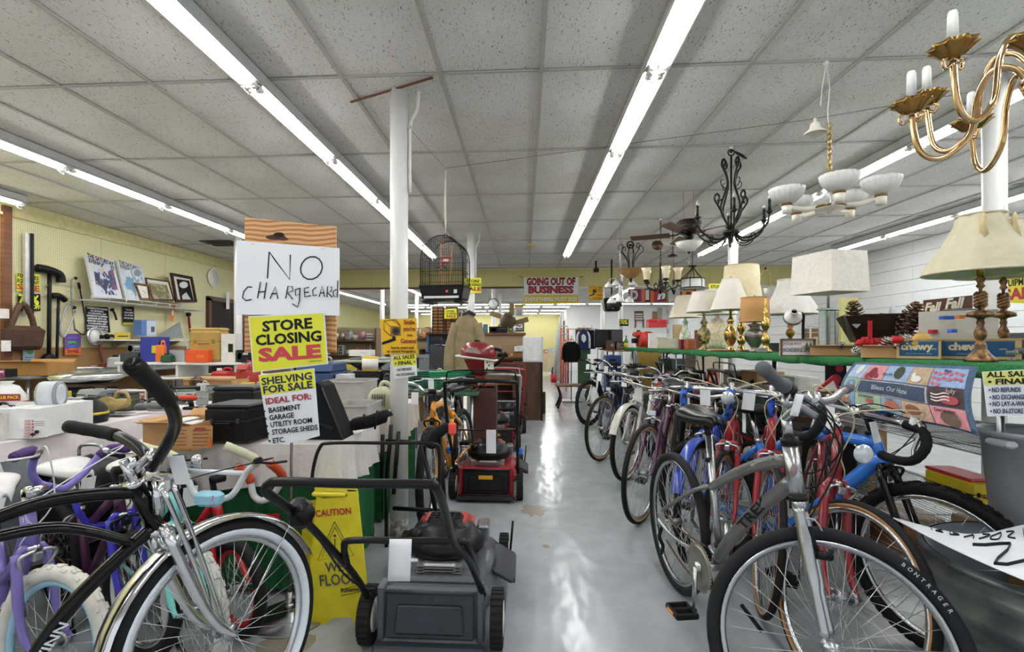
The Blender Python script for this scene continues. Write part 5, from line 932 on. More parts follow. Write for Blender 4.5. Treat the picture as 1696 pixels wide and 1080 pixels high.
def lamp(label, px, X, ytop, ybot, wt, wb, prof, bmat, shade='drum', scol='#e3dcc8', pleat=0, harp=True, rz=0, base=None, zb=ZS, name='table_lamp', tassel=False, twist=False, sq=1, gmat=None):
    p = sp(px, X, z=zb); k = kk(px, p.y); t = thing(name, label, 'lamp', p, rz); zt = at(px, ytop, y=p.y).z-zb; zl = at(px, ybot, y=p.y).z-zb
    sm = mt(scol, .85, kind='fabric', var=.03, sc=30, trans=.0) if not pleat else mt(scol, .85, var=.03)
    rt, rb = wt*k/2, wb*k/2
    if shade == 'drum' or shade == 'cone':
        P('shade', M().shell([(rb, zl), (rb*.5+rt*.5, (zl+zt)/2), (rt, zt)], 64 if pleat else 40, .003, flute=(pleat, .012) if pleat else None), sm, t)
        for r_, z_ in ((rb, zl), (rt, zt)): P('shade_trim', M().ring(r_, .003, 40, 6, Tr(0, 0, z_) @ Rx(pi/2)), mt(base or scol, .8), t)
    elif shade == 'bell':
        n = 8
        P('shade', M().shell([(rb, zl), (rb*.8+rt*.2-.0, zl+(zt-zl)*.22), (rb*.5+rt*.5-.012, zl+(zt-zl)*.5), (rt+.004, zl+(zt-zl)*.85), (rt, zt)], 64, .003, flute=(8, .035)), sm, t)
        for r_, z_ in ((rb, zl), (rt, zt)): P('shade_trim', M().ring(r_, .0055, 48, 6, Tr(0, 0, z_) @ Rx(pi/2)), mt(base or scol, .8), t)
    elif shade == 'rect':
        P('shade', M().box((0, 0, (zl+zt)/2), (2*rb, 2*rb*sq, zt-zl), tx=rt/rb, ty=rt/rb), sm, t)
    if harp:
        P('harp', M().tube(bez([(-.02, 0, zl-.02), (-.05, 0, (zl+zt)/2), (0, 0, zt-.005), (.05, 0, (zl+zt)/2), (.02, 0, zl-.02)], 6), .0022, 6), mt('#b09040', .3, 1), t)
        P('finial', M().lathe([(.004, zt-.005), (.009, zt+.008), (.004, zt+.018), (0, zt+.026)], 10), mt('#8a6a3a', .3, 1), t)
    if prof:
        hb_ = zl-.0; m = M()
        m.lathe([(r*k, z*hb_) for r, z in prof], 28); P('body', m, bmat, t)
        P('socket', M().cyl((0, 0, hb_*.97), (0, 0, hb_+.05), .013, 12), mt('#b09040', .3, 1), t)
    if twist:
        tw_ = M()
        for j in range(4): tw_.tube([(.016*cos(a*.5+j*pi/2), .016*sin(a*.5+j*pi/2), hb_*(.62+.012*a)) for a in range(14)], .008, 6)
        P('twisted_stem', tw_, bmat, t)
    if tassel:
        for a in (-2.2, -.9, .5):
            x, y = rb*.72*cos(a), rb*.72*sin(a); tm = mt('#d9c79a', .9)
            P('tassel', M().lathe([(0, zt-.005), (.004, zt-.01), (.010, zt-.03), (.007, zt-.04), (.018, zt-.11), (0, zt-.11)], 12, Tr((rt+.022)*cos(a), (rt+.022)*sin(a), 0), flute=(6, .1)), tm, t)
    return t
brass = mt('#bd9c5c', .18, 1, .08); abrass = mt('#4c3322', .35, .5, kind='mottle', col2='#94714a', sc=34)
BALL = [(0, 0), (9, 0), (9, .03), (5, .08), (4, .14), (7, .2), (9.5, .3), (10.5, .42), (9, .52), (5, .6), (4, .68), (6.5, .72), (4, .78), (2, .84), (2, 1)]
STICK = [(0, 0), (10, 0), (10.5, .03), (6, .07), (3.5, .12), (6, .18), (7.5, .24), (4, .3), (3, .38), (6, .44), (7, .52), (5, .58), (3, .62), (5, .68), (3, .74), (2, .8), (3, .86), (1.5, .9), (1.5, 1)]
URN = [(0, 0), (9, 0), (8, .06), (5, .12), (8, .22), (15, .42), (17, .56), (14, .68), (8, .76), (7, .82), (11, .88), (10, .92), (3, .95), (1.5, 1)]
VASE = [(0, 0), (8, 0), (9, .1), (10, .3), (8, .5), (4, .68), (3.5, .78), (5, .86), (2, .92), (1.5, 1)]
lamp('small cream pleated cone lamp with a painted white vase, farthest on the green shelf', 1135, 2.15, 490, 526, 28, 52, VASE, mt('#dcd8cc', .4, kind='mottle', col2='#8fae8c', sc=22), 'cone', '#ddd2bd', pleat=60)
lamp('white shaded lamp with a black and gilt column body', 1166, 1.95, 483.5, 517, 36, 56, BALL, mt('#2c4038', .25, kind='mottle', col2='#b79a58', sc=26), 'cone', '#dfdad0')
lamp('white shaded lamp with a beige flower-covered jar body', 1188, 2.3, 480, 521, 38, 62, [(0, 0), (12, 0), (15, .15), (17, .45), (15, .7), (9, .8), (10, .84), (4, .9), (1.5, 1)], mt('#d2bd92', .6, kind='mottle', col2='#e6e0d0', sc=30), 'cone', '#dcd8d2')
lamp('pleated white cone lamp standing on a round brass ball body', 1210, 2.0, 462, 513, 26, 62, BALL, brass, 'cone', '#e2dccf', pleat=60)
lamp('tall cream drum shaded lamp with a stepped brass body', 1228, 2.2, 440, 505, 52, 62, STICK, brass, 'drum', '#e4dab6', base='#c9a968')
lamp('brown burlap drum lamp on a grey pewter urn', 1250, 1.95, 493, 533, 42, 46, URN, mt('#6d675e', .35, .8, kind='mottle', col2='#8f887c', sc=12), 'drum', '#b98d5a')
lamp('white flared lamp with a brass candlestick behind the white desk lamp', 1309, 2.35, 464, 520, 38, 82, STICK, mt('#9c7c46', .3, .8), 'bell', '#e4e2dc')
lamp('square white box-shaded lamp on a clear glass block', 1372, 2.02, 421, 486, 66, 71, None, None, 'rect', '#e9e4da', sq=1.2, rz=.24, harp=False)
t = thing('glass_lamp_base', 'tall clear glass block lamp base under the square white shade', 'lamp base', sp(1372, 2.02), .24); gl = mt('#dfe8e6', .03, 0, 0, trans=.85, ior=1.45, spec=.6)
P('glass_slab', M().box((-.032, 0, .15), (.03, .07, .29), bev=.004), gl, t); P('glass_slab', M().box((.032, 0, .15), (.03, .07, .29), bev=.004), gl, t)
P('foot', M().box((0, 0, .006), (.12, .1, .012), bev=.003).box((0, 0, .30), (.11, .085, .012), bev=.003), chrome(), t); P('stem', M().cyl((0, 0, .30), (0, 0, .5), .008, 10), steel(), t)
CAND = [(0, 0), (34, 0), (33, .03), (26, .06), (20, .09), (13, .14), (12, .19), (11, .2), (8, .24), (13, .28), (14, .33), (10, .37), (7, .4), (9, .44), (7, .47), (10, .49), (30, .51), (29, .55), (8, .58), (9, .62), (6, .64), (4, .66), (4, .82), (10, .85), (6, .88), (11, .93), (6, .96), (5, 1)]
CAND = [(r*.62, z) for r, z in CAND]
lamp('bell-shaped cream tasselled lamp on a carved bronze candlestick, nearer of the pair', 1624, 1.93, 357, 452, 62, 150, CAND, abrass, 'bell', '#cdc5ab', tassel=True, twist=True, base='#d6cdb2', harp=False)
lamp('bell-shaped cream tasselled lamp on a carved bronze candlestick, farther of the pair', 1662, 2.3, 368, 456, 56, 124, [(r*.85, z) for r, z in CAND], abrass, 'bell', '#cdc5ab', tassel=True, twist=True, base='#d6cdb2', harp=False)
# bare brass lamp with harp
p = sp(1268, 1.95); t = thing('table_lamp', 'unshaded brass candlestick lamp with an empty wire harp', 'lamp', p); k = kk(1268, p.y); hh = at(1268, 490, y=p.y).z-ZS
P('body', M().lathe([(r*k, z*hh) for r, z in STICK], 26), brass, t); P('harp', M().tube(bez([(-.01, 0, hh), (-.04, 0, hh+.1), (-.03, 0, hh+.18), (0, 0, hh+.21), (.03, 0, hh+.18), (.04, 0, hh+.1), (.01, 0, hh)], 6), .0025, 6), brass, t)
P('candle_sleeve', M().cyl((0, 0, hh-.01), (0, 0, hh+.06), .012, 12), mt('#e6e2d4', .5), t); P('finial', M().ell((0, 0, hh+.22), (.018, .018, .022)), BLACK(), t)
# white desk lamp on a gooseneck
p = sp(1330, 1.9); t = thing('desk_lamp', 'white spotlight desk lamp on a black gooseneck', 'lamp', p); z0 = at(1308, 521, y=p.y-.1)-p
P('base', M().lathe([(0, 0), (.07, 0), (.07, .02), (.02, .03), (0, .03)], 24), mt('#dcdcd8', .35), t)
P('gooseneck', M().tube(bez([(0, 0, .02), (0, 0, .18), (-.01, -.02, .27), (-.06, -.06, .275)], 6), .009, 10), BLACK(), t)
P('head', M().shell([(.02, .10), (.028, .05), (.05, .03), (.055, 0)], 26, .003, Tr(-.12, -.10, .245) @ Rx(1.15) @ Ry(-.35)), mt('#eceae6', .25, coat=.5), t)
P('reflector', M().lathe([(.05, .002), (.03, .03), (0, .04)], 22, Tr(-.12, -.10, .245) @ Rx(1.15) @ Ry(-.35)), mt('#4a4a4c', .2, .8), t)
P('head_rim', M().ring(.053, .004, 28, 6, Tr(-.12, -.10, .245) @ Rx(1.15) @ Ry(-.35) @ Rx(pi/2)), BLACK(), t)
# goods on the shelf
put('carton', 'dark red slipcase book standing at the front edge of the green shelf', 'book', 1131, ZS, 11, 17, .05, X=1.86, cols=('#7c1d2a', '#7c1d2a', '#d9d5cc'), name='boxed_book', rz=.2)
put('case', 'small orange-brown wooden cigar box on the green shelf', 'box', 1143, ZS, 14, 18, .12, X=1.9, cols=('#a8593a', '#9c5032', '#8a7a50'), name='wooden_box')
put('engine', 'red small petrol engine with a recoil starter on the green shelf', 'engine', 1062, ZS, 28, 28, .4, X=1.98, cols=('#c8392e', '#1e1e20'), name='petrol_engine')
put('tool_box', 'red metal tool box standing above the petrol engine', 'tool box', 1087, ZS+.33, 29, 14, .22, X=2.15, cols=('#b8222c', '#a01c26', '#8a8a8a'))
put('carton', 'white carton propping up the red tool box', 'box', 1087, ZS, 24, 22, .3, X=2.15, cols=('#dcdcd8', '#c9c9c4', '#b0b4b8'))
put('carton', 'white paper-covered box in front of the red tool box', 'box', 1084, ZS, 18, 25, .1, X=1.88, cols=('#e4e6ea', '#d8d8d8', '#c0c4c8'))
put('cash_register', 'beige fax telephone with a raised handset on the green shelf', 'telephone', 1100, ZS, 34, 17, .35, X=1.93, cols=('#cfc9b8', '#a8a290', '#8a8576', '#dcd8cc'), name='fax_telephone')
put('carton', 'tall tan board standing behind the vase lamp', 'board', 1122, ZS, 14, 38, .05, X=2.5, cols=('#b59a6c',), name='tan_board')
put('bottle', 'green bottle with a red foil neck by the television', 'bottle', 1037, 1.101, 8, 24, None, Y=9.42, cols=('#3c7a3a', '#a32830', '#c9c23a'), name='wine_bottle')
put('radio', 'dark picture display standing on edge left of the green bottle', 'box', 1026, 1.101, 14, 14, .05, Y=9.42, cols=('#1c1c1e', '#2c3a30', '#d0d0cc', '#b0482a'), name='display_box', rz=.3)
for i, (px, w, h, c, l) in enumerate([(1222, 8, 6, '#c9b68a', 'low cream dish on the green shelf between the brass lamps'), (1282, 22, 14, '#4a4c50', 'dark grey mixer appliance behind the brass candlestick lamp'), (1262, 18, 9, '#9a9a9c', 'grey bundled cable and plug beside the pewter urn lamp')]):
    put(['can', 'case', 'coil'][i], l, ['dish', 'appliance', 'cable'][i], px, ZS, w, h, None, X=[1.9, 2.25, 1.88][i], cols=(c, '#3a3b3e', c), name=['dish', 'mixer', 'cable_coil'][i])
bx_ = put('carton', 'white flat box with a gold lid at the shelf edge by the flower jar lamp', 'box', 1190, ZS, 26, 3, .2, X=1.9, cols=('#c9b27a', '#a89058', '#e2dcc8'))
put('case', 'dark tray at the edge of the green shelf under the brass lamps', 'tray', 1215, ZS, 60, 1.6, .25, X=1.98, cols=('#7a4632',), name='wooden_tray')
board('wonderful_sign', 'framed wonderful life sign leaning behind the gooseneck lamp', 'sign', front(3.28), quad(1292, 561, 1349, 590), '#e6e8e6', [('f', 2, mt('#6b4a32', .5), .012), ('t', "IT'S THE MOST", 1312, 570, 4, 30, '#8a3040', .0, 3), ('t', 'WONDERFUL LIFE', 1318, 580, 7, 44, '#4a5058', .01, 0), ('p', [(1333, 574), (1336, 566), (1339, 574)], '#2f7a4a'), ('p', [(1339, 574), (1342, 566), (1345, 574)], '#2f7a4a')], th=.01)
# planter with pine cones
def cone(label, p, w, h, tilt=(0, 0), col='#4a3226', tip='#8a7258', grp=None):
    t = thing('pine_cone', label, 'pine cone', p, 0, grp); t.matrix_local = Tr(p) @ Rx(tilt[0]) @ Ry(tilt[1]); 
    P('core', M().lathe([(0, 0), (w*.2, h*.05), (w*.26, h*.3), (w*.2, h*.7), (0, h*.97)], 10), mt('#3a271c', .9), t)
    a = M(); b = M(); n = int(22+h*260)
    for i in range(n):
        f = i/n; z = h*f; r = w*.5*(sin(pi*min(.96, f*.78+.16)))**.7; q = i*2.4; X = Tr(0, 0, z) @ Rz(q) @ Ry(.35-f*.9)
        a.add([(w*.1, -w*.06, 0), (r, -w*.13, 0), (r*1.04, 0, w*.02), (r, w*.13, 0), (w*.1, w*.06, 0), (r*.8, 0, -w*.06)], [(0, 1, 2, 3, 4), (0, 5, 1), (1, 5, 2), (2, 5, 3), (3, 5, 4), (4, 5, 0)], False, X)
        b.box((r*.99, 0, w*.008), (w*.06, w*.2, w*.03), X)
    P('scales', a, mt(col, .8), t, kind='stuff'); P('scale_tips', b, mt(tip, .8), t, kind='stuff'); return t
p = sp(1453, 2.12); k = kk(1453, p.y); t = thing('wooden_planter', 'dark wooden flared planter with grey hearts holding large pine cones', 'planter', p, -.35)
w_ = 108*k; h_ = 46*k; zo = 22*k; dw = mt('#33221c', .3, kind='wood', col2='#241713')
mm_ = M(); mm_.box((0, 0, zo+.006), (w_*.6, w_*.42, .012))
for sy in (-1, 1): mm_.add([(-w_*.3, sy*w_*.21, zo), (w_*.3, sy*w_*.21, zo), (w_*.47, sy*w_*.32, zo+h_*.92), (w_*.2, sy*w_*.30, zo+h_), (-w_*.2, sy*w_*.30, zo+h_), (-w_*.47, sy*w_*.32, zo+h_*.92)], [(0, 1, 2, 3, 4, 5)])
for sx in (-1, 1): mm_.add([(sx*w_*.3, -w_*.21, zo), (sx*w_*.3, w_*.21, zo), (sx*w_*.47, w_*.32, zo+h_*.92), (sx*w_*.44, 0, zo+h_), (sx*w_*.47, -w_*.32, zo+h_*.92)], [(0, 1, 2, 3, 4)])
P('box_sides', mm_, dw, t)
for x in (-w_*.33, w_*.30): P('heart', M(Tr(x, -w_*.285, zo+h_*.62) @ Rx(-.3)).prism([(0, -.022), (.02, .0), (.018, .016), (.008, .02), (0, .01), (-.008, .02), (-.018, .016), (-.02, 0)], .006), mt('#7d868f', .6), t)
P('riser', M().box((0, 0, zo/2), (w_*.5, w_*.36, zo)), mt('#2a1c18', .6), t)
for (px, Xo, dz, w2, h2, tl, l) in [(1418, 2.08, .16, 29, 46, (0, -.1), 'tall upright pine cone at the near corner of the dark planter'), (1497, 2.15, .13, 33, 54, (0, .42), 'large tilted pine cone leaning out of the dark planter'), (1440, 2.1, .19, 20, 14, (.3, 0), 'small pine cone lying between the two large ones'), (1461, 2.12, .19, 22, 16, (-.3, .2), 'squat pine cone in the middle of the dark planter')]:
    q = sp(px, Xo, z=ZS+dz); kq = kk(px, q.y); cone(l, q, w2*kq, h2*kq, tl)
for (px, X_, w2, h2, l) in [(1467, 1.93, 30, 16, 'frosted white pine cone in the narrow carton'), (1494, 1.92, 34, 22, 'larger frosted white pine cone beside the red bauble')]:
    q = sp(px, X_, z=ZS+.05); kq = kk(px, q.y); cone(l, q, w2*kq, h2*kq, (.5, .2), '#e0ded8', '#3a3432')
for i in range(4):
    q = sp(1392+11*i, 1.93+.04*(i % 2), z=ZS+.04); kq = kk(1400, q.y); cone('small frosted pine cone in the shallow carton by the glass lamp', q, 13*kq, 12*kq, (.6, i), '#cfcdc8', '#4a4442', 'frosted pine cones in the shallow carton')
put('open_carton', 'shallow tan carton of frosted cones by the glass lamp', 'box', 1385, ZS, 72, 14, .18, X=1.95, cols=('#b98f5e', '#b98f5e', '#8a8680'), rz=-.5)
b1_ = put('open_carton', 'narrow tan carton with red printed tape under the frosted cones', 'box', 1464, ZS, 60, 17, .16, X=1.9, cols=('#c49a66', '#c49a66', '#c4404a'), rz=-.6)
put('can', 'shiny red glass bauble on the narrow carton', 'bauble', 1486, ZS+.075, 16, 13, None, X=1.86, cols=('#b01824', '#c8a040', '#c8202c'), name='red_bauble')
p = sp(1442, 1.88, z=ZS+.07); t = thing('gift_bow', 'red velvet ribbon bow on the narrow carton', 'bow', p, .3); rm = mt('#b81f2c', .7)
for (a, h1, w1) in ((.2, .13, .04), (1.4, .07, .05), (-1.2, .06, .05), (2.4, .05, .05)): P('ribbon_loop', M(Rz(a)).grid(lambda u, v: (w1*(u-.5)+.05*v*(a != .2), .01*sin(u*3), h1*sin(v*pi*.5) if a == .2 else h1*.6*sin(v*pi)), 4, 8, V((0, .002, 0))), rm, t)
def chewy(label, px, X_, w2, h2, d2, rz, ysh, tx_, sz):
    t = put('tray', label, 'box', px, ZS, w2, h2, d2, X=X_, rz=rz, cols=('#c8a878', '#c8a878')); k = kk(px, t.location.y); w2 *= k; h2 *= k
    P('printed_panel', M().box((0, -d2/2-.001, h2*.5), (w2*.88, .002, h2*.74), bev=.001), mt('#1f4f7a', .5), t)
    o = text('chewy', h2*sz, mt('#d8c4a0', .5), t, bold=.05); o.matrix_local = Tr(-w2*.05, -d2/2-.003, h2*.6); o2 = text('.com', h2*.1, mt('#d8c4a0', .5), t, bold=.01); o2.matrix_local = Tr(w2*.32, -d2/2-.003, h2*.5)
    o3 = text('where pet lovers shop', h2*.08, mt('#9fb4c4', .5), t); o3.matrix_local = Tr(0, -d2/2-.003, h2*.26); return t
chewy('smaller blue-printed pet supply carton at the shelf edge', 1520, 2.0, 54, 32, .2, -.62, 0, 0, .34)
chewy('larger blue-printed pet supply carton behind the bronze lamps', 1604, 2.2, 112, 33, .2, -.62, 0, 0, .36)
put('cash_register', 'beige electronic cash register with a black keypad behind the blue cartons', 'cash register', 1590, ZS, 98, 74, .42, X=2.42, rz=-.75, cols=('#c2c0b6', '#232427', '#26272a', '#d8d8d4'))
put('radio', 'grey electronic typewriter behind the far tasselled lamp', 'appliance', 1688, ZS, 50, 42, .3, X=2.5, cols=('#5a5d62', '#3a3c40', '#2a2b2e', '#c8c8c6'))
put('bag', 'yellow padded envelope tucked in the smaller blue carton', 'envelope', 1527, ZS+.06, 34, 24, .04, X=1.97, cols=('#d3ab55', '#c39a48'), name='padded_envelope')
for (px, c, l) in ((1568, '#2c62c0', 'blue toy brick on top of the cash register keypad'), (1590, '#c86a34', 'orange toy brick on top of the cash register'), (1577, '#2e6ad0', 'small blue clip on the cash register keys'), (1545, '#c02030', 'red toy block left of the cash register keys')):
    put('case', l, 'toy', px, ZS+(.2 if px in (1568, 1590) else .13), 18 if px == 1568 else 9, 6, .03, X=2.2, cols=(c,), name='toy_brick')
put('mug', 'pink and blue teapot behind the tilted pine cone', 'teapot', 1516, ZS+.16, 24, 26, None, X=2.5, cols=('#d693a4', '#6a7cc0'), name='teapot')
put('case', 'low stand carrying the pink and blue teapot', 'stand', 1516, ZS, 60, 34, .2, X=2.55, cols=('#b09468', '#c2a678', '#8a6f48'), name='stand_box')
put('trophy', 'white and red figurine above the dark planter', 'figurine', 1478, ZS+.14, 26, 46, None, X=2.5, cols=('#c9ccd0', '#a3323a'), name='figurine')
put('carton', 'plain cork board box standing behind the pine cones', 'board', 1465, ZS, 70, 58, .04, X=2.58, cols=('#b8925e',), name='cork_board')
put('can', 'white lidded dish behind the cash register keypad', 'dish', 1525, ZS+.0, 34, 40, None, X=2.4, cols=('#dcd8cc', '#e4e0d6', '#c8c4b4'), name='lidded_dish')
board('fall_sign', 'brown panel with two cream fall words leaning at the back of the shelf', 'sign', front(3.4), [(1533, 497), (1611, 489), (1611, 555), (1536, 553)], mt('#5f3a22', .6, kind='wood', col2='#4c2e1b'), [('t', 'Fall', 1545, 509, 14, 30, '#e0d8c4', .04, 4, .35), ('t', 'Fall', 1581, 503, 17, 34, '#e0d8c4', .04, 4, .35)], th=.02)
put('rack', 'white scrolled wire stand behind the glass block lamp', 'wire stand', 1375, ZS, 78, 44, .12, X=2.58, cols=('#d8dadc',), name='wire_stand')
put('carton', 'framed print leaning far behind the green shelf lamps', 'picture', 1158, ZS, 15, 30, .03, X=2.55, cols=('#6b3a26', '#6b3a26', '#c8b898'), name='framed_print')
put('carton', 'tan canvas panel leaning behind the burlap lamp', 'picture', 1345, ZS, 22, 38, .03, X=2.6, cols=('#8a6238', '#6b4a2c', '#c8b898'), name='framed_print')
put('carton', 'cream folded screen standing at the back of the shelf by the square lamp', 'board', 1405, ZS, 28, 90, .03, X=2.66, cols=('#d2c98e',), name='cream_screen')
put('basket', 'lime green handled basket by the right column', 'basket', 1690, ZS+.04, 34, 24, None, X=2.75, cols=('#8fce4a',), name='green_basket')
for i, (px, w, h) in enumerate([(1676, 20, 16), (1690, 22, 20), (1683, 16, 26)]): put('glass', ['low', 'wide', 'tall'][i]+' cut-glass dish behind the farther bronze lamp', 'glassware', px, ZS, w, h, None, X=[2.2, 2.28, 2.6][i], cols=(mt('#e4ecec', .05, 0, 0, trans=.8),), name='glass_dish')
# ---- woven throw hanging from the shelf
th = thing('woven_throw', 'woven throw with picture squares and a blue centre panel hanging from the shelf edge', 'blanket', at(1500, 600, x=1.8), 0)
TC = [(1416, 600, 2.72), (1613, 607, 1.9), (1622, 722, 1.72), (1386, 664, 2.62)]     # corners px, py, room depth
def tw(u, v, off=0):
    a = [pp(*c) for c in TC]; p = a[0]*(1-u)*(1-v)+a[1]*u*(1-v)+a[2]*u*v+a[3]*(1-u)*v
    return p+V((-.03*sin(v*pi)*1-off*.86+.012*sin(u*14+2*v), -.0-off*.5, 0))
Pw('backing', M().grid(lambda u, v: tw(u, v), 24, 10, V((.008, .004, 0))), mt('#4d607c', .95, kind='fabric', sc=60, var=.15), th)
def cell(nm, u0, v0, u1, v1, c, off=.003): Pw(nm, M().grid(lambda u, v: tw(u0+(u1-u0)*u, v0+(v1-v0)*v, off), 6, 4), c if not isinstance(c, str) else mt(c, .95, kind='fabric', sc=60, var=.12), th)
C3 = ['#9db3cc', '#c98a90', '#93a9c8', '#b09a80', '#8fa3c4']
for i, c in enumerate(C3): cell('picture_square', .03+.188*i, .05, .03+.188*(i+1)-.004, .36, c)
for (u, v, c) in ((.03, .37, '#8fa58a'), (.03, .68, '#7f95b4'), (.218, .68, '#9bb096'), (.406, .68, '#8a98ac'), (.594, .68, '#b89a84'), (.782, .68, '#c98890'), (.782, .37, '#4a3a3c')): cell('picture_square', u, v, u+.184, v+.29, c)
cell('centre_panel', .225, .385, .775, .665, '#b9b4b0'); cell('centre_panel', .235, .40, .765, .65, '#39465a', .005)
def blob(cu, cv, r, rv, c, n=10, off=.008): Pw('motif', M().grid(lambda u, v: tw(cu+r*v*cos(2*pi*u), cv+rv*v*sin(2*pi*u), off), n, 1), mt(c, .95, var=.05), th)
for a in [(.31, .2, .035, .11, '#7a2c38'), (.27, .27, .02, .05, '#8a3040'), (.35, .27, .018, .05, '#8a3040'), (.12, .18, .035, .1, '#d6d2cc'), (.12, .1, .022, .05, '#d6d2cc'), (.50, .18, .035, .13, '#3f4a3c'), (.68, .26, .05, .06, '#d8d4d0'), (.64, .2, .02, .05, '#d8d4d0'), (.12, .52, .06, .11, '#6f7fae'), (.12, .52, .03, .06, '#8fae9c'),
          (.1, .9, .07, .05, '#a8705a'), (.12, .8, .03, .05, '#c9a078'), (.33, .82, .025, .05, '#a84c50'), (.5, .83, .07, .1, '#a8664c'), (.47, .87, .04, .07, '#b8745a'), (.68, .8, .05, .08, '#8a5a44'), (.87, .85, .05, .12, '#6a5a4c'), (.89, .56, .05, .07, '#a84c54')]: blob(*a)
for i in range(14): blob(.80+.028*(i % 6), .12+.09*(i//6)+.02*(i % 2), .011, .028, '#c4606a', 7)
for i in range(3): Pw('flag_stripe', M().grid(lambda u, v, i=i: tw(.80+.09*u, .46+.05*i+.02*sin(u*6)+.02*v, .009), 8, 1), mt('#dcd6d2', .9), th)
def twtext(s, u, v, h, c):
    a = tw(u, v, .012); b = tw(u+.05, v, .012); d = (b-a).normalized(); q = tw(u, v+.05, .012); up = (a-q).normalized(); n = d.cross(up)
    o = text(s, h, mt(c, .9), th, bold=.02); du = .05/(b-a).length; dv = .05/(a-q).length; W = rootm(th).inverted()
    for w_ in o.data.vertices: w_.co = W @ tw(u+w_.co.x*du, v-w_.co.z*dv, .012)
    o.matrix_local = I4
twtext('Bless Our Home', .50, .52, .028, '#cfd6dc'); twtext('July', .9, .41, .022, '#cfc8c4'); twtext('September', .31, .72, .016, '#5a6a5c'); twtext('March', .43, .22, .016, '#4a5a6c'); twtext('December', .86, .73, .016, '#5a3a44'); twtext('February', .3, .33, .014, '#7a2c38'); twtext('August', .09, .71, .016, '#3a4a6c'); twtext('October', .48, .71, .014, '#4a5a7c'); twtext('May', .87, .085, .014, '#3a4a6c')
# ================================================================ hanging light fittings, birdcage
def ceil_y(px, py): return at(px, py, z=H).y
def chain(m, a, b, n, r=.002, w=.012):
    a, b = V(a), V(b)
    for i in range(n):
        c = a.lerp(b, (i+.5)/n); L_ = (b-a).length/n*.62; X = Tr(c) @ (Rz(pi/2) if i % 2 else I4)
        m.tube([(w*cos(q)*.6, 0, L_*sin(q)) for q in [2*pi*k/10 for k in range(10)]], r, 5, closed=True, T=X)
    return m
def hang(name, label, px, y, ztop=H, cat='chandelier'):
    p = at(px, 500, y=y); return thing(name, label, cat, (p.x, p.y, ztop))
iron = mt('#1f1c1b', .4, .5, .1)
def hook(t, dz=.04): P('ceiling_hook', M().box((0, 0, -.012), (.02, .02, .02)).tube(bez([(0, 0, -.02), (.01, 0, -.03), (0, 0, -dz), (-.01, 0, -.035)], 4), .003, 6), mt('#e6e6e2', .4), t)
def candle(m_s, m_b, x, y, z, h=.07, r=.011):
    m_s.cyl((x, y, z), (x, y, z+h), r, 10); m_b.lathe([(0, 0), (.008, .002), (.012, .016), (.006, .035), (.001, .05), (0, .052)], 10, Tr(x, y, z+h))
bulb = mt('#e8ecee', .05, 0, 0, trans=.7)
# 1 brass chandelier, near right
zc = at(1728, 118, y=1.32).z; t = hang('brass_chandelier', 'polished brass chandelier with white candle sleeves, cut by the frame beside the right column', 1728, 1.32)
gold = mt('#cfae82', .12, 1, .03)
P('hanging_chain', chain(M(), (0, 0, -.02), (0, 0, zc-H+.17), 18, .0025), gold, t); hook(t)
P('centre_column', M().lathe([(0, -.13), (.012, -.125), (.03, -.10), (.014, -.07), (.035, -.05), (.045, -.02), (.02, .01), (.03, .04), (.016, .07), (.012, .15), (0, .17)], 24, Tr(0, 0, zc-H)), gold, t)
def garm(a, R, z0, zt, k=1):
    X = Rz(a) @ Tr(0, 0, zc-H)
    P('arm', M(X).tube(bez([(.02, 0, z0), (.05*k, 0, z0+.05), (.09*k, 0, z0+.06), (.12*k, 0, z0), (.135*k, 0, z0-.10), (R*.75, 0, z0-.15), (R*.93, 0, z0-.12), (R, 0, zt-.03)], 6), .0075, 10), gold, t)
    P('arm_leaf', M(X @ Tr(R, 0, zt-.035)).tube(bez([(0, 0, .0), (.02, 0, -.015), (.026, 0, .005), (.016, 0, .012)], 4), .004, 6).tube(bez([(0, 0, .0), (-.02, 0, -.015), (-.026, 0, .005), (-.016, 0, .012)], 4), .004, 6), gold, t)
    P('bobeche', M(X @ Tr(R, 0, zt)).shell([(.006, -.025), (.02, -.02), (.038, 0), (.048, .008)], 30, .002, flute=(10, .12)), mt('#9c7a44', .25, 1, .1), t)
    P('drip_ring', M(X @ Tr(R, 0, zt)).lathe([(.006, -.01), (.02, .004), (.02, .008), (.012, .012)], 20), gold, t)
    P('candle_sleeve', M(X @ Tr(R, 0, zt)).lathe([(.0115, .008), (.0105, .085), (.008, .092), (0, .092)], 16), mt('#f2f2ee', .35), t)
for i in range(5): garm(radians(188+72*i), .245, .02, .045)
for i in range(5): garm(radians(152+72*i), .255, -.03, -.02)
# 2 cream chandelier with glass bowls
y2 = ceil_y(1368, 101); t = hang('bowl_chandelier', 'cream chandelier with ribbed white glass bowls on a brass chain', 1368, y2); zc = at(1375, 345, y=y2).z-H; hook(t)
P('cord', M().tube(bez([(0, 0, -.03), (.02, 0, -.15), (.01, 0, -.3), (.02, 0, -.4)], 5), .003, 6).tube(bez([(0, 0, -.03), (-.02, 0, -.15), (-.03, 0, -.26)], 5), .003, 6), mt('#e6e6e0', .5), t)
P('canopy', M(Tr(-.06, 0, -.39)).shell([(.06, -.03), (.055, -.02), (.03, .0), (.025, .03), (.01, .04), (.008, .06)], 26, .003), mt('#e4dfd2', .4), t)
P('hanging_chain', chain(M(), (.02, 0, -.36), (.02, 0, zc+.22), 9, .004, .018), mt('#b59660', .3, 1), t); P('chain_loop', M(Tr(.02, 0, zc+.2)).ring(.022, .004, 18, 6), mt('#b59660', .3, 1), t)
cw = mt('#e6e1d4', .4); br = mt('#7d6336', .3, .9)
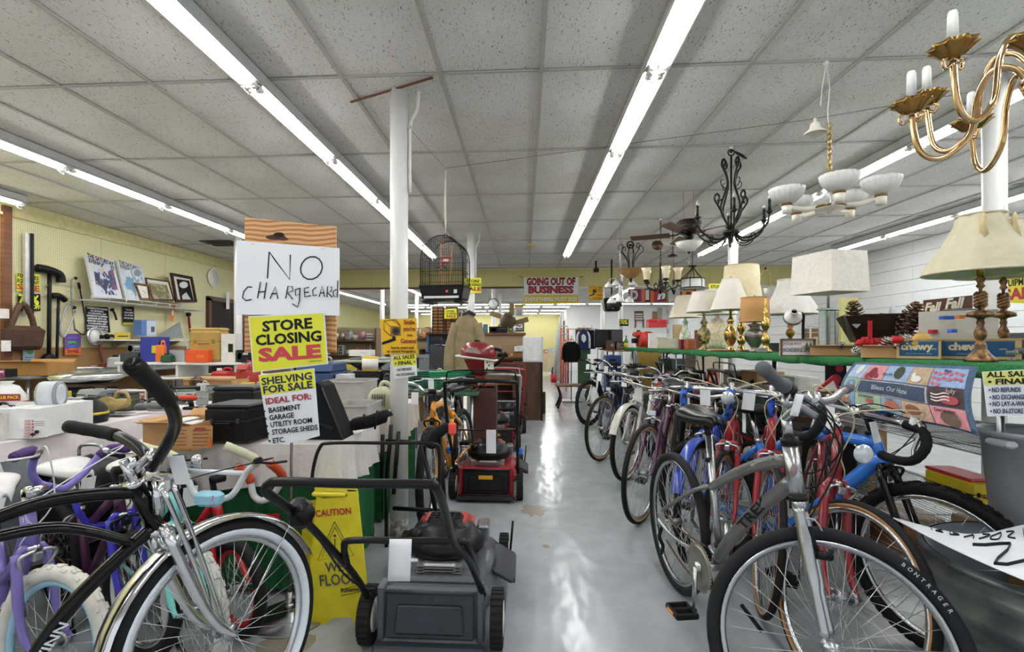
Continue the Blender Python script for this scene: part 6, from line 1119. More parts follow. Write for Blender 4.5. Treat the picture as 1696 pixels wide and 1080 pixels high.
P('glass_spindle', M(Tr(.02, 0, zc)).lathe([(.012, .0), (.02, .03), (.012, .06), (.014, .1), (.03, .12), (.034, .14), (.02, .17), (.005, .18)], 20), mt('#eef0ee', .05, 0, 0, trans=.7), t)
P('hub', M(Tr(.02, 0, zc)).lathe([(0, -.04), (.01, -.035), (.014, -.02), (.07, -.012), (.078, .0), (.078, .012), (.05, .02), (0, .02)], 28), cw, t); P('hub_band', M(Tr(.02, 0, zc)).lathe([(.079, 0), (.081, .004), (.081, .01), (.079, .013)], 28), br, t)
for i in range(5):
    X = Tr(.02, 0, zc) @ Rz(radians(250+72*i)); R = .235
    P('arm', M(X).tube(bez([(.06, 0, .005), (.14, 0, .0), (.2, 0, .01), (R, 0, .015)], 4), [.014]*8+[.010]*5, 10, flat=.6), cw, t)
    P('cup', M(X @ Tr(R, 0, 0)).lathe([(0, -.025), (.024, -.025), (.026, .02), (0, .02)], 18), cw, t); P('cup_band', M(X @ Tr(R, 0, 0)).lathe([(.026, .02), (.03, .024), (.03, .032), (.025, .036)], 18), br, t)
    P('glass_bowl', M(X @ Tr(R, 0, .03)).shell([(.02, 0), (.05, .012), (.078, .04), (.09, .07), (.093, .09)], 72, .004, flute=(20, .035)), mt('#f0efec', .25, 0, .02, trans=.25), t)
# 3 black scroll chandelier
y3 = ceil_y(1211, 242); t = hang('scroll_chandelier', 'black wrought iron scroll chandelier with six candle lights', 1211, y3); hook(t); zb = at(1211, 385, y=y3).z-H
P('canopy', M(Tr(.07, 0, -.08) @ Rx(.5) @ Ry(.5)).lathe([(0, .02), (.06, .012), (.065, 0), (.05, -.004), (0, -.004)], 24), iron, t)
P('hanging_chain', chain(M(), (0, 0, -.03), (0, 0, zb+.66), 5, .004, .016), iron, t)
P('centre_rod', M().cyl((0, 0, zb), (0, 0, zb+.64), .008, 8).ring(.025, .006, 16, 6, Tr(0, 0, zb+.66)), iron, t); P('centre_bowl', M(Tr(0, 0, zb)).lathe([(0, -.06), (.02, -.05), (.015, -.03), (.06, -.015), (.07, .0), (.05, .02), (0, .02)], 22), iron, t)
s_ = [(0, 0, .03), (.06, 0, .10), (.10, 0, .20), (.06, 0, .32), (.035, 0, .40), (.06, 0, .50), (.09, 0, .55), (.075, 0, .6), (.05, 0, .57), (.065, 0, .545)]
for i in range(4): P('scroll', M(Tr(0, 0, zb) @ Rz(pi/2*i+.3)).tube(bez(s_, 4), .009, 8).tube(bez([(.09, 0, .17), (.13, 0, .22), (.16, 0, .27), (.135, 0, .31), (.11, 0, .28), (.13, 0, .25)], 4), .008, 7).tube(bez([(.05, 0, .36), (.09, 0, .38), (.1, 0, .42), (.075, 0, .43)], 4), .004, 6), iron, t)
for i in range(6):
    X = Tr(0, 0, zb) @ Rz(radians(12+60*i))
    P('arm', M(X).tube(bez([(.03, 0, -.01), (.1, 0, -.06), (.2, 0, -.045), (.28, 0, .02), (.30, 0, .10)], 6), .0085, 8).tube(bez([(.03, 0, -.03), (.08, 0, -.1), (.16, 0, -.09), (.2, 0, -.05), (.17, 0, -.035), (.15, 0, -.06)], 4), .005, 6), iron, t)
    P('candle_cup', M(X @ Tr(.30, 0, .10)).lathe([(0, -.01), (.012, -.005), (.03, .015), (.026, .017), (0, .01)], 16), iron, t)
    a = M(X); b = M(X); candle(a, b, .30, 0, .115, .09); P('candle_sleeve', a, mt('#2c2a2a', .5), t); P('bulb', b, bulb, t)
# 4 ceiling fan hanging on wires
y4 = ceil_y(1148, 316); t = hang('ceiling_fan', 'bronze ceiling fan with brown blades and a white glass bowl hung from red wires', 1141, y4, cat='ceiling fan'); zf = at(1141, 375, y=y4).z-H
P('hanging_wire', M().cyl((-.06, 0, 0), (-.05, 0, zf+.06), .0025, 5).cyl((.05, 0, 0), (.05, 0, zf+.06), .0025, 5), mt('#a8303a', .5), t)
P('motor_housing', M(Tr(0, 0, zf)).lathe([(0, -.09), (.08, -.085), (.11, -.06), (.13, -.04), (.125, -.03), (.135, -.02), (.135, .01), (.125, .02), (.13, .035), (.11, .06), (0, .065)], 30), mt('#2b2523', .35, .4), t)
for i in range(5):
    X = Tr(0, 0, zf-.07) @ Rz(radians(15+72*i)); P('blade_arm', M(X).tube(bez([(.09, 0, 0), (.15, .02, -.02), (.21, 0, -.01)], 4), .008, 6), iron, t); P('blade', M(X @ Rx(.2)).box((.40, 0, -.01), (.42, .12, .008), bev=.003), mt('#6a4230', .4, kind='wood', col2='#50301f'), t)
P('light_fitter', M(Tr(0, 0, zf)).lathe([(.03, -.09), (.06, -.11), (.04, -.15), (.07, -.165)], 20), iron, t)
P('glass_bowl', M(Tr(0, 0, zf)).shell([(.01, -.27), (.06, -.26), (.11, -.22), (.14, -.17)], 30, .004), mt('#f0f0ee', .25, 0, .02, trans=.2), t); P('finial', M(Tr(0, 0, zf)).lathe([(0, -.3), (.01, -.285), (.02, -.275), (0, -.268)], 12), iron, t)
P('pull_chain', M().cyl((.0, 0, zf-.28), (.0, 0, zf-.5), .0015, 4), steel(), t)
# 5 amber bowl pendant
y5 = ceil_y(1045, 395); t = hang('bowl_pendant', 'amber glass bowl pendant hanging from three black scrolls', 1045, y5, cat='pendant light'); hook(t); zf = at(1045, 448, y=y5).z-H
am = mt('#b98a58', .3, 0, .25, 6, trans=.15)
P('canopy', M(Tr(-.01, 0, -.1)).ring(.05, .012, 20, 8).lathe([(0, -.02), (.04, 0), (0, .02)], 14), iron, t)
for i in range(4): P('scroll', M(Tr(0, 0, zf) @ Rz(pi/2*i+.4)).tube(bez([(.07, 0, .0), (.05, 0, .1), (.12, 0, .22), (.2, 0, .30), (.23, 0, .35), (.18, 0, .40), (.14, 0, .36), (.17, 0, .33)], 5), .007, 6).tube(bez([(.02, 0, .4), (.06, 0, .25), (.03, 0, .1), (.06, 0, 0)], 4), .006, 6), iron, t)
P('glass_bowl', M(Tr(0, 0, zf)).shell([(.01, -.13), (.08, -.11), (.16, -.05), (.215, .005), (.235, .01)], 34, .005), am, t); P('finial', M(Tr(0, 0, zf)).lathe([(0, -.2), (.015, -.17), (.03, -.14), (.02, -.125)], 12), iron, t)
# 6 five-light with cream shades
y6 = ceil_y(1094, 362); t = hang('shaded_chandelier', 'bronze chandelier with five upright cream glass shades', 1094, y6); zf = at(1094, 470, y=y6).z-H; hook(t)
P('hanging_chain', chain(M(), (0, 0, -.03), (0, 0, zf+.28), 12, .0035, .014), iron, t); P('canopy', M(Tr(-.04, 0, -.35) @ Rx(1.2)).lathe([(0, .03), (.07, .01), (.075, 0), (0, -.005)], 22), mt('#4a3226', .4, .5), t)
P('centre_column', M(Tr(0, 0, zf)).lathe([(0, -.14), (.02, -.12), (.03, -.08), (.015, -.05), (.03, 0), (.02, .06), (.01, .28), (0, .28)], 18), iron, t)
for i in range(5):
    X = Tr(0, 0, zf) @ Rz(radians(200+72*i)); P('arm', M(X).tube(bez([(.02, 0, .0), (.07, 0, -.09), (.13, 0, -.07), (.19, 0, -.05), (.215, 0, .02)], 5), .008, 7).tube(bez([(.06, 0, -.08), (.1, 0, -.03), (.07, 0, .01), (.05, 0, -.02)], 4), .005, 6), iron, t)
    P('cup', M(X @ Tr(.215, 0, .02)).lathe([(0, -.01), (.035, 0), (.04, .02), (.02, .03)], 14), iron, t); P('glass_shade', M(X @ Tr(.215, 0, .035)).shell([(.028, 0), (.036, .06), (.042, .11), (.062, .16)], 22, .004), mt('#e6d9b4', .3, 0, .04, trans=.15), t)
# 7 drum pendant
y7 = 6.6; t = hang('drum_pendant', 'white glass drum pendant in a black iron frame', 1147, y7, cat='pendant light'); z1 = at(1147, 462, y=y7).z-H; z2 = at(1147, 477, y=y7).z-H; zt = at(1147, 442, y=y7).z-H; k = kk(1147, y7); r = 18.5*k
P('hanging_chain', chain(M(), (0, 0, -.01), (0, 0, zt), 14, .003, .012), iron, t); P('drum_shade', M().shell([(r, z2), (r, z1)], 34, .004), mt('#e6e9e8', .3, 0, .02, trans=.2), t)
f_ = M().ring(r+.003, .007, 34, 6, Tr(0, 0, z1) @ Rx(pi/2)).ring(r+.003, .007, 34, 6, Tr(0, 0, z2) @ Rx(pi/2))
for i in range(6): f_.cyl((r*cos(pi/3*i), r*sin(pi/3*i), z2), (r*cos(pi/3*i), r*sin(pi/3*i), z1), .006, 6); f_.tube(bez([(r*cos(pi/3*i), r*sin(pi/3*i), z1), (r*.5*cos(pi/3*i), r*.5*sin(pi/3*i), (z1*.6+zt*.4)), (.01, 0, zt)], 4), .006, 6)
P('iron_frame', f_, iron, t); P('crown', M(Tr(0, 0, zt)).lathe([(.01, .02), (.06, .015), (.05, 0), (.01, -.01)], 16), iron, t)
# 8 white glass multi light, 9 small crystal chandelier, 10 canopy odds
def simple_ch(name, label, px, y, ytop, ymid, R, n, arm_m, shade_m, down=True):
    t = hang(name, label, px, y); zf = at(px, ymid, y=y).z-H; P('hanging_chain', M().cyl((0, 0, -.01), (0, 0, zf+.05), .004, 5), arm_m, t); P('centre_column', M(Tr(0, 0, zf)).lathe([(0, -.06), (.02, -.03), (.03, .02), (.015, .08), (.03, .14), (0, .18)], 14), arm_m, t)
    for i in range(n):
        X = Tr(0, 0, zf) @ Rz(2*pi*i/n+.3); P('arm', M(X).tube(bez([(.02, 0, 0), (R*.5, 0, .07), (R*.9, 0, .06), (R, 0, 0)], 4), .006, 6), arm_m, t)
        P('glass_shade', M(X @ Tr(R, 0, 0)).shell([(.07, -.07), (.05, -.02), (.02, .0), (.012, .02)] if down else [(.01, 0), (.03, .02), (.02, .06), (.0, .08)], 18, .004), shade_m, t)
    return t
ng = mt('#d6d8d6', .25, 0, .03, trans=.15); nk = mt('#a4a4a2', .3, .9)
simple_ch('glass_chandelier', 'nickel chandelier with white bell glasses behind the amber pendant', 1030, 8.3, 400, 468, .22, 5, nk, ng)
simple_ch('glass_chandelier', 'lower nickel light with frosted bell glasses beside the television', 1027, 7.0, 430, 493, .14, 3, nk, ng)
simple_ch('crystal_chandelier', 'small dark chandelier with clear drops below the drum pendant', 1116, 7.4, 440, 482, .12, 6, iron, mt('#e6ecee', .05, 0, 0, trans=.7), False)
t = hang('ceiling_canopy', 'empty black ceiling canopy hanging on a chain above the drum pendant', 1114, 6.9, cat='light fitting'); zf = at(1114, 424, y=6.9).z-H; P('hanging_chain', chain(M(), (0, 0, -.01), (0, 0, zf+.03), 12, .003, .012), iron, t); P('canopy', M(Tr(0, 0, zf)).lathe([(0, .04), (.02, .03), (.07, .0), (.06, -.01), (0, -.01)], 20), iron, t)
single('hanging_wires', M().tube(bez([at(1048, 388, y=7.6), at(1070, 404, y=7.3), at(1085, 402, y=7.1), at(1095, 401, y=6.9), at(1120, 408, y=6.6), at(1141, 398, y=6)], 6), .004, 5), mt('#c9bdb0', .5), 'pale looping wires strung between the amber pendant and the fan', 'wire')
# birdcage with ladder and bird
y = 4.35; k = kk(738, y); p = at(738, 500, y=y); p.z = at(738, 500, y=y).z; t = thing('birdcage', 'black arched birdcage with a wooden ladder hung from a cord', 'birdcage', p, -.12)
W_ = 70*k; D_ = W_*.72; z0 = at(738, 476, y=y).z-p.z; z1 = at(738, 432, y=y).z-p.z; z2 = at(738, 395, y=y).z-p.z
P('tray_base', M().box((0, 0, z0/2+.006), (W_*.96, D_*.96, z0-.012), bev=.01, tx=1.1, ty=1.1), mt('#1b1b1d', .3), t); P('tray_lip', M().box((0, 0, z0), (W_*1.08, D_*1.08, .014), bev=.004), mt('#1b1b1d', .3), t)
P('tray_drawer', M().box((0, -D_*.49, .03), (W_*.82, .02, .02)), mt('#cfd1cf', .4), t); P('foot', M().box((-W_*.38, 0, -.004), (W_*.2, D_*.9, .02), bev=.004).box((W_*.38, 0, -.004), (W_*.2, D_*.9, .02), bev=.004), BLACK(), t)
P('sticker', M().box((W_*.14, -D_*.53, z0*.62), (.022, .002, .022)), mt('#d8483a', .5), t); P('sticker', M().box((W_*.34, -D_*.53, z0*.6), (.028, .002, .032)), mt('#cfd8cf', .5), t)
def arch(y_): return [(-W_/2, y_, z0), (-W_/2, y_, z1)] + [(-W_/2*cos(pi*i/14), y_, z1+(z2-z1)*sin(pi*i/14)) for i in range(1, 14)] + [(W_/2, y_, z1), (W_/2, y_, z0)]
f_ = M()
for yy in (-D_/2, D_/2): f_.tube(arch(yy), .004, 6)
P('cage_frame', f_, BLACK(), t)
n = 19
for yy in (-D_/2, D_/2):
    for i in range(1, n):
        x = -W_/2+W_*i/n; zt_ = z1+(z2-z1)*sqrt(max(0, 1-(2*x/W_)**2)); P('bar', M().cyl((x, yy, z0), (x, yy, zt_), .0016, 5), BLACK(), t)
f_ = M()
for i in range(1, 12):
    yy = -D_/2+D_*i/12; f_.tube(arch(yy), .0014, 5)
for zz in (z0+.03, (z0+z1)/2+.01, z1): f_.tube([(-W_/2, -D_/2, zz), (W_/2, -D_/2, zz), (W_/2, D_/2, zz), (-W_/2, D_/2, zz)], .0022, 5, closed=True)
for i in range(1, 13):
    a = pi*i/13; f_.cyl((-W_/2*cos(a), -D_/2, z1+(z2-z1)*sin(a)), (-W_/2*cos(a), D_/2, z1+(z2-z1)*sin(a)), .0014, 5)
P('cross_wires', f_, BLACK(), t, kind='stuff')
P('door_scroll', M().tube(bez([(-.03, -D_/2-.004, z0+.12), (-.05, -D_/2-.004, z0+.15), (-.02, -D_/2-.004, z0+.16), (0, -D_/2-.004, z0+.13), (.02, -D_/2-.004, z0+.16), (.05, -D_/2-.004, z0+.15), (.03, -D_/2-.004, z0+.12)], 5), .003, 6), BLACK(), t)
ld = mt('#c98f66', .6, kind='wood', col2='#b87a52')
P('ladder_rail', M().cyl((-.05, 0, z0), (-.05, .02, z2-.04), .006, 6), ld, t); P('ladder_rail', M().cyl((.05, 0, z0), (.05, .02, z2-.06), .006, 6), ld, t)
for i in range(6): P('ladder_rung', M().cyl((-.05, .005, z0+.05+.075*i), (.05, .005, z0+.05+.075*i), .005, 6), ld, t)
P('carry_ring', M(Tr(0, 0, z2+.02)).ring(.02, .003, 16, 6), BLACK(), t)
b = thing('toy_bird', 'small red and white toy bird inside the birdcage', 'toy bird', p+V((0, -.02, z1-.005)), 0)
P('body', M().lathe([(0, -.045), (.012, -.03), (.024, 0), (.02, .025), (.014, .034), (0, .044)], 14, Ry(.9)), mt('#b52330', .5), b); P('wing', M().ell((.01, -.02, 0), (.05, .01, .025)), mt('#e0dcd8', .5), b); P('beak', M().lathe([(.005, 0), (0, .015)], 8, Tr(.04, 0, .024) @ Ry(pi/2)), mt('#d8932a', .5), b); P('tail', M().box((-.045, 0, -.02), (.04, .014, .005), Ry(-.5)), mt('#8a1a26', .5), b)
top_ = at(738, 190, y=y)
single('cage_cord', M().tube(bez([V((p.x, p.y, p.z+z2+.04)), V((p.x-.004, p.y, p.z+z2+.5)), V((p.x+.002, p.y, H-.28)), V((p.x, p.y, H-.1))], 5), .0035, 6).tube(bez([V((p.x+.006, p.y, H-.1)), V((p.x-.012, p.y, H-.4)), V((p.x+.004, p.y, H-.6)), V((p.x, p.y, p.z+z2+.5))], 5), .003, 6), mt('#e2ddd0', .7), 'twisted pale cord holding up the birdcage', 'cord')
single('ceiling_wire', M().tube([(-.75, 3.16, 2.63), (p.x, p.y*.0+4.35, H-.08), (2.0, 3.6, H-.06), (2.82, 3.2, H-.08)], .0022, 5), mt('#6f6d68', .5, .5), 'thin wire strung under the ceiling between the two near columns', 'wire')
# detectors and other small ceiling things
t = thing('smoke_detector', 'yellowed round smoke detector on the ceiling over the aisle', 'smoke detector', at(881, 404, z=H-.001)); P('base', M().lathe([(0, -.01), (.07, -.01), (.07, 0), (0, 0)], 22), mt('#d9cfa8', .5), t); P('cover', M().lathe([(0, -.045), (.045, -.042), (.06, -.03), (.06, -.01)], 22), mt('#c9b27c', .5), t)
t = thing('camera_dome', 'black security camera hanging from the ceiling left of the amber pendant', 'security camera', at(987, 432, z=H-.001)); P('arm', M().box((0, 0, -.08), (.035, .03, .16)), BLACK(), t); P('housing', M().box((0, -.02, -.19), (.1, .12, .08), bev=.01), BLACK(), t)
prop('clock', 'round wall clock on the slim back room column', 'clock', at(817, 513, y=14.13), 10*kk(817, 14)*1.9, .2, 10*kk(817, 14)*1.9*1.0, 0, ('#2a2a2a', '#e4e4e0', '#2a2a2a'))
prop('clock', 'round white wall clock high on the yellow pegboard wall', 'clock', at(353, 475, x=LX+.01), .34, .2, .34, pi/2, ('#e2e0d8', '#e8e6de', '#8a8a84'))
# ================================================================ tables and goods on the left
def table(label, x0, x1, y0, y1, z, cloth='#d9d6d2', drop=.12, skirt=None, name='table', top='#8a6a48', plast=False):
    cx, cy = (x0+x1)/2, (y0+y1)/2; t = thing(name, label, 'table', (cx, cy, 0)); w, d = x1-x0, y1-y0
    P('tabletop', M().box((0, 0, z-.015), (w, d, .028), bev=.005), mt('#e4e4e2' if plast else top, .4), t)
    for sx in (-1, 1):
        for sy in (-1, 1): P('leg', M().cyl((sx*(w/2-.06), sy*(d/2-.06), 0), (sx*(w/2-.06), sy*(d/2-.06), z-.03), .015, 8), steel(), t)
    if cloth:
        c = thing('tablecloth', label.split(' under')[0]+' cloth lying over it', 'tablecloth', (cx, cy, z)); cm = mt(cloth, .9, kind='fabric', sc=5, var=.05)
        tag(c, 'creased pale cloth draped on the '+label, 'tablecloth')
        n = 40; rim = [(-w/2+w*i/n, -d/2, 0, -1) for i in range(n)] + [(w/2, -d/2+d*i/n, 1, 0) for i in range(n)] + [(w/2-w*i/n, d/2, 0, 1) for i in range(n)] + [(-w/2, d/2-d*i/n, -1, 0) for i in range(n)]
        P('cloth_top', M().box((0, 0, .002), (w, d, .004)), cm, c)
        vs = []; N = len(rim)
        for j in range(4):
            for i, (x, y, nx, ny) in enumerate(rim):
                o = .006+.018*(j/3)*(1+sin(i*.55)+.6*sin(i*1.7)); vs.append((x+nx*o, y+ny*o, .004-j/3*drop*(1+.16*sin(i*.13)+(.35 if i % n in (0, 1, n-1) else 0))))
        P('cloth_fall', M().add(vs, [(j*N+i, j*N+(i+1) % N, (j+1)*N+(i+1) % N, (j+1)*N+i) for j in range(3) for i in range(N)], True), cm, c)
    if skirt:
        n = 60; sm = mt(skirt, .9, kind='fabric', sc=20); g = M()
        g.grid(lambda u, v: (-w/2+.02+(w-.04)*u, -d/2+.03+.008*sin(u*90), (z-.03)*(1-v)+.03*v), n, 1).grid(lambda u, v: (w/2-.03+.008*sin(u*90), -d/2+.02+(d-.04)*u, (z-.03)*(1-v)+.03*v), n, 1)
        P('skirt', g, sm, t)
    return t
ZA, ZB, ZC = .745, .755, 1.04
table('near left table beside the sign stand', -1.95, -.90, 2.32, 3.02, ZA-.005, '#cfccc8', .2, '#1d5a34')
table('second left table behind the first column', -1.95, -.93, 3.3, 4.3, ZA-.005, '#c9c2b8', .2, '#1d5a34')
table('long left table below the pegboard wall', -3.5, -2.48, 1.3, 5.3, ZB-.005, '#ddd5d6', .17, None)
table('white topped table carrying the gold case', -4.35, -2.55, 5.45, 6.2, ZC-.2, None, plast=True)
table('wall bench under the hanging tools', -5.8, -4.9, 4.6, 8.7, .9, None, top='#7a7d80')
for i, (x0, x1, y0, y1, c) in enumerate([(-2.48, -1.2, 5.0, 5.8, None), (-3.4, -1.3, 6.6, 7.5, '#2c6a44'), (-3.6, -1.5, 8.4, 9.2, None), (-5.5, -3.9, 9.3, 10, None)]):
    table(['bare tool table behind the blower', 'green covered table before the far cartons', 'low table of cartons under the header', 'table in the left corner under the header'][i], x0, x1, y0, y1, .75, None, top=c or '#8c8f90')
L_ = lambda *a, **k: put(*a, **k)
# long left table (B)
t = put('bag', 'white charcoal bag with red and blue bands at the left frame edge', 'bag', 10, ZB, 62, 58, .2, py=692, cols=('#dcdcdc', '#8c1c2c'), name='charcoal_bag')
put('carton', 'white carton with a red and white printed label beside the charcoal bag', 'box', 62, ZB, 58, 48, .22, Y=2.42, cols=('#dfe0e0', '#d2d3d3', '#eceaea'), rz=.12)
board('carton_label', 'red striped printed label on the near white carton', 'label', front(2.29), quad(40, 694, 79, 724), '#eceaea', [('p', quad(41, 696+5*i, 56, 699+5*i), '#b8283a') for i in range(6)] + [('t', 'RHO-ME', 48.5, 697.4+5*i, 2.4, 14, '#f0eeee', .02, 0) for i in range(6)] + [('l', [(60, 698+3*i), (76, 698+3*i)], .6, INK) for i in range(3)] + [('e', 64, 715, 4, 3, '#2a2a2c'), ('e', 58, 719, 5, 2, '#2a2a2c')], base='panel', th=.001)
put('carton', 'plain white carton to the right of the printed white carton', 'box', 106, ZB, 42, 44, .22, Y=2.6, cols=('#dadbdb', '#cfd0d0', '#dadbdb'))
put('open_carton', 'grey-white open box at the bottom left table corner', 'box', 14, ZB, 54, 42, .2, Y=2.38, cols=('#c9c7c2', '#c9c7c2', '#a85a34'))
put('can', 'clear plastic cylinder lying on the white cartons', 'container', 68, ZB+.2, 44, 32, None, Y=2.5, cols=(mt('#dfe4e8', .1, 0, 0, trans=.6), '#c9ced2', '#cfd4d8'), name='clear_cylinder').rotation_euler = (0, pi/2, .15)
put('long_tool', 'black string trimmer head with an orange guard behind the cylinder', 'garden tool', 68, ZB+.02, 110, 22, .14, Y=3.3, cols=('#232425', '#e09a28'), name='string_trimmer')
put('bag', 'black cloth tool bag with a yellow moulded handle', 'bag', 148, ZB, 52, 42, .2, py=704, cols=('#232427', '#c9b82c'), name='tool_bag')
put('circular_saw', 'tan reciprocating saw standing on the floral cloth', 'power tool', 190, ZB, 50, 40, .14, py=692, cols=('#a8935a', '#1f1f20', '#8a8c8e'), name='reciprocating_saw')
put('power_tool', 'grey palm sander on the floral cloth', 'power tool', 250, ZB, 50, 26, .14, py=687, cols=('#6d6f72', '#3c3e42', '#55585c', '#2a2b2d'), name='palm_sander')
put('drill', 'orange and black electric drill at the end of the floral cloth', 'power tool', 302, ZB, 52, 26, .08, py=680, cols=('#cf4a24', '#2a2423', '#1f1f20'))
put('case', 'small grey metal junction plate standing among the tools', 'tool', 335, ZB, 18, 24, .03, py=672, cols=('#9a9c9a', '#85888a', '#c8c8c4'), name='metal_plate')
put('radio', 'white-cornered brown clock radio behind the tan saw', 'radio', 233, ZB, 32, 18, .1, Y=3.9, cols=('#d8d4cc', '#8a4a34', '#2a2a2a', '#c8c0a8'))
put('can', 'cream round tin behind the grey sander', 'tin', 226, ZB, 24, 9, None, Y=4.1, cols=('#e0dccc', '#e0dccc', '#d0ccb8'))
p = at(146, 634, z=.92); k = kk(146, p.y); t = thing('steel_pan', 'large chrome lidded pan on the bench below the hanging tools', 'pan', (at(146, 600, y=4.0).x, 4.0, .0)); p = t.location; p.z = 1.234-(634-568)*4.0/820*1.05
k = kk(146, 4.0); P('pan', M(Sc(1, 1, 1)).lathe([(0, 0), (34*k, 0), (48*k, .03), (52*k, .055), (50*k, .058)], 36), mt('#c4c5c7', .18, 1), t); P('lid', M().lathe([(51*k, .058), (48*k, .07), (36*k, .09), (18*k, .103), (0, .105)], 36), mt('#cfd0d2', .15, 1), t); P('handle', M().box((.02, 0, .125), (44*k, .03, .014), bev=.005).cyl((-.05, 0, .1), (-.05, 0, .125), .006, 6).cyl((.09, 0, .1), (.09, 0, .125), .006, 6), steel(), t)
put('case', 'black ribbed hot plate under the large chrome pan', 'appliance', 140, ZB, 84, 20, .25, Y=4.0, cols=('#2b2c2e', '#232425', '#7a7c7e'), name='hot_plate')
put('open_carton', 'long shallow cardboard tray on the bench at the left', 'box', 62, .901, 84, 20, .3, X=-5.1, cols=('#a47a48', '#a47a48', '#5c4630'))
put('radio', 'pink and black boxed item at the left frame edge on the bench', 'box', 6, .901, 28, 14, .12, X=-5.05, cols=('#26262a', '#a8407c', '#26262a', '#e0e0e0'), name='pink_box')
put('vise', 'rusty brown winch on the cardboard tray', 'tool', 92, .97, 22, 14, .12, X=-5.15, cols=('#5a3a28', '#4a3022'), name='rusty_winch')
for i, px in enumerate((28, 71, 105)): board('price_card', ['narrow', 'tall', 'small'][i]+' white price card on the brown pegboard', 'card', wallL(LX+.03), quad(px-4, 606 if i < 2 else 608, px+(4 if i != 1 else 6), 621 if i < 2 else 615), WHI, [('l', [(px-2, 611), (px+2, 611)], .6, INK)])
# mixed dark hardware, each a thing
HW = [('black battery charger', '#27282b', 'radio'), ('grey hinge plate', '#8d9092', 'case'), ('black cassette deck', '#202123', 'radio'), ('dark steel clamp', '#4a4c4f', 'vise'), ('black extension reel', '#1f2022', 'coil'), ('grey socket set', '#76797c', 'tool_box'), ('blue bench grinder', '#33507c', 'power_tool'), ('red air pump', '#9c2a2e', 'power_tool'),
      ('black belt sander', '#26272a', 'circular_saw'), ('chrome car jack', '#a6a8aa', 'vise'), ('olive drill case', '#4c4e3a', 'case'), ('brown leather pouch', '#5a3d2a', 'bundle'), ('yellow level box', '#c9b436', 'carton'), ('green nail tin', '#3a6a4c', 'can'), ('white paint can', '#d8d8d4', 'can'), ('silver kettle', '#b4b6b8', 'jug')]
def clutter(where, x0, x1, y0, y1, z, n, seed, smin=.10, smax=.24, hmax=.16, pal=None):
    rnd = random.Random(seed); K = list(HW); rnd.shuffle(K); cols_ = max(1, int(sqrt(n*(x1-x0)/(y1-y0))+.5)); rows_ = -(-n//cols_)
    used = 0
    for j in range(rows_):
        for i in range(cols_):
            if used >= n: return
            nm, c, kd = K[used % len(K)]; pre = ['', 'second ', 'third ', 'fourth '][used//len(K)]; used += 1
            w = min(rnd.uniform(smin, smax), (x1-x0)/cols_*.95); d = min(w*.7, (y1-y0)/rows_*.9); h = rnd.uniform(.05, hmax)
            x = x0+(x1-x0)*(i+.5)/cols_+rnd.uniform(-.02, .02); y = y0+(y1-y0)*(j+.5)/rows_+rnd.uniform(-.02, .02)
            prop(kd, (pre+nm+' '+where).strip(), 'hardware' if kd != 'can' else 'tin', V((x, y, z+.001)), w, d, h, rnd.uniform(-.4, .4), (c, '#2b2c2e', '#9a9c9e', '#c9c4b4'), name=nm.replace(' ', '_'))
clutter('at the back of the long left table', -3.4, -2.9, 3.2, 5.2, ZB, 14, 11)
clutter('on the front half of the long left table', -2.85, -2.5, 4.2, 5.2, ZB, 8, 12, hmax=.12)
clutter('in the middle of the long left table', -3.3, -2.75, 2.75, 3.6, ZB, 14, 21, .12, .22, .15)
clutter('behind the tan saw on the long left table', -2.9, -2.55, 3.3, 4.1, ZB, 6, 22, .1, .16, .09)
board('bag_print', 'red value pack band and blue lettering on the charcoal bag', 'print', front(2.86), quad(-16, 652, 34, 686), '#dcdcdc', [('p', quad(-16, 653, 34, 664), '#8c1c2c'), ('t', 'VALUE PACK', 10, 658.5, 5, 44, '#e0c23a', .03, 2), ('p', quad(-16, 671, 30, 684), '#23356c'), ('t', 'KINGSFORD', 6, 677.5, 8, 42, '#e8e8ea', .03, 2)], th=.002)
clutter('on the wall bench', -5.7, -5.2, 6.0, 8.6, .9, 12, 13, .15, .3, .2)
clutter('on the bare table behind the blower', -2.4, -1.3, 5.1, 5.75, .75, 12, 14, .14, .3, .2)
clutter('on the green covered table', -3.3, -1.4, 6.7, 7.4, .75, 14, 15, .2, .34, .28)
clutter('on the low table under the header', -3.5, -1.6, 8.5, 9.1, .75, 12, 16, .2, .36, .3)
clutter('in the left corner under the header', -5.4, -4.0, 9.4, 9.9, .75, 8, 17, .2, .4, .35)
clutter('on the second left table', -1.85, -1.15, 3.75, 4.25, ZA, 8, 18, .12, .22, .18)
# white topped table
zc = ZC-.2+.001; yc = 5.6
def C(kind, lab, cat, px, w, h, cols, d=None, name=None, rz=0, y=yc):
    return put(kind, lab, cat, px, zc+.17, w, h, d, Y=y, cols=cols, name=name, rz=rz)
sup = thing('shelf_riser', 'long white riser shelf on the white topped table', 'shelf', ((at(222, 600, y=5.75).x+at(418, 600, y=5.75).x)/2, 5.75, ZC-.2))
wz = at(418, 600, y=5.75).x-at(222, 600, y=5.75).x
P('board', M().box((0, 0, .155), (wz, .6, .03), bev=.006), mt('#e9e9e7', .4), sup)
for sx in (-1, 0, 1): P('support', M().box((sx*(wz/2-.04), 0, .07), (.03, .55, .14)), mt('#d9d9d6', .5), sup)
C('carton', 'tall blue lubricant carton with a yellow corner on the white riser', 'box', 257, 38, 41, ('#2b3490', '#c9b62c', '#c9b62c'), .12, 'blue_carton')
C('jug', 'orange plastic oil bottle before the blue carton', 'bottle', 267, 15, 34, ('#dd6f2c', '#2a2a2a'), .06, 'oil_bottle', y=5.5)
C('jug', 'small dark green jug beside the orange bottle', 'jug', 278, 18, 14, ('#1f4a34', '#142c20'), .1, y=5.48)
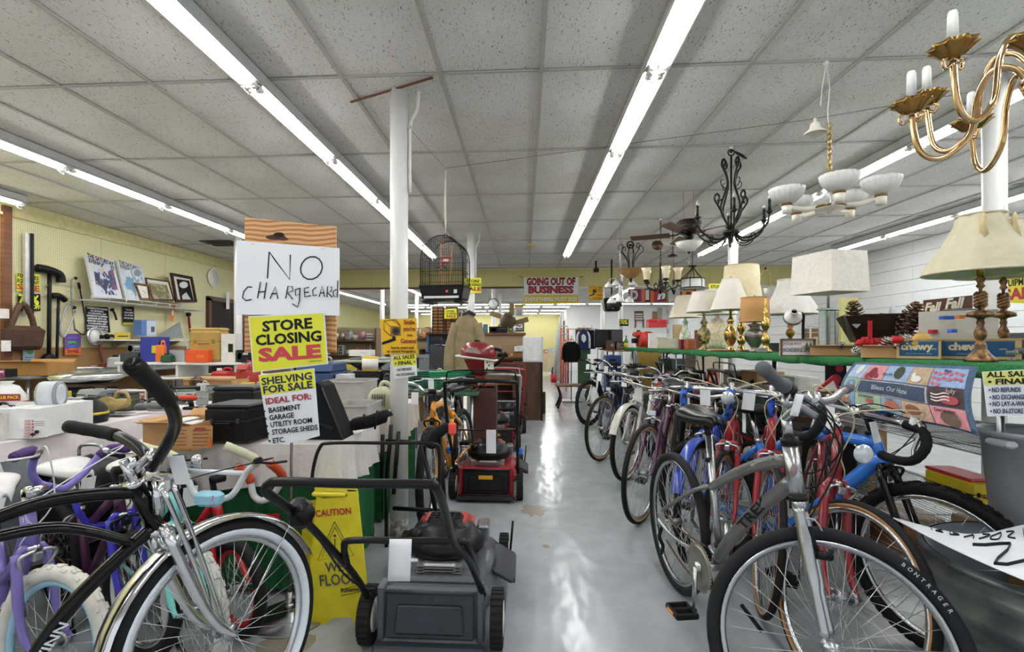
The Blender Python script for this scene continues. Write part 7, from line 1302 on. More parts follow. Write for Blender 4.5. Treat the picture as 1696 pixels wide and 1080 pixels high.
C('tray', 'clear case of chrome sockets beside the green jug', 'socket set', 299, 26, 20, ('#a9abad', '#8a8c8e'), .12, 'socket_tray')
C('power_tool', 'red and orange reciprocating saw lying behind the sockets', 'power tool', 303, 44, 20, ('#cf3d26', '#2a2423', '#2a2423', '#2a2423'), .1, 'red_saw', y=5.85)
C('carton', 'bright orange carton at the front of the white riser', 'box', 331, 38, 20, ('#e2552a', '#e2552a', '#e2762a'), .12, 'orange_carton', y=5.5)
C('case', 'silver handled radio above the orange carton', 'radio', 322, 20, 33, ('#b4b6b8', '#9a9c9e', '#5a5c5e'), .08, 'silver_case', y=5.7)
t = C('case', 'gold suitcase-shaped fuel lantern case standing on the white riser', 'case', 347, 52, 56, ('#a88a48', '#a88a48', '#8a7038'), .2, 'lantern_case', y=5.62)
C('carton', 'white and black printed tool carton right of the gold case', 'box', 384, 24, 46, ('#d6d4ce', '#d6d4ce', '#2a2a2c'), .15, 'tool_carton')
C('radio', 'black stereo at the right end of the white riser', 'stereo', 408, 22, 20, ('#1d1e20', '#26272a', '#3a3c40', '#c8c8c8'), .15, 'stereo')
C('tray', 'dark grey parts bin left of the blue carton', 'bin', 222, 30, 14, ('#3c3e40', '#5a5c5e'), .15, 'parts_bin'); put('radio', 'pair of black printed packages stacked over the parts bin', 'box', 227, zc+.27, 24, 16, .1, Y=5.6, cols=('#232427', '#6a6c70', '#2c2d2f', '#b8b8b8'), name='package')
put('drum', 'black plastic drum standing under the white table', 'drum', 280, 0, 56, 115, None, Y=5.0, cols=('#1b1c1e', '#c83a2c'))
put('jug', 'red fuel can with a white nozzle behind the black cases', 'fuel can', 370, ZB, 34, 30, .16, Y=5.25, cols=('#b0202c', '#e4e2dc'), name='fuel_can')
put('open_carton', 'flattened tan carton behind the tools right of the black drum', 'box', 355, ZB, 90, 16, .3, Y=4.9, cols=('#b28c5c', '#b28c5c', '#3a3a3a'))
put('tool_box', 'red cabinet end at the right of the white table', 'cabinet', 412, ZB, 18, 40, .3, Y=5.2, cols=('#a8352c', '#8a2a24'), name='red_cabinet')
# near left table (A)
put('open_carton', 'tan moving carton with red printing and a flame mark on the near table', 'box', 314, ZA, 84, 44, .3, py=748, cols=('#b88c58', '#b88c58', '#d8d6d2'), name='moving_carton')
board('carton_print', 'maroon printed checklist lines on the moving carton', 'print', front(2.10), [(276, 707), (352, 705), (352, 742), (276, 744)], '#b88c58', [('l', [(280+40*j, 713+6*i), (280+40*j+(26 if i % 2 else 30), 712.5+6*i)], 1.1, '#8a2c30') for i in range(5) for j in (0, 1)] + [('p', quad(324, 708, 342, 713), '#9a4034'), ('p', [(347, 742), (344, 732), (349, 718), (351, 728), (353, 742)], '#c86a30')], th=.001)
put('case', 'large black hard-shell tool case on the near table', 'case', 398, ZA, 76, 66, .26, py=738, cols=('#1b1b1d', '#232325', '#38383a'), name='hard_case')
put('case', 'second black tool case behind the large hard-shell case', 'case', 398, ZA, 66, 70, .2, Y=2.75, cols=('#222224', '#2a2a2c', '#4a4a4c'), name='hard_case', rz=.1)
t = thing('soft_case', 'black triangular soft instrument bag behind the shelving sign', 'bag', sp(532, Y=2.52, z=ZA)); k = kk(532, 2.52)
P('body', M(Rz(0)).prism([(-70*k, 0), (46*k, 0), (42*k, 14*k), (12*k, 86*k), (2*k, 92*k), (-8*k, 88*k), (-66*k, 34*k)], .16), mt('#1d1d1f', .8, kind='fabric', sc=12), t); P('zip', M().tube([(46*k, -.083, 2*k), (12*k, -.083, 84*k)], .004, 6), mt('#3a3a3c', .5), t); P('strap', M().tube(bez([(-50*k, -.085, 20*k), (-10*k, -.1, 30*k), (30*k, -.085, 18*k)], 5), .008, 6, flat=.4), mt('#2c2c2e', .8), t)
put('tray', 'grey plastic storage tub on the second left table', 'tub', 592, ZA, 60, 34, .3, py=706, cols=('#b4b2ae', '#bdbbb7')); put('tray', 'second grey plastic tub nested behind the first', 'tub', 582, ZA, 66, 48, .3, Y=3.62, cols=('#aaa8a4', '#b6b4b0'))
t = put('blower', 'pale green electric leaf blower beside the first column', 'leaf blower', 630, ZA, 50, 50, .2, Y=3.42, cols=('#b4b698', '#b4b698', '#5c5e50', '#a8252c'))
put('carton', 'white printed carton behind the soft bag', 'box', 572, ZA, 22, 44, .15, Y=4.1, cols=('#d2d4da', '#c8cad0', '#8a8c94')); put('carton', 'open tan carton behind the soft bag', 'box', 556, ZA, 26, 36, .2, Y=3.75, cols=('#c4a67c', '#c4a67c', '#a8885c'))
put('tool_box', 'blue metal cabinet with a grey round lid behind the yellow sale sign', 'cabinet', 534, ZA, 58, 66, .4, Y=4.15, cols=('#33496e', '#8a8c88'), name='blue_cabinet')
put('can', 'yellow retractable cord reel on the tool pile', 'cord reel', 613, .94, 27, 24, None, Y=5.1, cols=('#e3b52c', '#e3b52c', '#e8e4da'), name='cord_reel'); put('case', 'dark box carrying the yellow cord reel', 'box', 610, .751, 44, 30, .2, Y=5.1, cols=('#2a2b2d',), name='dark_box')
put('power_tool', 'green hedge trimmer handle left of the cord reel', 'power tool', 588, .751, 34, 22, .1, Y=5.2, cols=('#20604a', '#184a38', '#2a2a2a', '#2a2a2a'), name='hedge_trimmer')
t = thing('padded_rail', 'black padded roof rack bar lying on the near table corner', 'rack bar', sp(612, Y=2.62, z=ZA)); k = kk(612, 2.6)
P('padding', M().tube(bez([(-28*k, 0, .02), (-24*k, 0, .05), (0, 0, .065), (26*k, 0, .095), (30*k, 0, .09)], 4), [.02]+[.035]*15+[.02], 10), mt('#1d1e20', .8, kind='fabric', sc=30), t); P('strap', M().tube([(-10*k, -.03, .03), (-6*k, -.03, .11)], .006, 6).tube([(12*k, -.03, .03), (16*k, -.03, .13)], .006, 6), BLACK(), t)
# bicycle rack of black bars by the column
t = thing('bicycle_carrier', 'folded black car bicycle carrier standing against the first column', 'bicycle carrier', (-.66, 2.98, 0))
for (a, b) in (((648, 704, 2.95), (640, 800, 2.95)), ((660, 715, 2.9), (652, 818, 2.9)), ((700, 738, 2.8), (728, 880, 2.75)), ((728, 720, 2.8), (738, 860, 2.75)), ((634, 720, 2.95), (632, 800, 2.95))): Pw('bar', M().tube([at(a[0], a[1], y=a[2]), at(b[0], b[1], y=b[2])], .013, 8), BLACK(), t)
Pw('cross_bar', M().tube(path((652, 842, 2.9), (728, 846, 2.78)), .013, 8).tube(path((640, 730, 2.95), (728, 735, 2.8)), .012, 8), BLACK(), t); Pw('foot_post', M().tube([at(640, 798, y=2.95), V((at(640, 798, y=2.95).x, 2.95, 0))], .012, 8).tube([at(735, 850, y=2.76), V((at(735, 850, y=2.76).x, 2.76, 0))], .012, 8), BLACK(), t)
Pw('padded_cradle', M().tube(bez(path((712, 742, 2.8), (722, 720, 2.8), (744, 705, 2.8)), 4), [.02, .035, .035, .035, .035, .035, .03, .03, .02], 8), mt('#1d1e20', .8), t); Pw('orange_end_cap', M().box(at(749, 710, y=2.78), (.045, .03, .075), bev=.012), mt('#ee5a44', .5), t)
# garden hoses
for (px, py_, r, c, l) in ((745, 640, 46, '#1f8a5a', 'bright green coiled garden hose on the tool table'), (700, 632, 34, '#1d5a44', 'dark green coiled hose left of the bright one')):
    y = 5.0; p = sp(px, Y=y, z=.752); k = kk(px, y); prop('coil', l, 'hose', p, 2*r*k, 2*r*k*.8, .22, 0, (c, '#c9c49a'), name='garden_hose')
table('low tool table behind the orange bicycle', -1.15, -.45, 4.75, 5.5, .75, None, top='#3a5a48')
put('power_tool', 'red and black chainsaw body behind the hoses', 'chainsaw', 728, .752, 44, 30, .2, Y=5.3, cols=('#c2222c', '#1f1f20', '#2a2a2a', '#2a2a2a'), name='chainsaw')
# outboard motor on a brown board stand
t = thing('motor_stand', 'brown painted plywood stand holding up the outboard motor', 'stand', sp(800, Y=5.0, z=0)); k = kk(800, 5.0); zt = at(800, 640, y=5.0).z
P('front_board', M().box((0, 0, zt/2), (42*k, .02, zt)), mt('#4c3128', .6), t); P('side_board', M().box((-20*k, .16, zt/2), (.02, .3, zt)), mt('#432b24', .6), t); P('side_board', M().box((20*k, .16, zt/2), (.02, .3, zt)), mt('#432b24', .6), t); P('clamp_board', M().box((0, .1, zt+.0), (40*k, .22, .03)), mt('#4c3128', .6), t)
zt = zt+.016; t = thing('outboard_motor', 'old red and white outboard boat motor clamped on the brown stand', 'outboard motor', sp(795, Y=4.98, z=zt)); zz = at(800, 616, y=4.98).z-zt; red = mt('#7c2226', .3, coat=.3)
P('lower_cowl', M(Tr(0, 0, zz)).lathe([(0, -.04), (.05, -.03), (.11, .04), (.14, .12), (.145, .13)], 26, Sc(1.15, .9, 1)), red, t)
P('top_cowl', M(Tr(-.02, 0, zz+.15)).lathe([(.15, 0), (.158, .03), (.15, .08), (.11, .13), (.04, .155), (0, .157)], 26, Sc(1.2, .9, 1) @ Ry(.12)), red, t)
P('white_band', M(Tr(-.03, 0, zz+.14)).box((0, 0, 0), (.42, .3, .018), bev=.008, T=Ry(.12)), mt('#dcd8cc', .4), t); P('white_panel', M(Tr(.10, -.11, zz+.07) @ Rz(.5)).box((0, 0, 0), (.10, .02, .12), bev=.008), mt('#e2decf', .4), t)
for q in range(3): P('panel_mark', M(Tr(.10, -.125, zz+.04+.03*q) @ Rz(.5)).box((-.02+.02*(q % 2), 0, 0), (.014, .006, .014)), BLACK(), t)
for q in range(4): P('cowl_rib', M(Tr(-.06, -.135, zz+.2+.014*q) @ Ry(.12)).box((0, 0, 0), (.16-.02*q, .02, .005)), mt('#d8cfc6', .4), t)
P('pull_handle', M(Tr(.15, -.02, zz+.235)).cyl((0, 0, 0), (.07, -.02, -.02), .018, 10), BLACK(), t); P('fuel_cap', M(Tr(-.03, 0, zz+.3)).cyl((0, 0, 0), (0, 0, .025), .03, 12), BLACK(), t)
P('clamp_bracket', M().box((-.05, 0, .03), (.03, .05, .1), bev=.006).box((.05, 0, .03), (.03, .05, .1), bev=.006).cyl((-.08, 0, .06), (.08, 0, .06), .012, 8).box((0, 0, .08), (.1, .05, max(.02, zz-.1)), bev=.004).tube(bez([(-.08, -.03, .05), (-.1, -.05, -.0), (-.07, -.05, -.04)], 4), .008, 6), red, t)
P('tiller', M().tube(bez([(.1, 0, zz+.04), (.2, -.02, zz+.1), (.26, -.02, zz+.2)], 4), .014, 8), BLACK(), t)
# khaki coat on the second column
t = thing('khaki_coat', 'long khaki coat hanging against the second white column', 'coat', (-.79, 7.14, 0)); z1 = at(780, 520, y=7.1).z; z0 = at(780, 640, y=7.1).z; ck = mt('#8a7e60', .9, kind='fabric', sc=8, var=.12)
def coat(u, v):
    a = 2*pi*u; z = z1+(z0-z1)*v; wd = .09+.17*min(1, v*5)**.6+.07*v; dp = .06+.05*v; f = 1+.08*sin(a*5+v*3)*v
    return (.74*wd*cos(a)*f-.04, -.04+dp*sin(a)*f, z)
P('body', M().grid(coat, 40, 12), ck, t)
for sx in (-1, 1): P('sleeve', M().tube(bez([(sx*.15-.04, -.05, z1-.14), (sx*.22-.05, -.06, z1-.45), (sx*.23-.06, -.1, z1-.8), (sx*.22-.06, -.12, z1-.98)], 5), [.07]*5+[.08]*5+[.07]*6, 12), ck, t)
P('collar', M().tube([(-.09, -.08, z1-.02), (0, -.1, z1+.03), (.09, -.08, z1-.02)], .025, 8), mt('#3f3a30', .9), t); P('hanger', M().tube(bez([(0, -.06, z1+.0), (0, -.06, z1+.05), (.02, -.06, z1+.08), (0, -.07, z1+.1)], 4), .004, 6), steel(), t)
# ---- hanging things on the left pegboard wall
def wp(px, py, off=.05): return at(px, py, x=LX+off)
def WT(name, lab, cat, px, py): return thing(name, lab, cat, wp(px, py, .0))
t = WT('spirit_level', 'long aluminium and black spirit level hung upright on the pegboard', 'level', 46, 480)
Pw('aluminium_face', M().box((wp(44, 480).x, wp(44, 480).y, (wp(44, 387).z+wp(44, 520).z)/2), (.03, wp(48, 480).y-wp(40, 480).y, wp(44, 387).z-wp(44, 520).z)), mt('#c9c9c6', .35, .6), t); Pw('black_edge', M().box((wp(50, 480).x+.01, wp(50, 480).y, (wp(50, 387).z+wp(50, 520).z)/2), (.05, wp(52, 480).y-wp(48, 480).y, wp(50, 387).z-wp(50, 520).z)), BLACK(), t)
def wtube(t, nm, r, c, *pts, off=.06, n=8): Pw(nm, M().tube(bez([wp(a, b, off) for a, b in pts], 4), r, n), c, t)
t = WT('string_trimmer', 'tall black garden trimmer hung with its guard at the top', 'garden tool', 82, 520)
wtube(t, 'shaft', .022, BLACK(), (82, 450), (81, 590)); wtube(t, 'guard', .05, BLACK(), (62, 444), (80, 447), (98, 455), (101, 468)); Pw('collar', M().cyl(wp(81, 472), wp(81, 475), .028, 10), steel(), t); wtube(t, 'foot', .045, BLACK(), (72, 600), (80, 590), (92, 600))
t = WT('string_trimmer', 'shorter black garden trimmer right of the tall one', 'garden tool', 96, 550)
wtube(t, 'shaft', .016, BLACK(), (97, 492), (94, 598)); wtube(t, 'guard', .035, BLACK(), (86, 490), (98, 490), (108, 498)); Pw('collar', M().cyl(wp(96, 511), wp(96, 515), .022, 10), steel(), t)
t = WT('tool_belt', 'brown leather tool belt pouch hanging at the left of the pegboard', 'tool belt', 40, 520)
lt = mt('#4c3424', .6, kind='fabric', sc=8); wtube(t, 'belt', .03, lt, (34, 503), (22, 530), (18, 548), (40, 562), (56, 545), (48, 515), (38, 503), off=.1)
Pw('pouch', M().box(wp(40, 560, .12), (.12, .42, .28), bev=.05, tx=1.3, ty=1.1), lt, t); Pw('pouch', M().box(wp(22, 565, .14), (.12, .22, .2), bev=.04), mt('#3e2a1e', .7), t); Pw('care_tag', M().box(wp(10, 573, .2), (.004, .1, .12), T=None), mt('#e4e2dc', .7), t)
for (nm, lab, px, py, pts, r, c) in (('hack_saw', 'silver framed hacksaw hung beside the trimmers', 112, 520, [(124, 510), (112, 505), (101, 535), (100, 552), (108, 556), (125, 515)], .012, '#a4a6a8'), ('bow_saw', 'thin bow saw frame with a black grip', 120, 500, [(126, 460), (119, 466), (119, 500), (124, 548)], .01, '#8a8c8e'),
        ('garden_hoe', 'thin black rod curving down the pegboard', 132, 510, [(130, 468), (138, 510), (143, 548), (136, 554), (124, 545)], .008, '#222325'), ('pipe_wrench', 'red and chrome wrench hung beside the round gauge', 168, 570, [(167, 555), (166, 580), (170, 600)], .018, '#8a4a48'), ('red_pliers', 'pair of red handled cutters at the end of the wall', 315, 525, [(312, 518), (314, 540), (316, 554)], .02, '#7a2426'),
        ('putty_knife', 'small black handled knife on the pegboard', 188, 518, [(185, 512), (190, 520), (193, 530)], .014, '#232427'), ('hose_gauge', 'black hose looped under the warning sign', 190, 558, [(176, 558), (186, 556), (192, 560)], .02, '#232427'), ('drain_crank', 'bent steel crank lying above the bench', 190, 598, [(180, 606), (182, 598), (190, 602), (200, 601)], .012, '#a4a6a8')):
    t = WT(nm, lab, 'tool', px, py); wtube(t, 'frame', r, mt(c, .35, .5), *pts); a, b = pts[0], pts[1]; wtube(t, 'grip', r*2, BLACK(), a, (a[0]*.75+b[0]*.25, a[1]*.75+b[1]*.25), off=.07)
t = WT('round_gauge', 'round white faced gauge on the pegboard', 'gauge', 157, 557); Pw('rim', M().ring(.11, .02, 24, 6, Tr(wp(157, 557, .08)) @ Rz(pi/2)), chrome(), t); Pw('dial', M().lathe([(0, .0), (.1, 0), (.1, -.02), (0, -.02)], 22, Tr(wp(157, 557, .08)) @ Ry(pi/2)), mt('#e4e2da', .4), t)
board('scissor_card', 'colourful purple and orange card of scissors on the pegboard', 'packaging', wL, quad(107, 553, 134, 588), '#6c4c96', [('p', [(107, 578), (134, 574), (134, 588), (107, 588)], '#c86a2c')] + [('l', [(111+18*((i+j) % 2), 559+7*i), (120, 560+7*i), (130-18*((i+j) % 2), 563+7*i)], 2.2, c) for i, c in enumerate(['#7c6ac8', '#4ab85a', '#4a7ac8', '#c83a3a']) for j in (0, 1)])
board('yellow_card', 'yellow blade packet lying on the narrow wall shelf', 'packaging', wallL(LX+.2), quad(190, 551, 216, 563), '#c9b03a', [('l', [(195, 557), (212, 557)], 1.6, INK)])
board('blister_pack', 'blue and green hanging packet near the tool belt', 'packaging', wL, quad(38, 572, 57, 612), '#8fa8b8', [('e', 50, 582, 6, 5, '#4a8a4c'), ('e', 52, 578, 3, 3, '#c83a34')] + [('l', [(42, 592+4*i), (54, 592+4*i)], 1.4, '#5a6a80') for i in range(4)])
board('blister_pack', 'orange narrow packet hung below the wire shelf', 'packaging', wallL(LX+.1), [(285, 505), (291, 505), (287, 533), (281, 531)], '#d8792c', [('e', 286, 518, 2, 5, '#e8e0d8')])
board('dvd_box', 'blue and white appliance carton on the narrow wall shelf', 'box', wallL(LX+.25), quad(234, 530, 258, 556), '#5f7fb8', [('p', quad(243, 531, 258, 556), '#c9d4e4'), ('p', quad(250, 541, 256, 550), '#5a5c60')], th=.12)
board('car_ramp', 'triangular grey steel ramp leaning on the narrow wall shelf', 'ramp', wallL(LX+.22), [(256, 560), (298, 534), (304, 560)], mt('#8d9192', .35, .6), [], th=.02)
t = thing('wall_shelf', 'white wire shelf of leaning pictures on the pegboard wall', 'shelf', wp(230, 500, 0)); g = M(); a = wp(150, 496, .3); b = wp(338, 504, .3); 
for j in range(12): Pw('wire', M().cyl((LX+.03+.025*j, a.y, a.z), (LX+.03+.025*j, b.y, a.z), .004, 5), mt('#dcdcdc', .3), t)
for j in range(9): y = a.y+(b.y-a.y)*j/8; Pw('cross_wire', M().tube([(LX+.02, y, a.z-.005), (LX+.31, y, a.z-.005), (LX+.31, y, a.z+.05)], .005, 5), mt('#dcdcdc', .3), t)
Pw('front_rail', M().cyl((LX+.31, a.y, a.z+.05), (LX+.31, b.y, a.z+.05), .006, 6), mt('#dcdcdc', .3), t)
t = thing('wall_shelf', 'narrow white metal shelf below the warning sign', 'shelf', wp(240, 562, 0)); a = wp(186, 562, .3); b = wp(322, 566, .3); Pw('plate', M().box((LX+.16, (a.y+b.y)/2, a.z-.01), (.3, b.y-a.y, .02)), mt('#cfd0ce', .4), t)
for y in (a.y+.3, b.y-.3): Pw('bracket', M().prism([(LX+.02, a.z-.02), (LX+.28, a.z-.02), (LX+.02, a.z-.14)], .01, Tr(0, y, 0)), steel(), t)
put('speaker', 'white round knob fitting at the left frame edge', 'fitting', 2, 1.5, 12, 16, .1, X=LX+.15, cols=('#dcdad4', '#c8c6c0'), name='wall_fitting')
put('drum', 'grey rubber rubbish barrel at the bottom left of the frame', 'barrel', 8, 0, 84, 230, None, Y=2.25, cols=('#5c6064', '#3a3c3e'), name='rubbish_barrel')
put('coil', 'stacked black rubber tyre behind the lilac bicycle', 'tyre', 148, 0, 120, 40, .66, Y=2.75, cols=('#242424', '#2c2c2c'), name='rubber_tyre')
t = thing('mower_deck', 'black round grill dome behind the lilac bicycle', 'grill', sp(150, Y=2.35, z=0)); k = kk(150, 2.35); P('dome', M(Tr(0, 0, .35)).lathe([(62*k, 0), (62*k, .1), (55*k, .2), (36*k, .29), (0, .33)], 30), mt('#1e1e1f', .35), t)
for i in range(3): P('leg', M(Rz(2*pi*i/3+.5)).cyl((.1, 0, .36), (.17, 0, 0), .012, 8), BLACK(), t)
P('handle', M(Tr(0, 0, .7)).tube(bez([(-.06, 0, -.03), (-.05, 0, .02), (.05, 0, .02), (.06, 0, -.03)], 4), .008, 6), steel(), t)
# ================================================================ middle distance and back room
def far(kind, lab, cat, px, w, h, y, z, cols, d=None, name=None, rz=0): return put(kind, lab, cat, px, z, w, h, d, Y=y, cols=cols, name=name, rz=rz)
# black cabinet with a blue frame and the cardboard rack on it
y = 8.9; k = kk(738, y); zt = at(738, 552, y=y).z; t = thing('tool_cabinet', 'tall black cabinet back with a blue edge below the cardboard rack', 'cabinet', sp(738, Y=y+.25, z=0)); P('back_panel', M().box((0, -.2, zt/2), (52*k, .03, zt)), mt('#17181b', .5), t); P('side', M().box((-26.5*k, 0, zt/2), (.03, .45, zt)), mt('#2f5f9c', .5), t); P('side', M().box((26.5*k, 0, zt/2), (.03, .45, zt)), mt('#23252a', .5), t); P('top', M().box((0, 0, zt), (55*k, .5, .03)), mt('#4a2e1c', .5), t)
t = thing('cardboard_rack', 'black wire rack of open cardboard bins on the black cabinet', 'rack', sp(738, Y=y+.2, z=zt+.016)); hh = at(738, 509, y=y).z-zt
for sx in (-1, 1):
    P('cardboard_bin', M().box((sx*11.5*k, .05, hh/2), (20*k, .2, hh), bev=.01), mt('#b5834c', .7), t)
    for j in range(8): P('wire', M().tube([(sx*11.5*k-10*k, -.09, .04+hh*j/8), (sx*11.5*k+10*k, -.09, .04+hh*j/8)], .009, 5), BLACK(), t)
    for q in (-1, 0, 1): P('wire', M().cyl((sx*11.5*k+q*9*k, -.09, 0), (sx*11.5*k+q*9*k, -.09, hh), .008, 5), BLACK(), t)
# pegboard counter
y = 8.6; xl = at(788, 600, y=y).x; xr = at(868, 600, y=y).x; zt = at(830, 553, y=y).z; cx = (xl+xr)/2; w = xr-xl
t = thing('sales_counter', 'pegboard-fronted wooden counter beneath the hanging clock', 'counter', (cx, y+.3, 0)); P('peg_front', M().box((0, -.25, zt/2+.25), (w, .03, zt-.5)), mt('#9a8468', .8, kind='peg_x', col2='#5a4a38'), t); P('top', M().box((0, 0, zt), (w+.06, .6, .04)), mt('#6a4630', .5), t); P('shelf', M().box((0, -.37, zt-.42), (w+.1, .3, .03)), mt('#5a3c28', .5), t); P('shelf', M().box((0, -.4, zt-.85), (w+.1, .34, .03)), mt('#9c6a40', .5), t)
P('base', M().box((0, 0, .28), (w, .5, .55)), mt('#3c2a20', .6), t)
zs = zt-.404; far('stereo' if 0 else 'radio', 'long black stereo receiver on top of the pegboard counter', 'stereo', 826, 30, 10, y+.25, zt+.021, ('#18191b', '#222326', '#2c2d30', '#3a3c40'), .3, 'stereo_receiver')
far('carton', 'blue box on the counter shelf', 'box', 811, 14, 8, y-.07, zs, ('#2c4a80', '#2c4a80', '#c8c8c8'), .15); far('bundle', 'black cables heaped on the counter shelf', 'cable', 832, 22, 8, y-.07, zs, ('#1c1c1e', '#2c2c2e'), .15, 'cable_heap'); far('carton', 'brown carton on the counter shelf', 'box', 846, 9, 9, y-.07, zs, ('#9c7448', '#8a6640', '#c8b898'), .12); far('open_carton', 'open carton of papers at the end of the counter shelf', 'box', 859, 15, 8, y-.07, zs, ('#a47c4c', '#a47c4c', '#e0e0dc'), .15)
far('can', 'white jar on top of the pegboard counter', 'jar', 852, 4, 9, y+.2, zt+.021, ('#dcdcd8', '#c8c8c4', '#a8b0b0')); far('can', 'yellow tin on top of the pegboard counter', 'tin', 845, 3.5, 7, y+.2, zt+.021, ('#c9c23a', '#c8c8c4', '#6a8a3a')); far('carton', 'blue folder standing at the left end of the counter', 'folder', 804, 7, 14, y+.2, zt+.021, ('#3a6a8c', '#3a6a8c', '#6a8aa0'), .1)
# white cabinet on a wood-grain base at the aisle
y = 7.9; k = kk(874, y); t = thing('wooden_base_cabinet', 'wood-grain base cabinet at the aisle under the white cabinet', 'cabinet', sp(873, Y=y+.25, z=0)); zb = at(873, 600, y=y).z; P('side_panel', M().box((0, -.22, zb/2), (48*k, .03, zb)), mt('#5c4030', .5, kind='wood', col2='#3e2a20', sc=1), t); P('carcass', M().box((0, .02, zb/2), (48*k, .44, zb)), mt('#4a3226', .6), t); P('edge_trim', M().box((24*k, -.24, zb/2), (.03, .04, zb)), mt('#33221a', .5), t)
z2 = at(881, 558, y=y).z; t = thing('white_cabinet', 'plain white cabinet standing on the wood-grain base at the aisle', 'cabinet', sp(882, Y=y+.2, z=zb+.001)); P('body', M().box((0, 0, (z2-zb)/2), (33*k, .4, z2-zb), bev=.006), mt('#dcdedd', .5, var=.04), t); P('edge_trim', M().box((16*k, -.2, (z2-zb)/2), (.02, .02, z2-zb)), mt('#c4c6c6', .5), t); P('door', M().box((-1*k, -.205, (z2-zb)/2), (29*k, .012, z2-zb-.05)), mt('#e4e6e5', .5), t)
board('paper_notice', 'white handwritten paper taped beside the white cabinet', 'notice', front(8.62), [(852, 574), (866, 572), (865, 584), (852, 584)], WHI, [('l', [(855, 576+3*i), (862, 576+3*i)], .5, INK) for i in range(3)], th=.002)
far('speaker', 'dark stool block at the aisle beyond the base cabinet', 'stool', 899, 8, 36, 8.8, 0, ('#4a4038', '#3a322c'), .3, 'stool_block')
# ceiling fan blades hanging in the back room, clothes, ladders
p = at(842, 515, y=12); prop('fan', 'brown ceiling fan hanging edge-on in the back room', 'ceiling fan', p-V((0, 0, .35)), .95, .95, .6, 0, ('#5a4a34', '#94805c'), name='ceiling_fan', mtx=Rx(pi/2*.8))
t = table('cloth covered table at the far white wall', .55, 1.35, 17.5, 18.6, .85, '#cdc09c', .55)
far('carton', 'tan carton on the cloth covered far table', 'box', 903, 9, 7, 17.7, .86, ('#b88c60', '#b88c60', '#d8d4cc'), .3); far('bag', 'white bag on the cloth covered far table', 'bag', 900, 8, 9, 18.2, .86, ('#dcdcdc', '#b8b8b8'), .3); far('carton', 'grey screen on the cloth covered far table', 'screen', 914, 11, 9, 18.3, .86, ('#b8bcbf', '#a8acaf', '#c8ccd0'), .1, 'far_screen')
far('pail', 'red bucket on the floor by the far ladders', 'bucket', 917, 12, 13, 15.5, 0, ('#b82430', '#c8c8c8')); far('bundle', 'dark folded cushions leaning by the far table', 'cushion', 918, 9, 22, 17.2, 0, ('#2a3040', '#1c1c24'), .3, 'dark_cushion')
t = thing('extension_ladder', 'orange extension ladder sections leaning at the partition corner', 'ladder', sp(934, Y=15, z=0)); k = kk(934, 15)
for i in range(4):
    Pw('ladder_rail', M().cyl(sp(929+4*i, Y=15+.1*i, z=0), sp(930+3.6*i, Y=15.3+.1*i, z=(1.7 if i in (0, 3) else 1.35)), .03, 4), mt('#b04a34', .5), t)
for j in range(7): Pw('rung', M().cyl(sp(930, Y=15.2, z=.25+.25*j), sp(940, Y=15.4, z=.25+.25*j), .02, 6), steel(), t)
t = thing('conduit_bundle', 'grey pipes and rails standing left of the orange ladders', 'pipes', sp(924, Y=16, z=0))
for i in range(5): Pw('pipe', M().cyl(sp(916+3*i, Y=16+.1*i, z=0), sp(922+1.8*i, Y=16.4, z=1.5+.2*i), .025, 6), mt('#a9aaa6', .5), t)
def garment(lab, px, y, ytop, ybot, wpx, c, sl=None, name='jacket', sleeve=True):
    z1 = at(px, ytop, y=y).z; z0 = at(px, ybot, y=y).z; k = kk(px, y); w = wpx*k/2; t = thing(name, lab, 'clothing', sp(px, Y=y, z=0)); m_ = mt(c, .9, kind='fabric', sc=8)
    P('body', M().grid(lambda u, v: ((w*.55+w*.25*min(1, v*4)+w*.12*v)*cos(2*pi*u)*(1+.05*sin(u*40)), .09*sin(2*pi*u), z1+(z0-z1)*v), 30, 8), m_, t)
    for sx in (-1, 1): P('sleeve', M().tube(bez([(sx*w*.6, 0, z1-.05), (sx*w*.95, -.02, z1-.3*(z1-z0)), (sx*w*1.0, -.03, z0+(.1 if sl else .12)*(z1-z0))], 4), w*.2, 10), mt(sl, .9) if sl else m_, t)
    P('hanger', M().tube(bez([(-w*.6, 0, z1-.04), (0, 0, z1+.06), (w*.6, 0, z1-.04)], 4), .012, 6).tube(bez([(0, 0, z1+.05), (.02, 0, z1+.1), (0, 0, z1+.13)], 3), .006, 5), mt('#c08a5a', .5), t); return t
garment('black open jacket on a wooden hanger in front of the white partition', 946, 10.5, 566, 600, 26, '#17181b'); garment('navy and white sports jersey with a pale emblem on the partition', 966, 12.66, 547, 580, 20, '#262a5c', '#dcdcd8', 'jersey')
garment('dark navy jersey half behind the white-sleeved one', 979, 12.74, 547, 578, 16, '#1b1d33'); board('jersey_emblem', 'white leaf-like emblem on the navy jersey front', 'emblem', front(12.54), [(963, 556), (966, 553), (970, 556), (971, 563), (967, 568), (963, 563)], WHI)
t = thing('clothes_rail', 'thin steel clothes rail holding the jackets', 'clothes rail', sp(965, Y=12.7, z=0)); Pw('rail', M().cyl(at(938, 545, y=12.7), at(990, 545, y=12.7), .012, 6), steel(), t)
for px in (938, 990): Pw('post', M().cyl(sp(px, Y=12.7, z=0), at(px, 545, y=12.7), .014, 6), steel(), t)
t = thing('jacket_stand', 'thin stand under the black jacket', 'clothes stand', sp(946, Y=10.5, z=0)); Pw('post', M().cyl(sp(946, Y=10.5, z=0), at(946, 562, y=10.5), .014, 6).box(sp(946, Y=10.5, z=.015), (.4, .4, .03)), steel(), t)
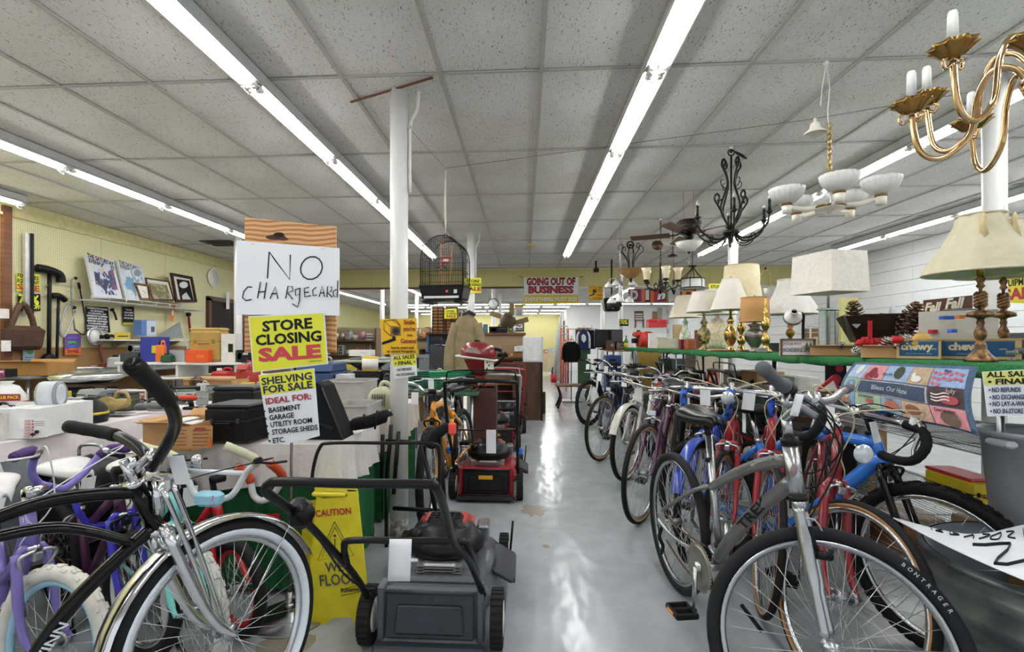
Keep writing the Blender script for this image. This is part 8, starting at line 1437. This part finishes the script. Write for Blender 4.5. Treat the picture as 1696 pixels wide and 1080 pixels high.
board('green_board', 'dark green board behind the jerseys', 'board', front(13.2), quad(957, 543, 978, 644), '#2c4a34', [('p', quad(953, 544, 958, 575), '#6a3c28')], th=.03)
board('price_sheet', 'white and yellow price sheet taped to the partition', 'notice', front(22.15), quad(941.5, 544, 949, 555), WHI, [('p', quad(941.5, 544, 949, 547), YEL)])
t = thing('cast_iron_bench', 'bench with black scrolled cast iron legs below the jackets', 'bench', sp(950, Y=9.6, z=0)); k = kk(950, 9.6)
for sx in (-1, 1): P('leg', M().tube(bez([(sx*.32, -.2, 0), (sx*.25, -.15, .2), (sx*.3, -.05, .38)], 4), .022, 6).tube(bez([(sx*.32, .2, 0), (sx*.25, .15, .2), (sx*.3, .05, .38)], 4), .022, 6), BLACK(), t)
for j in range(4): P('seat_slat', M().box((0, -.18+.12*j, .42), (.7, .09, .03)), mt('#7a5236', .6), t)
# televisions, chair, goods between the bicycles and the partition
p = at(1013, 505, y=9.8); k = kk(1013, 9.8); t = thing('wall_television', 'black television on a bracket above the aisle with a red light', 'television', p); P('housing', M().box((0, 0, 0), (24*k, .3, 22*k), bev=.03, tx=1.25), BLACK(), t); P('screen', M().box((0, -.155, .01), (20*k, .01, 16*k)), mt('#0d0e10', .1), t); P('red_light', M().ell((0, -.17, -7*k), (.015, .01, .015)), mt('#ff3020', emit=1), t); P('bracket', M().tube([(.1, .1, .1), (.25, .3, .0)], .02, 6).cyl((0, 0, .1), (0, 0, H-p.z), .015, 8), BLACK(), t)
t = table('stand table behind the far bicycles', 1.6, 3.4, 9.3, 10.1, 1.1, None); far('monitor', 'large black flat television on the table behind the far bicycles', 'television', 1001, 32, 34, 9.55, 1.101, ('#1c1d20', '#2c2d31'), .3, 'television'); far('monitor', 'second black television overlapping the large one', 'television', 1021, 22, 34, 9.5, 1.101, ('#242529', '#3a3b40'), .25, 'television', .3); far('carton', 'brown carton in front of the televisions', 'box', 1010, 14, 16, 9.38, 1.101, ('#4a3226', '#4a3226', '#8a7a60'), .2)
p = at(1059, 543, y=22.06); prop('chair', 'brown folding chair hung on the white partition wall', 'chair', p, .42, .25, .75, 0, ('#6a4a34', '#6a4a34'), name='folding_chair')
board('wood_panel', 'brown wood panel leaning on the right of the white partition', 'panel', front(22.14), quad(1081, 516, 1089, 540), '#8a7250', th=.05); board('wood_panel', 'narrow green-grey plank beside the brown wood panel', 'panel', front(22.14), quad(1089, 510, 1097, 536), '#a8aa9a', th=.05)
# goods below the green shelf, behind the bicycles
for i, (x, y_, l, dc, et) in enumerate([(2.3, 4.6, 'black handled mower under the green shelf, nearest of three', '#2c2f33', '#c0262c'), (2.3, 5.5, 'black handled mower under the green shelf, middle of three', '#8a1f26', '#b8242c'), (2.3, 6.5, 'black handled mower under the green shelf, farthest of three', '#26443a', '#2a2a2c')]): mower(l, x, y_, -pi/2, deckc=dc, engtop=et, hh=.98)
put('tool_box', 'dark green generator with white lettering under the green shelf', 'generator', 1118, 0, 52, 90, .4, X=2.75, cols=('#223630', '#1c1c1e'), name='generator'); put('carton', 'cream cabinet side standing under the shelf behind the mower handles', 'cabinet', 1165, 0, 44, 130, .5, X=2.85, cols=('#c9bfa6', '#c0b69c', '#b8ae94'), name='cream_cabinet')
put('carton', 'blue cooler box beside the farthest handlebars', 'cooler', 1014, .0, 24, 100, .3, Y=8.5, cols=('#25407c', '#1f3668', '#d8dce0'), name='blue_cooler'); put('bag', 'white foam pad leaning at the far end of the green shelf', 'pad', 1050, 0, 22, 110, .2, X=1.98, cols=('#dcdcd8', '#c8c8c4'), name='foam_pad'); put('carton', 'yellow-brown board standing under the far shelf', 'board', 1075, 0, 40, 96, .05, X=2.6, cols=('#a88a3c',), name='yellow_board')
for i, (px, X_, w, h, c, l) in enumerate([(1262, 2.75, 44, 130, '#9a7448', 'brown cork-faced box under the shelf behind the grey grip'), (1318, 2.7, 40, 150, '#d6d4ce', 'white paper carton under the shelf by the grey grip'), (1350, 2.5, 40, 130, '#3a3d40', 'black crate under the shelf left of the throw'), (1410, 2.8, 60, 120, '#7a5a3a', 'brown wooden crate behind the red triangular sign')]): put('carton', l, 'box', px, 0, w, h, .4, X=X_, cols=(c, c, c))
board('triangle_sign', 'red and white triangular road sign leaning under the green shelf', 'sign', front(2.95), [(1348, 650), (1380, 622), (1396, 650)], '#a8242e', [('p', [(1357, 648), (1380, 630), (1388, 648)], '#e4dcd4')], th=.01); board('red_poster', 'black poster with red figures behind the triangular sign', 'poster', front(3.05), quad(1368, 604, 1402, 640), '#1c1a1c', [('e', 1390, 610, 7, 6, '#c8243a'), ('e', 1384, 628, 9, 8, '#b0202c')], th=.01)
put('coil', 'blue strap coil on the wire rack under the throw', 'strap', 1480, .79, 52, 12, None, X=2.2, cols=('#2a5aa8', '#2a5aa8'), name='blue_strap'); put('case', 'olive helmet-shaped bag on the wire shelf by the throw', 'bag', 1383, .79, 40, 26, .2, X=2.1, cols=('#4a4a30', '#4a4a30', '#3a3a28'), name='olive_bag')
put('case', 'yellow and red pump kit on the lower wire shelf', 'pump', 1592, .36, 46, 60, .3, X=2.3, cols=('#d8c22c', '#b8222c', '#2a2a2a'), name='pump_kit'); put('carton', 'brown carton on the floor under the right wire shelf', 'box', 1500, 0, 60, 60, .3, X=2.3, cols=('#8a6844', '#8a6844', '#c8b898')); put('carton', 'second brown carton on the floor by the right column', 'box', 1600, 0, 60, 50, .3, X=2.4, cols=('#93704a', '#93704a', '#c8b898'))
# ---- galvanised tub with a poster, clear bin
p = V((1.70, 1.62, 0)); t = thing('ribbed_tub', 'dark galvanised ribbed tub holding a folded white poster', 'tub', p); R = .345; pr = []; zr = .55
for i in range(6): z = .03+.085*i; pr += [(R*.93+.006*i, z), (R*.99+.006*i, z+.025), (R*.99+.006*i, z+.04), (R*.93+.006*i, z+.065)]
pr += [(R+.02, zr-.02), (R+.04, zr-.008), (R+.04, zr), (R+.025, zr+.006)]
P('wall', M().lathe([(0, 0)]+pr, 60), mt('#5d6466', .38, .55, kind='mottle', col2='#7c8482', sc=7), t)
P('inner_wall', M().shell([(R+.02, zr+.004), (R, zr-.02), (R*.96, .3), (R*.9, .04)], 48, .004), mt('#79828c', .4, .4), t); P('bottom', M().lathe([(R*.9, .05), (0, .05)], 40), mt('#3a3e40', .6), t)
for s_ in t.children:
    if s_.name.startswith('wall'):
        me = s_.data; me.polygons.foreach_get; import bmesh as _b; bm = _b.new(); bm.from_mesh(me); _b.ops.delete(bm, geom=[f for f in bm.faces if len(f.verts) > 8], context='FACES_ONLY'); bm.to_mesh(me); bm.free()
t = thing('folded_poster', 'large white handwritten poster draped over the ribbed tub, lettering upside down', 'poster', p+V((0, 0, zr+.02)))
E0 = [at(1479, 857, y=1.86), at(1600, 884, y=1.62), at(1700, 868, y=1.62), at(1800, 850, y=1.75)]; E1 = [at(1479, 858, y=1.855), at(1570, 905, y=1.48), at(1690, 958, y=1.3), at(1830, 1010, y=1.2)]
B0, B1 = bez(E0, 6), bez(E1, 6)
def ps(u, v):
    a = u*18; i = min(17, int(a)); f = a-i; e = B0[i].lerp(B0[i+1], f); g = B1[i].lerp(B1[i+1], f); q = e.lerp(g, v); q.z = max(q.z, zr+.012); return q
Pw('sheet', M().grid(ps, 30, 6, .002), mt('#e0e3e8', .5, var=.02), t)
def pst(nm, pts, r): Pw(nm, M().tube([ps(*q)+V((0, 0, .003)) for q in bez([V((a, b, 0)) for a, b in pts], 3) for q in [(q.x, q.y)]], r, 5, flat=.3), mt(INK, .6), t)
pst('marker_stroke', [(.42, .62), (.60, .45), (.55, .95), (.74, .60)], .006)
pst('marker_stroke', [(.76, .8), (.8, .6), (.86, .7), (.84, .95), (.78, .95), (.76, .8)], .006)
for i, g in enumerate([[(0, .1), (.01, .5)], [(.03, .15), (.02, .5), (.04, .5)], [(.05, .1), (.06, .5), (.08, .3), (.06, .2)], [(.10, .5), (.12, .15), (.13, .5)], [(.15, .1), (.18, .2), (.15, .5)], [(.19, .3), (.22, .15), (.22, .5), (.19, .5), (.19, .3)], [(.24, .15), (.27, .2), (.25, .4), (.28, .5)], [(.30, .1), (.31, .5)]]):
    pst('marker_stroke', [(.2+a*1.5, .05+b*.55) for a, b in g], .0028)
p = sp(1725, Y=2.0, z=0); prop('carton', 'carton raising the clear plastic tub by the right column', 'box', p, .36, .36, .53, .1, ('#9a7a54', '#9a7a54', '#c8b898')); p = p.copy(); p.z = .531
t = thing('clear_tub', 'milky clear plastic storage tub at the right frame edge', 'tub', p); P('wall', M().shell([(.0, .003), (.13, .003), (.14, .02), (.172, .36), (.185, .365), (.185, .35)], 32, .003, Sc(1, 1, 1)), mt('#d6dbe2', .25, 0, .02, trans=.55), t); P('lip', M().ring(.183, .008, 32, 6, Tr(0, 0, .362) @ Rx(pi/2)), mt('#dde2e8', .25, 0, .02, trans=.4), t); P('handle', M().box((-.18, -.04, .33), (.04, .1, .025), bev=.008), mt('#dde2e8', .25), t)
# ---- back room aisles: racks and tables seen past the first column
BK = [('red toy', '#b8323a', 'carton'), ('white appliance', '#d8d8d4', 'radio'), ('brown carton', '#a07a4c', 'carton'), ('grey kettle', '#9a9c9e', 'jug'), ('green tin', '#3f6f4a', 'can'), ('black speaker', '#1e1f21', 'speaker'), ('blue box', '#3a5a94', 'case'), ('cream lamp base', '#d0c6a4', 'trophy'), ('pink basket', '#c884a4', 'pail'), ('yellow packet', '#d2bd3c', 'carton'), ('dark statuette', '#3a2c24', 'trophy'), ('silver pot', '#b0b2b4', 'can'), ('orange jug', '#d8742c', 'jug'), ('white plates', '#e4e4e0', 'book_stack')]
def stock(where, x0, x1, y, z, n, seed, hmax=.3, w=.2):
    rnd = random.Random(seed); K = list(BK); rnd.shuffle(K)
    for i in range(n):
        nm, c, kd = K[i % len(K)]; ww = min(w, (x1-x0)/n*.92)*rnd.uniform(.7, 1)
        prop(kd, ('' if i < len(K) else 'another ')+nm+' '+where, 'goods' if kd not in ('can', 'carton') else 'box', V((x0+(x1-x0)*(i+.5)/n, y+rnd.uniform(-.05, .05), z+.001)), ww, .2, rnd.uniform(.12, hmax), rnd.uniform(-.3, .3), (c, '#3a3a3c', '#c8c4b8', '#8a8a88'), name=nm.replace(' ', '_'))
def shelfunit(lab, x0, x1, y, zs, c, seed, n=9, back=True):
    t = thing('shelf_unit', lab, 'shelf', ((x0+x1)/2, y, 0)); w = x1-x0; h = max(zs)+.3
    for sx in (-1, 1): P('upright', M().box((sx*w/2, 0, h/2), (.04, .4, h)), mt(c, .6), t)
    for z in zs: P('shelf', M().box((0, 0, z-.015), (w, .4, .03)), mt(c, .6), t)
    if back: P('back_panel', M().box((0, .2, h/2), (w, .02, h)), mt('#a89a7c', .8, kind='peg_x', col2='#6a5c44'), t)
    for q, z in enumerate(zs): stock('on the '+['lowest', 'second', 'third', 'top'][q]+' level of the '+lab, x0+.1, x1-.1, y-.05, z, n, seed+q, .26)
X_ = lambda px, y: at(px, 500, y=y).x
shelfunit('shelf unit by the camera notice', X_(500, 12), X_(626, 12), 12, (.5, .95, 1.3), '#6a5440', 100, 10)
shelfunit('brown shelf unit between columns', X_(640, 15), X_(714, 15), 15, (.5, 1.0, 1.4), '#7a5a3c', 120, 8)
shelfunit('shelf unit at the far wall', X_(700, 22), X_(860, 22), 22, (.7, 1.1), '#b0a890', 140, 12, False)
shelfunit('goods rack behind the mowers', X_(660, 10.2), X_(712, 10.2), 10.2, (.6, .95), '#8a8c8e', 160, 6)
shelfunit('grey shelf unit at the back', X_(560, 17), X_(628, 17), 17, (.6, 1.1, 1.5), '#8c8878', 180, 8)
for i, (px, y_, w_, h_, c) in enumerate([(585, 7.9, 56, 34, '#a47c50'), (640, 7.8, 44, 30, '#9c7448'), (575, 9.6, 40, 40, '#8f6c44'), (612, 10.0, 36, 46, '#b08a5c'), (690, 8.0, 30, 26, '#a8834f')]): put('carton', ['wide', 'squat', 'dark', 'tall', 'small'][i]+' cardboard carton on the floor behind the left tables', 'box', px, 0, w_, h_*1.5, .5, Y=y_, cols=(c, c, '#c8ac80'))
for i, (px, py) in enumerate([(722, 8.0), (742, 7.9)]): t = put('case', ['slanted', 'upright'][i]+' dark grey treadmill panel before the black cabinet', 'exercise machine', px, 0, 20, 135, .12, Y=py-.2*i, cols=('#3a3b3e', '#2c2d30', '#55575a'), name='treadmill_panel'); 
t = thing('kick_scooter', 'small chrome scooter handle with purple grips before the black cabinet', 'scooter', sp(741, Y=7.4, z=0)); z = at(741, 572, y=7.4).z; P('stem', M().cyl((0, 0, .05), (0, 0, z), .016, 8), chrome(), t); P('handlebar', M().cyl((-.1, 0, z), (.1, 0, z), .012, 8), chrome(), t); P('grip', M().cyl((-.19, 0, z), (-.09, 0, z), .017, 8), mt('#5a3a78', .6), t); P('grip', M().cyl((.09, 0, z), (.19, 0, z), .017, 8), mt('#5a3a78', .6), t); P('deck', M().box((0, .25, .06), (.12, .5, .02)), steel(), t); P('wheel', M().ring(.04, .015, 16, 6, Tr(0, 0, .055) @ Rz(pi/2)), BLACK(), t)
t = thing('fish_table', 'pale folding washing table on a black pedestal behind the tools', 'table', sp(610, Y=6.2, z=0)); k = kk(610, 6.2); z = at(610, 598, y=6.2).z; P('top', M().box((0, 0, z), (96*k, .5, .03), bev=.01).box((0, .1, z+.03), (60*k, .3, .03), bev=.01), mt('#9ca494', .6), t); P('pedestal', M().lathe([(.25, z-.02), (.1, z-.12), (.04, z-.2), (.04, .05), (.25, 0)], 18), BLACK(), t)
put('carton', 'white foam block on the pale folding table', 'box', 600, at(600, 596, y=6.2).z+.05, 36, 10, .2, Y=6.2, cols=('#dcdcda', '#dcdcda', '#c8c8c4'), name='foam_block')
p = at(960, 600, y=6); 
put('carton', 'white price card box clipped on the farthest handlebar', 'card', 980, 1.02, 14, 8, .01, Y=6.6, cols=('#eceef0',), name='price_card')

# bulky goods stored under the green shelf and under the left tables
UN = [('black suitcase', 'case', '#1c1d1f'), ('dark blue crate', 'tray', '#2a3552'), ('brown wooden crate', 'tray', '#5a4230'), ('grey vacuum case', 'case', '#4c4e50'), ('tan carton', 'carton', '#8f6e46'), ('black bin', 'pail', '#1d1e20'), ('red gas can', 'jug', '#9c242a'), ('black amplifier', 'speaker', '#18191b'), ('silver heater', 'radio', '#8e9092'), ('dark green box', 'tool_box', '#24382e')]
def under(where, x, y0, y1, n, seed, wy=.3, hmin=.35, hmax=.7):
    rnd = random.Random(seed); K = list(UN); rnd.shuffle(K)
    for i in range(n):
        nm, kd, c = K[i % len(K)]; st_ = (y1-y0)/n
        prop(kd, nm+' '+where, 'storage', V((x+rnd.uniform(-.04, .04), y0+st_*(i+.5), .001)), wy, min(.4, st_*.9), rnd.uniform(hmin, hmax), rnd.uniform(-.1, .1)-pi/2*0, (c, '#2a2b2d', '#8a8c8e', '#6a6c70'), name=nm.replace(' ', '_'))
under('on the floor under the green shelf behind the mowers', 2.66, 4.0, 8.6, 9, 31, .3, .45, .95)
under('on the floor at the aisle side of the green shelf', 2.15, 7.1, 8.7, 4, 32, .35, .4, .8)
under('stored beneath the long left table', -2.95, 1.5, 5.1, 8, 33, .6, .35, .62)
under('stored beneath the near left tables', -1.45, 2.5, 4.2, 4, 34, .7, .3, .5)
under('beneath the bare and green tool tables', -2.0, 5.1, 7.3, 5, 35, .8, .3, .6)
prop('speaker', 'black loudspeaker standing behind the red road bicycles', 'speaker', V((2.02, 3.35, .001)), .3, .3, .7, -.8, ('#17181a', '#2a2b2d', '#2a2b2d'), name='loudspeaker')
prop('chair', 'brown wooden chair parked behind the blue mudguard bicycle', 'chair', V((2.1, 4.05, .001)), .42, .45, .85, -1.2, ('#4a3024', '#3c261c'), name='wooden_chair')
